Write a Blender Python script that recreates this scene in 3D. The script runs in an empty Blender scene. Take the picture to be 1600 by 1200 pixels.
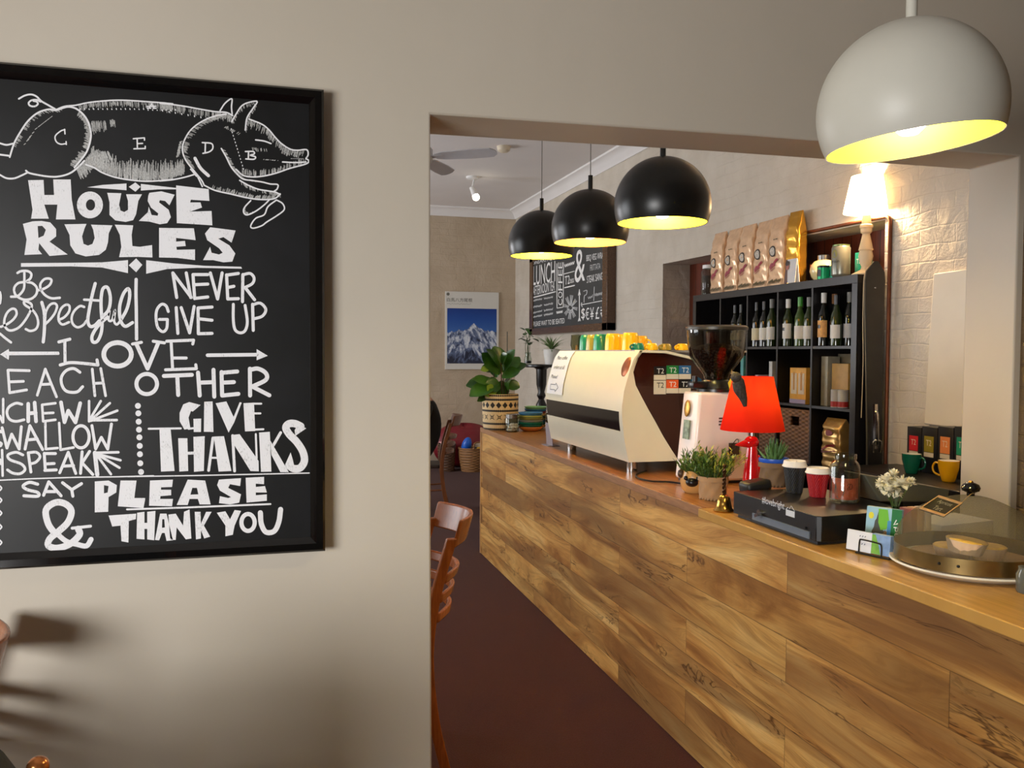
import bpy, bmesh, math, random
from mathutils import Vector, Matrix, Euler
random.seed(7)
R = math.radians
scene = bpy.context.scene
col = scene.collection

# ------------------------------------------------------------------ camera
EYE = Vector((0.0, 0.0, 1.55))
FPX, YAW, PITCH, ROLL = 1335.0, R(15.75), R(2.1), R(-0.28)
FW = Vector((math.sin(YAW)*math.cos(PITCH), math.cos(YAW)*math.cos(PITCH), -math.sin(PITCH)))
_r0 = Vector((math.cos(YAW), -math.sin(YAW), 0.0)); _u0 = _r0.cross(FW)
RT = _r0*math.cos(ROLL) - _u0*math.sin(ROLL)
UP = _r0*math.sin(ROLL) + _u0*math.cos(ROLL)
cam_data = bpy.data.cameras.new('camera')
cam_data.sensor_width = 36.0
cam_data.lens = FPX*36.0/1600.0
cam_data.clip_start = 0.05
cam = bpy.data.objects.new('camera', cam_data)
cam.matrix_world = Matrix(((RT.x, UP.x, -FW.x, EYE.x), (RT.y, UP.y, -FW.y, EYE.y), (RT.z, UP.z, -FW.z, EYE.z), (0, 0, 0, 1)))
col.objects.link(cam)
scene.camera = cam

# ------------------------------------------------------------------ colour management, world, daylight
vs = scene.view_settings
vs.view_transform = 'Standard'; vs.look = 'None'; vs.gamma = 1.0; vs.use_curve_mapping = False
vs.exposure = 0.0
world = bpy.data.worlds.new('daylight'); scene.world = world
world.use_nodes = True
world.node_tree.nodes['Background'].inputs[0].default_value = (0.75, 0.86, 1.0, 1)
world.node_tree.nodes['Background'].inputs[1].default_value = 0.3

def area(name, loc, target, sx, sy, power, rgb, spread=180):
    d = bpy.data.lights.new(name, 'AREA'); d.shape = 'RECTANGLE'; d.size = sx; d.size_y = sy
    d.energy = power; d.color = rgb; d.spread = R(spread)
    o = bpy.data.objects.new(name, d); o.location = loc
    o.rotation_euler = (Vector(target)-Vector(loc)).to_track_quat('-Z', 'Y').to_euler()
    col.objects.link(o); return o
# daylight entering through the windows of both rooms
area('daylight_street_window', (-2.38, -0.75, 1.38), (0.1, 2.5, 1.1), 1.7, 1.0, 70, (1.0, 0.985, 0.97), 125)
area('daylight_side_window', (-2.42, 5.6, 1.8), (3.0, 5.4, 1.2), 2.0, 1.5, 62, (0.95, 0.97, 1.0))
area('daylight_far_window', (-2.42, 9.4, 1.8), (3.0, 9.2, 1.7), 1.8, 1.5, 125, (0.97, 0.97, 1.0))

# ------------------------------------------------------------------ helpers
def at(px, py, X=None, Y=None, Z=None):
    d = FW + RT*((px-800)/FPX) - UP*((py-600)/FPX)
    if X is not None: t = (X-EYE.x)/d.x
    elif Y is not None: t = (Y-EYE.y)/d.y
    else: t = (Z-EYE.z)/d.z
    return EYE + d*t

def lin(c):
    return tuple((v/255/12.92 if v/255 <= 0.04045 else ((v/255+0.055)/1.055)**2.4) for v in c[:3]) + (1.0,)

class NT:
    def __init__(s, name):
        s.m = bpy.data.materials.new(name); s.m.use_nodes = True
        s.t = s.m.node_tree; s.b = s.t.nodes['Principled BSDF']; s.out = s.t.nodes['Material Output']
    def n(s, typ, **kw):
        nd = s.t.nodes.new(typ)
        for k, v in kw.items():
            if k.startswith('i_'): nd.inputs[int(k[2:]) if k[2:].isdigit() else k[2:].replace('_', ' ')].default_value = v
            else: setattr(nd, k, v)
        return nd
    def l(s, a, b): s.t.links.new(a, b)
    def math(s, op, a, b=None, c=None):
        nd = s.n('ShaderNodeMath', operation=op)
        for i, v in enumerate((a, b, c)):
            if v is None: continue
            if isinstance(v, (int, float)): nd.inputs[i].default_value = v
            else: s.l(v, nd.inputs[i])
        return nd.outputs[0]
    def ramp(s, fac, stops, interp='LINEAR'):
        nd = s.n('ShaderNodeValToRGB'); cr = nd.color_ramp; cr.interpolation = interp
        while len(cr.elements) < len(stops): cr.elements.new(0.5)
        for e, (p, c) in zip(cr.elements, stops): e.position = p; e.color = c
        s.l(fac, nd.inputs[0]); return nd.outputs[0]
    def mix(s, fac, a, b, mode='MIX'):
        nd = s.n('ShaderNodeMix', data_type='RGBA', blend_type=mode)
        for sock, v in ((nd.inputs[0], fac), (nd.inputs[6], a), (nd.inputs[7], b)):
            if isinstance(v, (int, float)): sock.default_value = v
            elif isinstance(v, tuple): sock.default_value = v
            else: s.l(v, sock)
        return nd.outputs[2]
    def noise(s, vec, scale, detail=3, rough=0.5, dist=0.0):
        nd = s.n('ShaderNodeTexNoise'); nd.inputs['Scale'].default_value = scale
        nd.inputs['Detail'].default_value = detail; nd.inputs['Roughness'].default_value = rough
        nd.inputs['Distortion'].default_value = dist
        if vec is not None: s.l(vec, nd.inputs['Vector'])
        return nd.outputs['Fac']
    def bump(s, h, strength=0.3, dist=0.01, normal=None):
        nd = s.n('ShaderNodeBump'); nd.inputs['Strength'].default_value = strength; nd.inputs['Distance'].default_value = dist
        s.l(h, nd.inputs['Height'])
        if normal is not None: s.l(normal, nd.inputs['Normal'])
        return nd.outputs[0]
    def pos(s): return s.n('ShaderNodeNewGeometry').outputs['Position']
    def obj(s): return s.n('ShaderNodeTexCoord').outputs['Object']
    def xyz(s, vec):
        nd = s.n('ShaderNodeSeparateXYZ'); s.l(vec, nd.inputs[0]); return nd.outputs
    def comb(s, x, y, z=0.0):
        nd = s.n('ShaderNodeCombineXYZ')
        for i, v in enumerate((x, y, z)):
            if isinstance(v, (int, float)): nd.inputs[i].default_value = v
            else: s.l(v, nd.inputs[i])
        return nd.outputs[0]

_M = {}
def mat(name, rgb, rough=0.5, metal=0.0, var=0.06, scale=14.0, bump=0.0, spec=0.5, coat=0.0, emit=None, sub=0):
    """plain surface with a slight procedural mottling"""
    if name in _M: return _M[name]
    k = NT(name); c = lin(rgb)
    if var or bump:
        nz = k.noise(k.obj(), scale, 4)
        lo = tuple(v*(1-var) for v in c[:3])+(1,); hi = tuple(min(1, v*(1+var)) for v in c[:3])+(1,)
        k.l(k.ramp(nz, [(0.3, lo), (0.7, hi)]), k.b.inputs['Base Color'])
        if bump: k.l(k.bump(nz, bump, 0.004), k.b.inputs['Normal'])
    else: k.b.inputs['Base Color'].default_value = c
    k.b.inputs['Roughness'].default_value = rough; k.b.inputs['Metallic'].default_value = metal
    k.b.inputs['Specular IOR Level'].default_value = spec
    k.b.inputs['Coat Weight'].default_value = coat
    if emit:
        k.b.inputs['Emission Color'].default_value = lin(emit[0]); k.b.inputs['Emission Strength'].default_value = emit[1]
    _M[name] = k.m; return k.m

def thin_glass(name, tint=(235, 240, 238), refl=1.0, cover=0.0, cover_rgb=(120, 120, 110)):
    if name in _M: return _M[name]
    k = NT(name)
    tr = k.n('ShaderNodeBsdfTransparent'); tr.inputs[0].default_value = lin(tint)
    gl = k.n('ShaderNodeBsdfGlossy'); gl.inputs['Roughness'].default_value = 0.04
    fr = k.n('ShaderNodeLayerWeight'); fr.inputs[0].default_value = 0.5
    f4 = k.math('POWER', fr.outputs['Facing'], 3.0)
    ms = k.n('ShaderNodeMixShader'); k.l(k.math('MULTIPLY_ADD', f4, 0.45*refl, 0.035*refl), ms.inputs[0])
    k.l(tr.outputs[0], ms.inputs[1]); k.l(gl.outputs[0], ms.inputs[2])
    last = ms.outputs[0]
    if cover:
        df = k.n('ShaderNodeBsdfDiffuse'); df.inputs[0].default_value = lin(cover_rgb)
        m2 = k.n('ShaderNodeMixShader'); m2.inputs[0].default_value = cover
        k.l(last, m2.inputs[1]); k.l(df.outputs[0], m2.inputs[2]); last = m2.outputs[0]
    k.l(last, k.out.inputs[0]); _M[name] = k.m; return k.m

def smooth_pts(pts, sub=6, closed=False):
    P = [Vector(p) for p in pts]; n = len(P)
    if n < 3: return P
    out = []
    rng = range(n if closed else n-1)
    for i in rng:
        p0 = P[(i-1) % n] if (closed or i > 0) else P[0]*2-P[1]
        p1 = P[i]; p2 = P[(i+1) % n]
        p3 = P[(i+2) % n] if (closed or i+2 < n) else P[-1]*2-P[-2]
        for j in range(sub):
            t = j/sub
            out.append(0.5*((2*p1)+(p2-p0)*t+(2*p0-5*p1+4*p2-p3)*t*t+(3*p1-p0-3*p2+p3)*t**3))
    if not closed: out.append(P[-1])
    return out

LAY = [0]                 # successive brush strokes lie a hair in front of one another
class MB:
    def __init__(s): s.bm = bmesh.new()
    def _x(s, verts, M):
        for v in verts: v.co = M @ v.co
    def box(s, c, d, rot=None, bev=0.0, seg=2):
        r = bmesh.ops.create_cube(s.bm, size=1.0); vs_ = r['verts']
        for v in vs_: v.co = Vector((v.co.x*d[0], v.co.y*d[1], v.co.z*d[2]))
        if bev:
            es = list({e for v in vs_ for e in v.link_edges})
            rr = bmesh.ops.bevel(s.bm, geom=es, offset=bev, segments=seg, affect='EDGES', profile=0.5)
            vs_ = list({v for f in rr['faces'] for v in f.verts} | {v for v in vs_ if v.is_valid})
        M = Matrix.Translation(c) @ (Euler(rot).to_matrix().to_4x4() if rot else Matrix.Identity(4))
        s._x(vs_, M); return s
    def bb(s, x0, x1, y0, y1, z0, z1, bev=0.0):
        return s.box(((x0+x1)/2, (y0+y1)/2, (z0+z1)/2), (x1-x0, y1-y0, z1-z0), None, bev)
    def cyl(s, p0, p1, r0, r1=None, n=20, caps=True):
        p0, p1 = Vector(p0), Vector(p1); r1 = r0 if r1 is None else r1
        d = p1-p0; q = d.to_track_quat('Z', 'Y').to_matrix().to_4x4()
        r = bmesh.ops.create_cone(s.bm, cap_ends=caps, segments=n, radius1=r0, radius2=r1, depth=d.length)
        s._x(r['verts'], Matrix.Translation((p0+p1)/2) @ q); return s
    def lathe(s, prof, n=32, c=(0, 0, 0), M=None, sx=1.0, sy=1.0):
        rings = []
        for (r, z) in prof:
            if r < 1e-6: rings.append([s.bm.verts.new((0, 0, z))])
            else: rings.append([s.bm.verts.new((r*math.cos(2*math.pi*i/n)*sx, r*math.sin(2*math.pi*i/n)*sy, z)) for i in range(n)])
        for a, b in zip(rings, rings[1:]):
            if len(a) == 1 and len(b) == 1: continue
            for i in range(n):
                j = (i+1) % n
                if len(a) == 1: s.bm.faces.new((a[0], b[j], b[i]))
                elif len(b) == 1: s.bm.faces.new((a[i], a[j], b[0]))
                else: s.bm.faces.new((a[i], a[j], b[j], b[i]))
        T = Matrix.Translation(c) @ (M.to_4x4() if M is not None else Matrix.Identity(4))
        s._x([v for r in rings for v in r], T); return s
    def tube(s, pts, r, n=8, closed=False, caps=True, sm=0):
        P = smooth_pts(pts, sm, closed) if sm else [Vector(p) for p in pts]
        rad = r if isinstance(r, (list, tuple)) else None
        N = len(P); rings = []; prev = None
        for i, p in enumerate(P):
            a = P[i-1] if (i > 0 or closed) else p; b = P[(i+1) % N] if (i < N-1 or closed) else p
            t = (b-a)
            if t.length < 1e-9: t = Vector((0, 0, 1))
            t.normalize()
            if prev is None:
                u = t.orthogonal().normalized()
            else:
                u = prev-t*prev.dot(t)
                u = u.normalized() if u.length > 1e-6 else t.orthogonal().normalized()
            prev = u; w = t.cross(u)
            if rad is None: rr = r
            else:
                f = i/(N-1)*(len(rad)-1); k = min(int(f), len(rad)-2); rr = rad[k]+(rad[k+1]-rad[k])*(f-k)
            rings.append([s.bm.verts.new(p+(u*math.cos(2*math.pi*j/n)+w*math.sin(2*math.pi*j/n))*rr) for j in range(n)])
        rng = range(N if closed else N-1)
        for i in rng:
            A, B = rings[i], rings[(i+1) % N]
            for j in range(n):
                q = (j+1) % n
                s.bm.faces.new((A[j], A[q], B[q], B[j]))
        if caps and not closed:
            s.bm.faces.new(list(reversed(rings[0]))); s.bm.faces.new(rings[-1])
        return s
    def prism(s, pts, a, b, plane='yz'):
        """outline extruded along the remaining axis from a to b"""
        def v(p, h):
            return {'yz': (h, p[0], p[1]), 'xz': (p[0], h, p[1]), 'xy': (p[0], p[1], h)}[plane]
        A = [s.bm.verts.new(v(p, a)) for p in pts]; B = [s.bm.verts.new(v(p, b)) for p in pts]
        fs = [s.bm.faces.new(A), s.bm.faces.new(list(reversed(B)))]
        for i in range(len(pts)):
            j = (i+1) % len(pts); fs.append(s.bm.faces.new((A[j], A[i], B[i], B[j])))
        bmesh.ops.recalc_face_normals(s.bm, faces=fs)
        return s
    def sphere(s, c, r, sc=(1, 1, 1), rot=None, u=20, v=12):
        rr = bmesh.ops.create_uvsphere(s.bm, u_segments=u, v_segments=v, radius=r)
        M = Matrix.Translation(c) @ (Euler(rot).to_matrix().to_4x4() if rot else Matrix.Identity(4)) @ Matrix.Diagonal((sc[0], sc[1], sc[2], 1))
        s._x(rr['verts'], M); return s
    def ico(s, c, r, sub=1, sc=(1, 1, 1)):
        rr = bmesh.ops.create_icosphere(s.bm, subdivisions=sub, radius=r)
        s._x(rr['verts'], Matrix.Translation(c) @ Matrix.Diagonal((sc[0], sc[1], sc[2], 1))); return s
    def face(s, pts):
        return s.bm.faces.new([s.bm.verts.new(p) for p in pts])
    def grid(s, fn, nu, nv):
        g = [[s.bm.verts.new(fn(i/nu, j/nv)) for j in range(nv+1)] for i in range(nu+1)]
        for i in range(nu):
            for j in range(nv): s.bm.faces.new((g[i][j], g[i+1][j], g[i+1][j+1], g[i][j+1]))
        return s
    def addmesh(s, me, fn):
        vs_ = [s.bm.verts.new(fn(v.co)) for v in me.vertices]
        for p in me.polygons:
            try: s.bm.faces.new([vs_[i] for i in p.vertices])
            except ValueError: pass
        return s
    def text(s, txt, o, right, up, h, w=None, align='L', gap=None):
        """lettering laid on a plane: o = lower left (or lower centre) point, h = cap height, w = total width"""
        cu = bpy.data.curves.new('t', 'FONT'); cu.body = txt; cu.size = 1.0; cu.resolution_u = 3
        if gap: cu.space_character = gap
        ob = bpy.data.objects.new('t', cu); col.objects.link(ob)
        dg = bpy.context.evaluated_depsgraph_get(); me = bpy.data.meshes.new_from_object(ob.evaluated_get(dg))
        if len(me.vertices):
            xs = [v.co.x for v in me.vertices]; ys = [v.co.y for v in me.vertices]
            x0, x1 = min(xs), max(xs); y0, y1 = min(ys), max(ys)
            sy = h/max(1e-6, y1-y0); sx = (w/(x1-x0)) if w else sy
            o = Vector(o); right = Vector(right).normalized(); up = Vector(up).normalized()
            sh = (x1-x0)*sx/2 if align == 'C' else 0
            s.addmesh(me, lambda c: o+right*((c.x-x0)*sx-sh)+up*((c.y-y0)*sy))
        bpy.data.objects.remove(ob); bpy.data.meshes.remove(me); bpy.data.curves.remove(cu)
        return s
    def fill(s, loops, fn):
        cu = bpy.data.curves.new('f', 'CURVE'); cu.dimensions = '2D'; cu.fill_mode = 'BOTH'
        for lp in loops:
            sp = cu.splines.new('POLY'); sp.points.add(len(lp)-1); sp.use_cyclic_u = True
            for p, q in zip(sp.points, lp): p.co = (q[0]/100, q[1]/100, 0, 1)
        ob = bpy.data.objects.new('f', cu); col.objects.link(ob)
        dg = bpy.context.evaluated_depsgraph_get(); me = bpy.data.meshes.new_from_object(ob.evaluated_get(dg))
        s.addmesh(me, lambda c: fn(c.x*100, c.y*100))
        bpy.data.objects.remove(ob); bpy.data.meshes.remove(me); bpy.data.curves.remove(cu)
        return s
    def stroke(s, pts, w, fn, sm=True, w1=None):
        P = smooth_pts([(p[0], p[1], 0) for p in pts], 5) if (sm and len(pts) > 2) else [Vector((p[0], p[1], 0)) for p in pts]
        N = len(P); w1 = w if w1 is None else w1; LAY[0] += 1
        L = []; Rr = []
        for i, p in enumerate(P):
            t = P[min(i+1, N-1)]-P[max(i-1, 0)]
            if t.length < 1e-6: t = Vector((1, 0, 0))
            t.normalize(); nn = Vector((-t.y, t.x, 0)); ww = (w+(w1-w)*i/max(1, N-1))/2
            L.append(p+nn*ww); Rr.append(p-nn*ww)
        lv = [s.bm.verts.new(fn(p.x, p.y)) for p in L]; rv = [s.bm.verts.new(fn(p.x, p.y)) for p in Rr]
        for i in range(N-1): s.bm.faces.new((lv[i], rv[i], rv[i+1], lv[i+1]))
        for p, ww in ((P[0], w/2), (P[-1], w1/2)):
            LAY[0] += 1
            s.bm.faces.new([s.bm.verts.new(fn(p.x+ww*math.cos(a*math.pi/5), p.y+ww*math.sin(a*math.pi/5))) for a in range(10)])
        return s
    def build(s, name, m, parent=None, loc=(0, 0, 0), rotz=0.0, angle=40, bevel=0.0, rot=None, flat=False):
        bmesh.ops.recalc_face_normals(s.bm, faces=s.bm.faces[:])
        me = bpy.data.meshes.new(name); s.bm.to_mesh(me); s.bm.free()
        if not flat:
            for p in me.polygons: p.use_smooth = True
            me.set_sharp_from_angle(angle=R(angle))
        for mm in (m if isinstance(m, (list, tuple)) else [m]): me.materials.append(mm)
        o = bpy.data.objects.new(name, me); col.objects.link(o)
        o.location = loc; o.rotation_euler = rot if rot else (0, 0, rotz)
        if parent is not None: o.parent = parent
        if bevel:
            md = o.modifiers.new('bevel', 'BEVEL'); md.width = bevel; md.segments = 2; md.limit_method = 'ANGLE'
        return o

def tag(o, label=None, cat=None, group=None, kind=None):
    if label: o['label'] = label
    if cat: o['category'] = cat
    if group: o['group'] = group
    if kind: o['kind'] = kind
    return o
def thing(name, label, cat, loc=(0, 0, 0), rotz=0.0, group=None):
    o = bpy.data.objects.new(name, None); o.empty_display_size = 0.05; col.objects.link(o)
    o.location = loc; o.rotation_euler = (0, 0, rotz)
    return tag(o, label, cat, group)
def struct(o): o['kind'] = 'structure'; return o
def copy_tree(o, parent=None):
    c = o.copy(); col.objects.link(c)
    if parent is not None: c.parent = parent
    for ch in list(o.children): copy_tree(ch, c)
    return c

# ------------------------------------------------------------------ surface materials
def plaster_mat():
    k = NT('warm_grey_paint'); p = k.pos()
    n1 = k.noise(p, 1.1, 4); n2 = k.noise(p, 60, 3); n3 = k.noise(p, 6, 4)
    k.l(k.ramp(n1, [(0.3, lin((203, 194, 178))), (0.7, lin((210, 201, 186)))]), k.b.inputs['Base Color'])
    k.b.inputs['Roughness'].default_value = 0.55; k.b.inputs['Specular IOR Level'].default_value = 0.3
    b = k.bump(n3, 0.12, 0.02); k.l(k.bump(n2, 0.08, 0.002, b), k.b.inputs['Normal'])
    return k.m
def brick_mat(name, axis, rgb, rgb2, strength=0.62):
    k = NT(name); p = k.pos(); x = k.xyz(p)
    wob = k.noise(p, 2.5, 3)
    u = k.math('ADD', x[0] if axis == 'y' else x[1], k.math('MULTIPLY', wob, 0.10))
    v = k.math('ADD', x[2], k.math('MULTIPLY', k.noise(p, 3.1, 2), 0.06))
    br = k.n('ShaderNodeTexBrick'); k.l(k.comb(u, v), br.inputs['Vector'])
    br.inputs['Scale'].default_value = 1.0; br.inputs['Mortar Size'].default_value = 0.006
    br.inputs['Mortar Smooth'].default_value = 0.8; br.inputs['Brick Width'].default_value = 0.24; br.inputs['Row Height'].default_value = 0.086
    br.inputs['Color1'].default_value = (1, 1, 1, 1); br.inputs['Color2'].default_value = (0.75, 0.75, 0.75, 1); br.inputs['Mortar'].default_value = (0.0, 0, 0, 1)
    patch = k.ramp(k.noise(p, 0.9, 4, 0.6), [(0.44, (0.18, .18, .18, 1)), (0.72, (0.8, .8, .8, 1))])
    h = k.math('MULTIPLY', br.outputs['Color'], patch)
    h = k.math('MULTIPLY', h, 0.55)
    h = k.math('ADD', h, k.math('MULTIPLY', k.noise(p, 5, 6, 0.62, 0.6), 2.4))
    h = k.math('ADD', h, k.math('MULTIPLY', k.noise(p, 38, 3), 0.25))
    k.l(k.ramp(k.noise(p, 3.5, 5), [(0.3, lin(rgb)), (0.7, lin(rgb2))]), k.b.inputs['Base Color'])
    k.l(k.bump(h, strength, 0.016), k.b.inputs['Normal'])
    k.b.inputs['Roughness'].default_value = 0.6; k.b.inputs['Specular IOR Level'].default_value = 0.3
    return k.m
def carpet_mat():
    k = NT('maroon_carpet'); p = k.pos()
    n1 = k.noise(p, 240, 2); n2 = k.noise(p, 2.5, 3)
    c = k.mix(k.math('MULTIPLY', n2, 0.6), lin((58, 24, 17)), lin((68, 31, 23)))
    c = k.mix(0.5, c, k.ramp(n1, [(0.3, lin((44, 17, 12))), (0.7, lin((84, 42, 34)))]))
    k.l(c, k.b.inputs['Base Color']); k.b.inputs['Roughness'].default_value = 0.95; k.b.inputs['Specular IOR Level'].default_value = 0.1
    k.b.inputs['Sheen Weight'].default_value = 0.06
    k.l(k.bump(n1, 0.5, 0.006), k.b.inputs['Normal'])
    return k.m
def plank_mat():
    """figured timber cladding boards: 0.14 m rows, 1.333 m long, joints staggered by half"""
    k = NT('figured_timber_cladding'); p = k.pos(); x = k.xyz(p)
    v = k.math('DIVIDE', k.math('SUBTRACT', x[2], 0.10), 0.14); row = k.math('FLOOR', v)
    par = k.math('MODULO', k.math('ADD', row, 10), 2)
    u = k.math('ADD', k.math('DIVIDE', k.math('SUBTRACT', x[1], 2.312), 1.333), k.math('MULTIPLY', k.math('SUBTRACT', 1, par), 0.5))
    cl = k.math('FLOOR', u)
    wn = k.n('ShaderNodeTexWhiteNoise', noise_dimensions='2D'); k.l(k.comb(row, cl), wn.inputs['Vector'])
    rc = k.n('ShaderNodeSeparateColor'); k.l(wn.outputs['Color'], rc.inputs[0])
    r0, r1, r2 = rc.outputs
    gx = k.math('ADD', k.math('MULTIPLY', x[1], 0.8), k.math('MULTIPLY', r0, 31.0))
    gy = k.math('ADD', k.math('MULTIPLY', x[2], 5.0), k.math('MULTIPLY', r1, 23.0))
    base = k.comb(gx, gy, k.math('MULTIPLY', r2, 9.0))
    warp = k.noise(base, 0.9, 2, 0.5)
    gy2 = k.math('ADD', gy, k.math('MULTIPLY', k.math('SUBTRACT', warp, 0.5), 1.7))
    vec = k.comb(gx, gy2, k.math('MULTIPLY', r2, 9.0))
    n1 = k.noise(vec, 1.55, 7, 0.6, 0.7)
    c = k.ramp(n1, [(0.24, lin((104, 66, 32))), (0.37, lin((160, 108, 54))), (0.46, lin((194, 142, 76))), (0.57, lin((216, 168, 96))), (0.72, lin((230, 192, 124)))])
    # broad smoky heartwood zones
    hz = k.noise(vec, 0.8, 3, 0.5, 0.5)
    c = k.mix(k.ramp(hz, [(0.45, (0, 0, 0, 1)), (0.60, (0.72, .72, .72, 1))]), c, lin((122, 86, 52)))
    # growth-ring bands
    wv = k.n('ShaderNodeTexNoise'); k.l(k.comb(k.math('MULTIPLY', gx, 0.55), k.math('MULTIPLY', gy2, 3.0), 1.7), wv.inputs['Vector'])
    wv.inputs['Scale'].default_value = 2.6; wv.inputs['Detail'].default_value = 4; wv.inputs['Distortion'].default_value = 0.6
    c = k.mix(k.ramp(wv.outputs['Fac'], [(0.38, (0.42, .42, .42, 1)), (0.50, (0, 0, 0, 1))]), c, lin((138, 92, 48)))
    # fine pores and dark mineral streaks
    fg = k.noise(k.comb(k.math('MULTIPLY', gx, 4.0), k.math('MULTIPLY', gy2, 34.0), 0.0), 3.0, 3)
    c = k.mix(k.ramp(fg, [(0.35, (0.30, .30, .30, 1)), (0.55, (0, 0, 0, 1))]), c, lin((120, 78, 40)))
    st = k.math('ABSOLUTE', k.math('SUBTRACT', k.noise(vec, 1.7, 4, 0.6, 1.6), 0.5))
    msk = k.ramp(k.noise(base, 1.6, 2), [(0.50, (0, 0, 0, 1)), (0.60, (1, 1, 1, 1))])
    sm = k.math('MULTIPLY', k.ramp(st, [(0.0, (0.9, .9, .9, 1)), (0.018, (0, 0, 0, 1))]), msk)
    c = k.mix(sm, c, lin((74, 44, 22)))
    c = k.mix(1.0, c, k.ramp(r2, [(0.0, (0.84, .81, .78, 1)), (0.5, (1.0, 1.0, 0.98, 1)), (1.0, (1.16, 1.15, 1.13, 1))]), 'MULTIPLY')
    fv = k.math('ABSOLUTE', k.math('SUBTRACT', k.math('FRACT', v), 0.5)); fu = k.math('ABSOLUTE', k.math('SUBTRACT', k.math('FRACT', u), 0.5))
    seam = k.math('MAXIMUM', k.math('GREATER_THAN', fv, 0.489), k.math('GREATER_THAN', fu, 0.4988))
    c = k.mix(k.math('MULTIPLY', seam, 0.55), c, lin((66, 42, 24)))
    k.l(c, k.b.inputs['Base Color']); k.b.inputs['Roughness'].default_value = 0.36; k.b.inputs['Specular IOR Level'].default_value = 0.45
    k.l(k.bump(k.math('SUBTRACT', 1, seam), 0.25, 0.003), k.b.inputs['Normal'])
    return k.m
def timber_top(name, a, b, d, stave=0.05, rough=0.28):
    k = NT(name); p = k.pos(); x = k.xyz(p)
    r = k.math('FLOOR', k.math('DIVIDE', x[0], stave))
    off = k.n('ShaderNodeTexWhiteNoise', noise_dimensions='1D'); k.l(r, off.inputs['W'])
    cc = k.math('FLOOR', k.math('ADD', k.math('MULTIPLY', x[1], 1.7), k.math('MULTIPLY', off.outputs['Value'], 7)))
    wn = k.n('ShaderNodeTexWhiteNoise', noise_dimensions='2D'); k.l(k.comb(r, cc), wn.inputs['Vector'])
    g = k.noise(k.comb(k.math('MULTIPLY', x[0], 60), k.math('ADD', k.math('MULTIPLY', x[1], 3), k.math('MULTIPLY', wn.outputs['Value'], 9)), x[2]), 1.0, 4, 0.6, 0.5)
    c = k.ramp(g, [(0.3, lin(a)), (0.6, lin(b)), (0.8, lin(d))])
    c = k.mix(1.0, c, k.ramp(wn.outputs['Value'], [(0, (0.85, .83, .8, 1)), (1, (1.08, 1.06, 1.03, 1))]), 'MULTIPLY')
    k.l(c, k.b.inputs['Base Color']); k.b.inputs['Roughness'].default_value = rough
    k.b.inputs['Specular IOR Level'].default_value = 0.5
    return k.m
def wood(name, a, b, rough=0.35, axis=2, scale=9.0):
    if name in _M: return _M[name]
    k = NT(name); x = k.xyz(k.obj())
    s = [k.math('MULTIPLY', x[i], 1.0 if i == axis else 8.0) for i in range(3)]
    g = k.noise(k.comb(*s), scale, 4, 0.6, 0.6)
    k.l(k.ramp(g, [(0.3, lin(a)), (0.7, lin(b))]), k.b.inputs['Base Color'])
    k.b.inputs['Roughness'].default_value = rough; _M[name] = k.m; return k.m
def wicker(name, a, b, su=90.0, sv=110.0):
    if name in _M: return _M[name]
    k = NT(name); x = k.xyz(k.obj())
    ang = k.math('MULTIPLY', k.math('ARCTAN2', x[1], x[0]), 7.0)
    w1 = k.math('SINE', k.math('MULTIPLY', k.math('ADD', x[1], x[0]), su)); w2 = k.math('SINE', k.math('MULTIPLY', x[2], sv*2.2))
    chk = k.math('MULTIPLY', w1, w2)
    f = k.math('MULTIPLY_ADD', chk, 0.5, 0.5)
    c = k.mix(k.noise(k.obj(), 30, 3), lin(a), lin(b))
    c = k.mix(k.math('MULTIPLY', k.math('SUBTRACT', 1, f), 0.65), c, lin(tuple(v*0.45 for v in a)))
    k.l(c, k.b.inputs['Base Color']); k.b.inputs['Roughness'].default_value = 0.6
    k.l(k.bump(f, 0.8, 0.006), k.b.inputs['Normal']); _M[name] = k.m; return k.m

PAINT = plaster_mat()
BRICK_X = brick_mat('painted_brick_side', 'x', (200, 190, 174), (214, 206, 192))
BRICK_Y = brick_mat('painted_brick_end', 'y', (182, 164, 140), (196, 179, 156), 0.5)
BRICK_F = brick_mat('rough_brown_brick', 'x', (92, 74, 54), (118, 98, 72), 0.9)
CARPET = carpet_mat()
CEIL = mat('ceiling_white', (232, 228, 226), 0.8, var=0.02, scale=2)
CORN = mat('cornice_white', (240, 238, 236), 0.6, var=0.02, scale=3)
BLACKWOOD = wood('black_brown_laminate', (24, 22, 23), (33, 31, 32), 0.32)
CHROME = mat('brushed_steel', (205, 205, 205), 0.18, 1.0, var=0.03)
BRASS = mat('brass', (196, 150, 72), 0.22, 1.0, var=0.05)
COPPER = mat('copper', (176, 102, 64), 0.35, 1.0, var=0.1)
BLK = mat('satin_black', (18, 18, 19), 0.3, var=0.05)
BLKM = mat('matt_black', (22, 22, 22), 0.6, var=0.08)
WHT = mat('clean_white', (240, 240, 238), 0.5, var=0.02)
CREAM = mat('cream_enamel', (235, 230, 206), 0.2, var=0.01, coat=0.3)
CHALKW = mat('white_lettering', (238, 238, 236), 0.7, var=0.03)
PAPER = mat('white_paper', (232, 234, 240), 0.8, var=0.02)
CHAIRW = wood('honey_chair_timber', (140, 74, 30), (176, 98, 44), 0.25)
CHAIRD = wood('dark_chair_timber', (104, 60, 34), (134, 82, 48), 0.3)

# ------------------------------------------------------------------ the two rooms
CZ = 3.53
m = MB(); m.bb(-3.0, 3.75, -2.3, 11.9, -0.12, 0.0); struct(m.build('floor', CARPET))
m = MB(); m.bb(-3.0, 3.75, -2.3, 11.9, CZ, CZ+0.12); struct(m.build('ceiling', CEIL))
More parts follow.
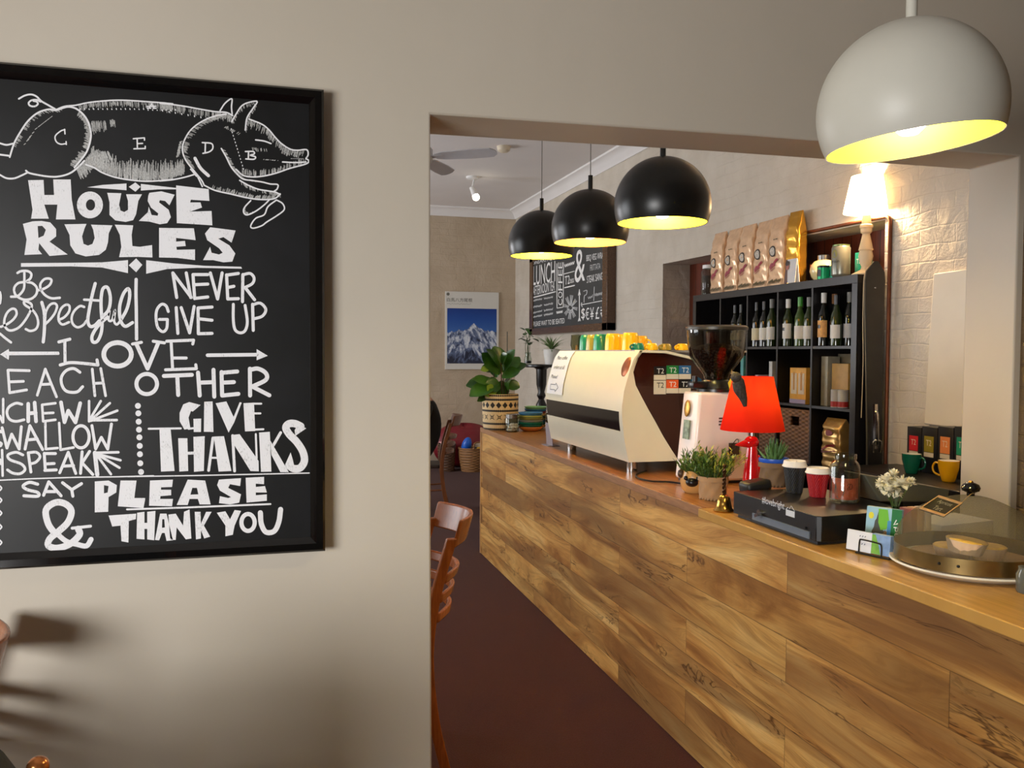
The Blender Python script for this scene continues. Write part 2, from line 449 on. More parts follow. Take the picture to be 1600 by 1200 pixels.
# wall between the rooms, with the wide opening over the counter
m = MB()
m.prism([(-3.0, 0), (0.462, 0), (0.455, 1.2), (0.453, 2.247), (1.5, 2.262), (2.605, 2.268), (2.6, 1.2), (2.6, 0), (3.3, 0), (3.3, CZ), (-3.0, CZ)], 2.5, 2.735, 'xz')
struct(m.build('wall_middle', PAINT, bevel=0.006))
m = MB(); m.prism([(2.5, 0), (4.05, 0), (4.05, 2.30), (6.86, 2.33), (6.86, 0), (11.55, 0), (11.55, CZ), (2.5, CZ)], 3.3, 3.62, 'yz')
struct(m.build('wall_right', BRICK_X))
m = MB(); m.bb(-3.0, 3.62, 11.55, 11.8, 0, CZ); struct(m.build('wall_end', BRICK_Y))
m = MB(); m.bb(2.632, 2.85, -2.3, 2.5, 0, CZ); struct(m.build('wall_front_right', BRICK_F))
# left wall of the long room with two tall window openings
m = MB()
m.bb(-3.0, -2.5, -2.3, -1.75, 0, CZ); m.bb(-3.0, -2.5, 0.2, 4.5, 0, CZ); m.bb(-3.0, -2.5, -1.75, 0.2, 0, 0.8); m.bb(-3.0, -2.5, -1.75, 0.2, 2.15, CZ)
m.bb(-3.0, -2.5, 4.5, 11.8, 0, 0.9); m.bb(-3.0, -2.5, 4.5, 11.8, 2.65, CZ)
m.bb(-3.0, -2.5, 6.7, 8.4, 0.9, 2.65); m.bb(-3.0, -2.5, 10.4, 11.8, 0.9, 2.65)
struct(m.build('wall_left', PAINT))
# wall behind the viewer
m = MB()
m.bb(-2.5, 2.85, -2.45, -2.2, 0, CZ)
struct(m.build('wall_back', PAINT))
def window(name, axis, a0, a1, z0, z1, p):
    m = MB()
    def bb(u0, u1, w0, w1):
        if axis == 'y': m.bb(p-0.03, p+0.03, u0, u1, w0, w1)
        else: m.bb(u0, u1, p-0.03, p+0.03, w0, w1)
    t = 0.06; mid = (a0+a1)/2
    bb(a0, a0+t, z0, z1); bb(a1-t, a1, z0, z1); bb(a0, a1, z0, z0+t); bb(a0, a1, z1-t, z1); bb(mid-t/2, mid+t/2, z0, z1)
    fr = struct(m.build(name, WHT))
    m = MB()
    if axis == 'y': m.bb(p-0.004, p+0.004, a0, a1, z0, z1)
    else: m.bb(a0, a1, p-0.004, p+0.004, z0, z1)
    m.build('pane', thin_glass('window_glass', (250, 252, 252)), fr)
window('window_1', 'y', -1.75, 0.2, 0.8, 2.15, -2.75)
window('window_2', 'y', 4.5, 6.7, 0.9, 2.65, -2.75)
window('window_3', 'y', 8.4, 10.4, 0.9, 2.65, -2.75)
# coved cornice along the side and end walls
cov = [(0, 0), (0.012, 0), (0.02, 0.018), (0.03, 0.03), (0.05, 0.06), (0.075, 0.085), (0.10, 0.095), (0.115, 0.10), (0.115, 0.12), (0, 0.12)]
m = MB(); m.prism([(3.3-a, 3.41+b) for a, b in cov], 2.74, 11.55, 'xz'); struct(m.build('trim_1', CORN))
m = MB(); m.prism([(11.55-a, 3.41+b) for a, b in cov], -2.5, 3.3, 'yz'); struct(m.build('trim_2', CORN))
# timber lining at the back of the alcove behind the shelves
k = NT('red_brown_lining'); xx = k.xyz(k.pos())
fr_ = k.math('ABSOLUTE', k.math('SUBTRACT', k.math('FRACT', k.math('DIVIDE', xx[1], 0.09)), 0.5))
gr = k.noise(k.comb(k.math('MULTIPLY', xx[1], 30), xx[2], 0.0), 3, 4)
cc = k.ramp(gr, [(0.3, lin((86, 34, 18))), (0.7, lin((122, 54, 28)))])
k.l(k.mix(k.math('GREATER_THAN', fr_, 0.46), cc, lin((30, 12, 8))), k.b.inputs['Base Color']); k.b.inputs['Roughness'].default_value = 0.4
m = MB(); m.bb(3.56, 3.62, 4.05, 6.86, 0, 2.34); struct(m.build('trim_3', k.m))
# smooth pale patch of plaster leaning out of the rough wall

# ------------------------------------------------------------------ house rules chalkboard on the middle wall
def chalkboard_mat(name, rgb, dust):
    k = NT(name); p = k.obj()
    n = k.noise(p, 3.0, 5, 0.6, 0.4)
    k.l(k.ramp(n, [(0.45, lin(rgb)), (0.75, lin(dust))]), k.b.inputs['Base Color'])
    k.b.inputs['Roughness'].default_value = 0.42; k.b.inputs['Specular IOR Level'].default_value = 0.35; return k.m
def chalk_mat(name, rgb, amount, scale=180.0):
    k = NT(name); p = k.pos(); x = k.xyz(p)
    n = k.noise(k.comb(k.math('MULTIPLY', x[0], 2.2), x[1], k.math('MULTIPLY', x[2], 0.7)), scale, 3, 0.6)
    n2 = k.noise(p, 25, 3)
    f = k.ramp(k.math('ADD', n, k.math('MULTIPLY', k.math('SUBTRACT', n2, 0.5), 0.5)), [(amount-0.10, (0.5, .5, .5, 1)), (amount+0.10, (1, 1, 1, 1))])
    df = k.n('ShaderNodeBsdfDiffuse'); df.inputs[0].default_value = lin(rgb)
    tr = k.n('ShaderNodeBsdfTransparent'); ms = k.n('ShaderNodeMixShader')
    k.l(f, ms.inputs[0]); k.l(tr.outputs[0], ms.inputs[1]); k.l(df.outputs[0], ms.inputs[2]); k.l(ms.outputs[0], k.out.inputs[0])
    return k.m
CHALK = chalk_mat('white_chalk_paint', (243, 243, 246), 0.30)
FAINT = chalk_mat('soft_chalk', (205, 205, 203), 0.52, 260.0)
SLATE = chalkboard_mat('chalkboard_black', (16, 17, 18), (27, 28, 31))
FRAMEB = mat('gloss_black_frame', (10, 10, 11), 0.14, var=0.03, coat=0.4)
BY = 2.462
tr_ = at(506, 140, Y=2.45); br_ = at(508, 861, Y=2.45)
bx1 = (tr_.x+br_.x)/2; bz1 = tr_.z; bz0 = br_.z; bx0 = -0.815
board = thing('chalkboard', 'large black framed chalkboard with a pig drawing and house rules in white lettering', 'chalkboard', ((bx0+bx1)/2, 2.5, bz0))
def loc_build(m, name, mt, root, **kw):
    """geometry written in world metres, stored relative to its thing"""
    inv = Matrix.Rotation(-root.rotation_euler.z, 4, 'Z') @ Matrix.Translation(-root.location)
    for v in m.bm.verts: v.co = inv @ v.co
    return m.build(name, mt, root, **kw)
m = MB(); m.bb(bx0+0.03, bx1-0.03, BY, 2.497, bz0+0.03, bz1-0.03); loc_build(m, 'slate_panel', SLATE, board)
prof = [(0, 2.4985), (0, 2.452), (0.006, 2.446), (0.024, 2.446), (0.030, 2.450), (0.040, 2.4605), (0.040, 2.4985)]
m = MB()
cor = [(bx0, bz0, 1, 1), (bx1, bz0, -1, 1), (bx1, bz1, -1, -1), (bx0, bz1, 1, -1)]
rings = [[m.bm.verts.new((cx+sx*d, y, cz+sz*d)) for d, y in prof] for cx, cz, sx, sz in cor]
for i in range(4):
    A, B = rings[i], rings[(i+1) % 4]
    for j in range(len(prof)):
        q = (j+1) % len(prof); m.bm.faces.new((A[j], A[q], B[q], B[j]))
loc_build(m, 'frame', FRAMEB, board, angle=25)

def crop(ox, oy, s, y=BY-0.0012):
    return lambda x, yy: tuple(at(ox+x/s, oy+yy/s, Y=y-4e-6*(LAY[0] % 200)))
A = crop(0, 140, 5.926); B = crop(250, 140, 5.219); Cc = crop(30, 270, 4.324); D = crop(0, 415, 6.957)
E = crop(200, 415, 5.7125); F = crop(0, 560, 6.0); G = crop(200, 615, 5.333); Hh = crop(0, 735, 3.478)
def strokes(m, fn, w, lst, sm=True):
    for p in lst: m.stroke(p, w, fn, sm)
def ell(cx, cy, rx, ry, n=26): return [(cx+rx*math.cos(2*math.pi*i/n), cy+ry*math.sin(2*math.pi*i/n)) for i in range(n)]
def ring(m, fn, cx, cy, rx, ry, w):
    n = 32; a = [fn(cx+(rx+w/2)*math.cos(2*math.pi*i/n), cy+(ry+w/2)*math.sin(2*math.pi*i/n)) for i in range(n)]
    b = [fn(cx+(rx-w/2)*math.cos(2*math.pi*i/n), cy+(ry-w/2)*math.sin(2*math.pi*i/n)) for i in range(n)]
    va = [m.bm.verts.new(p) for p in a]; vb = [m.bm.verts.new(p) for p in b]
    for i in range(n): m.bm.faces.new((va[i], va[(i+1) % n], vb[(i+1) % n], vb[i]))

# --- pig drawing
pig = MB(); W = 17
ham = [(90, 625), (130, 500), (190, 390), (260, 290), (350, 215), (450, 183), (520, 190), (620, 160), (690, 170), (745, 205), (795, 262), (828, 330), (842, 420), (830, 500), (800, 580), (750, 650), (690, 720)]
strokes(pig, A, W, [ham, [(240, 750), (270, 772), (350, 790), (450, 805), (540, 805), (640, 778), (720, 722), (780, 660)],
    [(510, 180), (440, 140), (380, 105), (340, 65), (290, 45), (230, 55), (175, 85)], [(375, 112), (340, 95), (290, 100), (265, 125), (280, 150), (320, 155), (350, 135), (340, 112), (310, 105)],
    [(0, 497), (60, 512), (120, 500)], [(0, 602), (80, 612)], [(0, 790), (60, 820), (130, 822), (200, 795), (255, 768)]])
back = [(520, 185), (600, 155), (700, 145), (820, 120), (960, 105), (1100, 98), (1250, 104), (1400, 115), (1500, 122), (1600, 132)]
belly = [(795, 695), (870, 722), (950, 770), (1080, 815), (1250, 842), (1400, 848), (1600, 832)]
strokes(pig, A, 14, [back, belly])
head = [[(0, 112), (100, 122), (200, 136), (330, 160), (450, 180), (540, 186), (592, 212)], [(0, 745), (100, 735), (200, 715), (280, 692)],
    [(540, 200), (450, 215), (350, 255), (260, 320), (205, 400), (182, 480), (202, 560), (250, 630), (300, 690), (340, 740), (360, 780)],
    [(250, 650), (300, 700), (345, 790)], [(360, 780), (450, 822), (580, 852), (700, 880), (800, 895), (900, 895), (950, 880), (980, 850)],
    [(500, 480), (540, 550), (580, 630), (630, 690), (680, 730), (760, 742)], [(650, 740), (720, 780), (800, 812), (880, 826), (940, 836), (980, 856)],
    [(760, 742), (840, 755), (900, 770), (960, 775), (955, 810), (930, 830)], [(620, 650), (680, 700), (760, 712), (850, 704), (950, 680), (1060, 642), (1190, 606), (1212, 580), (1190, 562)],
    [(1190, 590), (1100, 595), (1000, 590)], [(1190, 562), (1208, 530), (1195, 490), (1120, 495), (1060, 485), (990, 440), (940, 390), (890, 330), (830, 282), (725, 240)],
    [(490, 172), (530, 112), (585, 75), (583, 140), (588, 200)], [(585, 262), (620, 200), (680, 122), (790, 95), (760, 150), (710, 230), (695, 330)],
    [(780, 410), (850, 420), (905, 440)], [(740, 905), (690, 960), (682, 1000), (710, 1022), (780, 992), (850, 940), (890, 900)],
    [(950, 900), (880, 955), (850, 1020), (780, 1050), (740, 1110), (760, 1130), (830, 1110), (870, 1080), (950, 1030), (1012, 980), (1000, 930), (950, 900)]]
strokes(pig, B, 12, head)
pig.stroke([(285, 560), (330, 640), (395, 702)], 26, B); pig.stroke([(260, 650), (300, 700)], 24, B)
for i in range(13): f = i/12; pig.stroke([(580+100*f, 318+325*f), (581.5+100*f, 326+325*f)], 7, B, False)
for i in range(9): pig.stroke([(1070+12*i, 562+0.5*i), (1071+12*i, 563)], 5, B, False)
for i in range(22): pig.stroke([(740+42*i, 178+(8 if i > 14 else 0)+random.uniform(-4, 4)), (743+42*i, 184+(8 if i > 14 else 0))], 9, A, False)
for i in range(8): pig.stroke([(20+52*i, 168+9*i), (22+52*i, 176+9*i)], 8, B, False)
# butcher's letters C, E, A, D, B
strokes(pig, A, 13, [[(600, 370), (560, 385), (512, 430), (520, 480), (560, 505), (612, 500)], [(598, 368), (602, 410)], [(612, 482), (614, 508)]])
strokes(pig, A, 13, [[(1235, 455), (1335, 447)], [(1270, 455), (1272, 545)], [(1275, 500), (1320, 498)], [(1240, 548), (1345, 545)], [(1337, 447), (1338, 468)], [(1345, 525), (1345, 546)]], False)
strokes(pig, A, 12, [[(1405, 130), (1380, 172)], [(1405, 130), (1430, 172)], [(1360, 156), (1445, 154)], [(1365, 172), (1395, 172)], [(1418, 174), (1448, 172)]], False)
strokes(pig, B, 12, [[(345, 432), (420, 440), (430, 480), (400, 508), (350, 520)], [(370, 440), (368, 515)]])
strokes(pig, B, 12, [[(697, 505), (760, 505), (768, 525), (735, 535), (778, 548), (765, 568), (700, 565)], [(722, 508), (720, 565)]])
loc_build(pig, 'pig_drawing', CHALK, board, flat=True)
# soft hatching
hat = MB()
def interp(pl, t):
    n = len(pl)-1; i = min(int(t*n), n-1); f = t*n-i
    return (pl[i][0]+(pl[i+1][0]-pl[i][0])*f, pl[i][1]+(pl[i+1][1]-pl[i][1])*f)
def hatch(fn, pl, dx, dy, n, ln, w, t0=0.0, t1=1.0):
    for _ in range(n):
        p = interp(pl, t0+(t1-t0)*random.random()); l = ln*random.uniform(0.4, 1.0); o = random.uniform(0, 0.35)*ln
        hat.stroke([(p[0]+dx*o, p[1]+dy*o), (p[0]+dx*(o+l), p[1]+dy*(o+l))], w, fn, False)
hatch(A, back, 0.1, 1, 190, 52, 5, 0.25, 1); hatch(A, belly, 0.05, -1, 240, 95, 7, 0.05, 1); hatch(A, belly, 0.02, -1, 170, 160, 7, 0.1, 1)
hatch(A, ham, -0.35, 0.6, 130, 60, 6, 0.55, 0.98); hatch(A, ham, -0.6, -0.3, 120, 75, 7, 0.65, 1.0); hatch(A, ham, 0.5, 0.35, 60, 55, 5, 0.05, 0.4)
hatch(A, [(700, 720), (780, 650), (830, 590), (1000, 560)], 0.4, 0.9, 160, 110, 7); hatch(A, [(840, 290), (980, 280)], 0.1, 1, 46, 95, 6); hatch(A, [(1010, 280), (1060, 270)], 0.1, 1, 16, 60, 6)
hatch(A, [(220, 510), (320, 370), (470, 255)], 0.6, -0.45, 40, 34, 6)
hatch(B, head[0], 0.0, 1, 120, 55, 5); hatch(B, head[2], 0.5, 0.2, 140, 70, 5, 0.05, 0.7); hatch(B, [(0, 735), (200, 700)], 0, -1, 90, 110, 6); hatch(B, [(130, 560), (160, 420)], 0.5, -0.3, 40, 40, 6)
hatch(B, head[8], 0.05, -1, 90, 45, 5, 0.1, 0.75); hatch(B, head[10], -0.25, 1, 110, 50, 5, 0.25, 1.0); hatch(B, head[4], 0.3, -0.8, 110, 40, 5, 0.1, 0.8)
hatch(B, head[5], 0.6, 0.2, 70, 50, 5); hatch(B, head[12], 0.2, 0.6, 60, 40, 5); hatch(B, head[6], 0.2, 0.9, 50, 30, 5); hatch(B, head[-2], 0.3, -0.3, 40, 40, 5)
hatch(B, [(840, 570), (960, 580)], 0.4, -0.2, 14, 16, 5); hatch(B, [(750, 470), (880, 480)], 0.2, 0.8, 14, 30, 5); hatch(B, [(520, 310), (640, 370)], 0.5, -0.4, 18, 34, 5)
loc_build(hat, 'chalk_shading', FAINT, board, flat=True).location.y += 0.0010

# --- headline block letters
ht = MB()
for loops in ([[(60,50),(165,48),(170,150),(235,150),(230,45),(348,45),(355,180),(380,315),(248,315),(258,215),(170,215),(200,310),(80,310),(90,250)]],
    [ell(478,217,88,91), ell(482,217,31,38)],
    [[(595,135),(690,138),(685,165),(675,215),(685,255),(710,265),(735,250),(735,190),(722,145),(830,145),(805,190),(790,280),(770,320),(720,332),(650,322),(610,285),(610,200)]],
    [[(880,135),(960,125),(1050,148),(1015,220),(985,190),(950,185),(945,200),(1010,250),(1025,300),(1000,340),(950,348),(880,330),(808,325),(870,265),(875,228),(895,285),(935,290),(940,275),(890,235),(868,190),(872,155)]],
    [[(1060,85),(1280,110),(1285,190),(1160,182),(1155,200),(1225,200),(1235,235),(1155,262),(1300,258),(1305,355),(1065,340)]],
    [[(460,98),(560,82),(725,72),(725,118),(600,108)]], [[(740,95),(785,65),(820,95),(785,128)]], [[(822,75),(950,90),(1060,102),(1060,112),(940,112),(822,120)]],
    [[(25,345),(90,328),(150,325),(210,335),(250,380),(250,430),(205,465),(328,552),(205,562),(135,475),(130,520),(155,550),(35,555),(50,450)], [(125,360),(155,358),(180,385),(165,425),(130,440)]],
    [[(305,348),(455,345),(440,380),(425,430),(435,480),(465,492),(495,480),(510,440),(500,385),(485,350),(630,355),(605,410),(600,470),(585,520),(540,555),(450,565),(380,545),(345,490),(340,420)]],
    [[(645,350),(770,355),(760,420),(765,495),(815,500),(898,488),(900,572),(800,568),(675,570),(690,500),(680,420)]],
    [[(945,372),(1180,375),(1192,455),(1060,440),(1060,465),(1120,460),(1125,495),(1062,500),(1065,520),(1188,518),(1188,590),(1070,575),(945,572)]],
    [[(1290,368),(1370,378),(1462,390),(1435,472),(1380,435),(1345,445),(1420,490),(1460,545),(1440,600),(1380,605),(1310,590),(1242,590),(1290,500),(1300,540),(1350,552),(1375,540),(1350,510),(1270,455),(1255,410)]],
    [[(12,610),(12,635),(350,632),(560,640),(735,678),(735,590),(560,605),(350,608)]], [[(740,625),(790,578),(832,622),(790,672)]], [[(858,590),(858,682),(1000,650),(1200,642),(1505,648),(1500,635),(1250,628),(1040,612)]]):
    ht.fill(loops, Cc)
loc_build(ht, 'headline_lettering', CHALK, board, flat=True)

# --- the rules in thin brush strokes
ru = MB()
strokes(ru, D, 27, [[(190,80),(230,60),(300,60),(340,90),(330,140),(290,175),(350,190),(400,240),(395,310),(340,360),(260,370),(180,330),(155,280),(160,230),(200,190),(250,180)],
    [(265,80),(265,160),(260,250),(220,310),(180,335),(120,338)], [(410,270),(480,250),(540,210),(560,160),(530,140),(480,150),(440,200),(445,260),(490,320),(560,355),(650,350)],
    [(10,665),(70,640),(140,590),(180,530),(170,480),(130,470),(80,510),(50,580),(50,650),(90,700),(150,700),(220,660),(290,570),(340,470),(340,420),(290,390),(260,395),(275,430),(350,480),(400,550),(415,630),(390,690),(330,710),(280,690)],
    [(490,580),(500,500),(540,430),(590,410),(620,440),(600,510),(550,580),(490,640)], [(640,590),(700,560),(750,500),(755,440),(720,425),(670,460),(640,530),(640,600),(680,640),(750,615)],
    [(915,450),(870,440),(810,490),(780,560),(790,630),(840,670),(900,650),(940,600)], [(915,370),(1075,380)],
    [(1170,560),(1190,490),(1180,590),(1220,590),(1250,480),(1240,600),(1270,640),(1310,600)], [(0,290),(8,340),(0,410)], [(0,740),(60,790),(120,835)]])
strokes(ru, D, 36, [[(455,400),(480,500),(485,620),(480,740),(470,830)], [(1035,195),(1000,330),(970,480),(955,600),(980,660),(1030,650),(1080,600)],
    [(1110,560),(1180,480),(1200,350),(1170,240),(1120,250),(1100,350),(1100,480),(1110,620),(1100,730),(1060,820),(1010,830),(1000,770),(1040,690),(1100,620),(1170,560)],
    [(1310,600),(1380,470),(1410,330),(1395,250),(1340,310),(1300,450),(1310,590),(1360,660),(1440,620)], [(1480,150),(1478,300),(1482,500),(1485,800)]])
ru.fill([[(0,965),(95,905),(100,935),(640,935),(650,960),(640,970),(100,975),(95,1025)]], D)
strokes(ru, D, 34, [[(640,830),(760,800)], [(705,815),(708,1060)], [(655,1080),(760,1055),(900,1062),(1065,1080)], [(1065,1080),(1055,1025)]])
ring(ru, D, 1278, 965, 150, 128, 52)
strokes(ru, E, 27, [[(40,700),(120,685)], [(225,675),(325,690)], [(345,675),(585,665)], [(585,665),(578,700)], [(385,680),(398,920)], [(400,825),(520,825)], [(335,930),(610,920)], [(610,920),(605,885)]])
strokes(ru, E, 36, [[(75,700),(175,920)], [(175,920),(270,690)]], False)
strokes(ru, E, 28, [[(400,65),(435,285)],[(400,65),(565,285)],[(520,65),(560,285)],[(580,80),(595,295)],[(580,80),(712,80)],[(600,170),(712,165)],[(595,293),(712,280)],[(735,65),(800,298)],[(840,65),(800,298)],
    [(880,82),(890,295)],[(880,85),(985,70)],[(890,195),(945,185)],[(890,298),(985,295)],[(1025,80),(1022,322)],[(1045,195),(1130,305)],
    [(430,375),(445,605)],[(475,375),(550,600)],[(590,365),(550,600)],[(625,378),(628,605)],[(625,378),(750,370)],[(635,475),(750,488)],[(628,608),(750,605)],[(1112,345),(1118,578)]], False)
strokes(ru, E, 26, [[(1025,82),(1090,70),(1125,110),(1110,160),(1045,195)], [(360,410),(340,360),(300,345),(260,390),(250,460),(265,550),(310,590),(345,560),(352,480)], [(352,480),(280,480)],
    [(940,345),(940,480),(955,570),(1000,600),(1045,580),(1065,500),(1045,355)], [(1112,350),(1180,335),(1230,390),(1200,450),(1125,475)]])
ru.stroke([(710,800),(1150,795)], 32, E, False); ru.fill([[(1148,745),(1248,805),(1148,845)]], E)
ring(ru, E, 167, 1057, 92, 90, 36)
strokes(ru, E, 36, [[(320,985),(570,975)],[(440,985),(448,1155)],[(625,955),(640,1160)],[(763,930),(770,1170)],[(640,1045),(765,1040)],[(835,950),(840,1160)],[(835,957),(975,945)],[(845,1045),(945,1040)],[(840,1160),(985,1145)],[(1088,920),(1090,1160)],[(1110,1080),(1262,1158)]], False)
ru.stroke([(1090,930),(1160,920),(1230,960),(1230,1020),(1110,1080)], 38, E)
strokes(ru, F, 26, [[(75,110),(90,320)],[(75,110),(275,115)],[(90,220),(220,215)],[(90,322),(250,295)],[(425,100),(350,345)],[(425,100),(530,360)],[(380,245),(480,240)],[(865,100),(890,350)],[(945,95),(990,350)],[(880,235),(965,230)]], False)
ru.stroke([(750,130),(690,95),(620,115),(575,180),(585,260),(630,310),(720,315),(775,265)], 28, F)
strokes(ru, F, 24, [[(30,380),(30,600)],[(0,540),(25,600)],[(395,435),(405,590)],[(395,435),(520,420)],[(405,515),(500,510)],[(405,590),(520,575)],[(835,400),(835,590)],[(835,585),(945,400)],[(845,585),(1030,420)],[(850,585),(1100,490)],[(845,580),(1095,578)],
    [(425,600),(430,850)],[(430,850),(540,840)],[(555,605),(568,855)],[(568,857),(690,835)],[(20,860),(25,1100)],[(0,950),(10,990)]], False)
strokes(ru, F, 26, [[(205,430),(150,420),(85,455),(65,510),(90,570),(150,590),(225,575)], [(215,905),(150,880),(75,905),(95,950),(200,990),(235,1040),(190,1080),(120,1075),(70,1045)], [(265,885),(340,880),(375,920),(340,970),(285,990)], [(0,680),(10,690)], [(0,790),(14,800),(5,820)]])
strokes(ru, F, 35, [[(265,425),(265,590)],[(325,415),(338,590)],[(275,515),(335,510)],[(572,412),(605,598)],[(605,598),(640,490)],[(640,490),(708,600)],[(708,600),(752,420)]], False)
strokes(ru, F, 28, [[(20,650),(65,840)],[(65,840),(110,710)],[(110,710),(180,850)],[(180,850),(200,640)],[(280,630),(235,850)],[(280,630),(400,855)],[(250,765),(350,755)],[(862,630),(897,848)],[(897,848),(950,740)],[(950,740),(1010,850)],[(1010,850),(1045,615)],
    [(265,885),(290,1065)],[(415,890),(425,1050)],[(415,892),(520,892)],[(425,990),(508,985)],[(420,1050),(528,1045)],[(640,880),(560,1072)],[(640,880),(710,1078)],[(590,1010),(690,1005)],[(770,875),(755,1078)],[(840,872),(770,980)],[(770,980),(870,1088)]], False)
ring(ru, F, 760, 735, 76, 104, 30)
strokes(ru, F, 24, [[(885,885),(1110,880)],[(890,890),(1130,955)],[(895,890),(1120,1025)],[(895,890),(1040,1085)]], False); ru.stroke([(890,885),(912,1090)], 40, F, False)
ru.stroke([(0,1142),(300,1128),(700,1115),(1100,1110),(1440,1100)], 12, F, False); ru.stroke([(0,692),(600,682),(1510,662)], 10, G, False)
for x, y in ((1293,445),(1297,515),(1300,593),(1303,668),(1307,740),(1310,820),(1312,898),(1315,983),(1322,1065)): ru.fill([ell(x, y, 28, 28, 14)], F)
for y in (85, 150, 220, 295, 380): ru.stroke([(0, y), (9, y+12), (0, y+24)], 9, Hh)
strokes(ru, Hh, 17, [[(205,75),(160,65),(125,85),(150,105),(205,120),(205,140),(130,138)]]); strokes(ru, Hh, 17, [[(265,62),(237,135)],[(265,62),(332,138)],[(250,115),(310,115)],[(340,67),(390,105)],[(443,72),(390,105)],[(390,105),(396,140)]], False)
ru.stroke([(690,212),(1000,202),(1470,183)], 10, Hh, False)
loc_build(ru, 'rules_lettering', CHALK, board, flat=True)
# --- heavy lettering in the lower half
hv = MB()
for lp in ([(605,95),(540,150),(525,145),(505,200),(520,290),(470,300),(430,230),(430,160),(460,90),(510,70)], [(545,210),(610,208),(608,320),(548,320)], [(635,68),(705,65),(712,320),(632,318)],
    [(730,80),(820,65),(880,195),(930,72),(948,75),(885,240),(838,325)], [(962,80),(1050,75),(1060,312),(975,315)], [(262,290),(355,290),(388,645),(275,650)], [(418,372),(495,372),(502,645),(428,650)],
    [(545,360),(640,355),(632,645),(550,652)], [(715,358),(800,355),(862,645),(755,650)], [(862,345),(930,338),(1088,560),(1090,648),(1020,645),(880,420)], [(1092,325),(1182,318),(1195,650),(1108,652)], [(1185,390),(1340,655),(1270,655),(1195,510)],
    [(1485,290),(1395,352),(1388,305),(1425,250)], [(1310,590),(1355,490),(1372,545),(1385,600),(1345,640)]):
    hv.fill([lp], G)
hv.stroke([(1440,272),(1390,250),(1340,252),(1315,285),(1345,340),(1405,402),(1455,480),(1470,560),(1435,618),(1380,625),(1340,600)], 62, G)
strokes(hv, G, 17, [[(505,293),(548,288)],[(1050,84),(1110,84)],[(1055,165),(1103,165)],[(1060,300),(1128,297)],[(172,293),(440,290)],[(700,535),(745,535)],[(1065,338),(1072,540)]], False)
strokes(hv, G, 24, [[(500,497),(548,495)],[(708,370),(672,640)],[(872,350),(888,645)],[(1272,325),(1212,430)]], False)
for loops in ([[(515,60),(590,55),(635,80),(632,120),(590,145),(588,225),(515,228)], [(565,80),(590,85),(585,120),(565,125)]], [[(655,55),(742,55),(730,150),(790,150),(780,205),(640,195)]],
    [[(815,55),(940,50),(935,90),(875,92),(875,105),(930,105),(930,135),(872,140),(870,155),(940,155),(935,195),(810,192)]], [[(1020,50),(1115,55),(1145,185),(1085,185),(1075,155),(1030,155),(1020,188),(960,188)], [(1045,95),(1070,95),(1078,130),(1035,132)]],
    [[(1190,50),(1310,42),(1305,85),(1250,75),(1240,95),(1310,130),(1300,175),(1250,185),(1190,178),(1195,140),(1240,150),(1255,145),(1195,110),(1180,80)]], [[(1335,40),(1435,35),(1435,75),(1390,72),(1390,90),(1440,85),(1450,120),(1390,120),(1390,135),(1450,130),(1450,165),(1340,175)]],
    [[(590,245),(740,235),(738,265),(700,275),(698,392),(660,385),(655,300),(610,305)]], [[(745,230),(785,225),(785,285),(800,285),(800,225),(845,220),(838,380),(800,375),(800,318),(785,318),(785,375),(742,372)]],
    [[(870,235),(905,235),(940,380),(905,383),(895,340),(880,340),(865,380),(842,378)], [(882,265),(893,265),(896,310),(880,312)]], [[(915,240),(955,235),(995,300),(1000,225),(1030,212),(1040,370),(1010,375),(960,310),(955,378),(925,378)]],
    [[(1058,225),(1090,225),(1092,290),(1120,225),(1150,225),(1108,300),(1142,360),(1110,370),(1092,325),(1092,370),(1065,375)]], [[(1178,230),(1225,222),(1250,265),(1275,215),(1310,220),(1275,300),(1265,350),(1225,358),(1225,300)]]):
    hv.fill(loops, Hh)
ring(hv, Hh, 1348, 283, 36, 46, 23); hv.stroke([(1415,230),(1420,290),(1445,335),(1490,330),(1515,280),(1525,212)], 28, Hh)
hv.stroke([(300,345),(262,290),(250,215),(300,175),(355,182),(388,220),(370,280),(320,330),(272,370),(262,408),(310,422),(380,400),(432,350),(425,318)], 36, Hh)
hv.stroke([(300,335),(360,385),(420,402),(470,410),(495,375)], 28, Hh); hv.stroke([(392,314),(492,303)], 16, Hh, False)
loc_build(hv, 'heavy_lettering', CHALK, board, flat=True)

# ------------------------------------------------------------------ service counter
TOP = 0.973
cnt = thing('service_counter', 'long service counter clad in figured golden timber boards', 'counter', (1.85, 3.6, 0))
m = MB(); m.bb(1.565, 2.16, 0.92, 6.355, 0.0, 0.938); loc_build(m, 'carcass', BLKM, cnt)
m = MB(); m.bb(1.549, 1.567, 0.92, 6.36, 0.004, 0.939); loc_build(m, 'front_cladding', plank_mat(), cnt)
m = MB(); m.bb(1.545, 2.16, 6.36, 6.374, 0.004, 0.939); loc_build(m, 'end_trim', mat('pale_edge_trim', (196, 152, 104), 0.4), cnt)
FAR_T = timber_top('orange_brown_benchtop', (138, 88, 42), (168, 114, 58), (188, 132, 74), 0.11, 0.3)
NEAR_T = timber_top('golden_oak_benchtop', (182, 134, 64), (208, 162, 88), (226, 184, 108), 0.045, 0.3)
ft = thing('worktop', 'orange-brown timber worktop of the far counter, under the coffee machine', 'worktop', (1.85, 4.6, 0.94))
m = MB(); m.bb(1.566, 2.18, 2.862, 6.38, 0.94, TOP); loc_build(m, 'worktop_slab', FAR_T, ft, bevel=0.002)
m = MB(); m.bb(1.546, 1.5665, 2.862, 6.38, 0.94, TOP+0.0015)
loc_build(m, 'edge_board', wood('brown_edge_board', (140, 96, 60), (168, 120, 78), 0.4, 1), ft, bevel=0.0015)
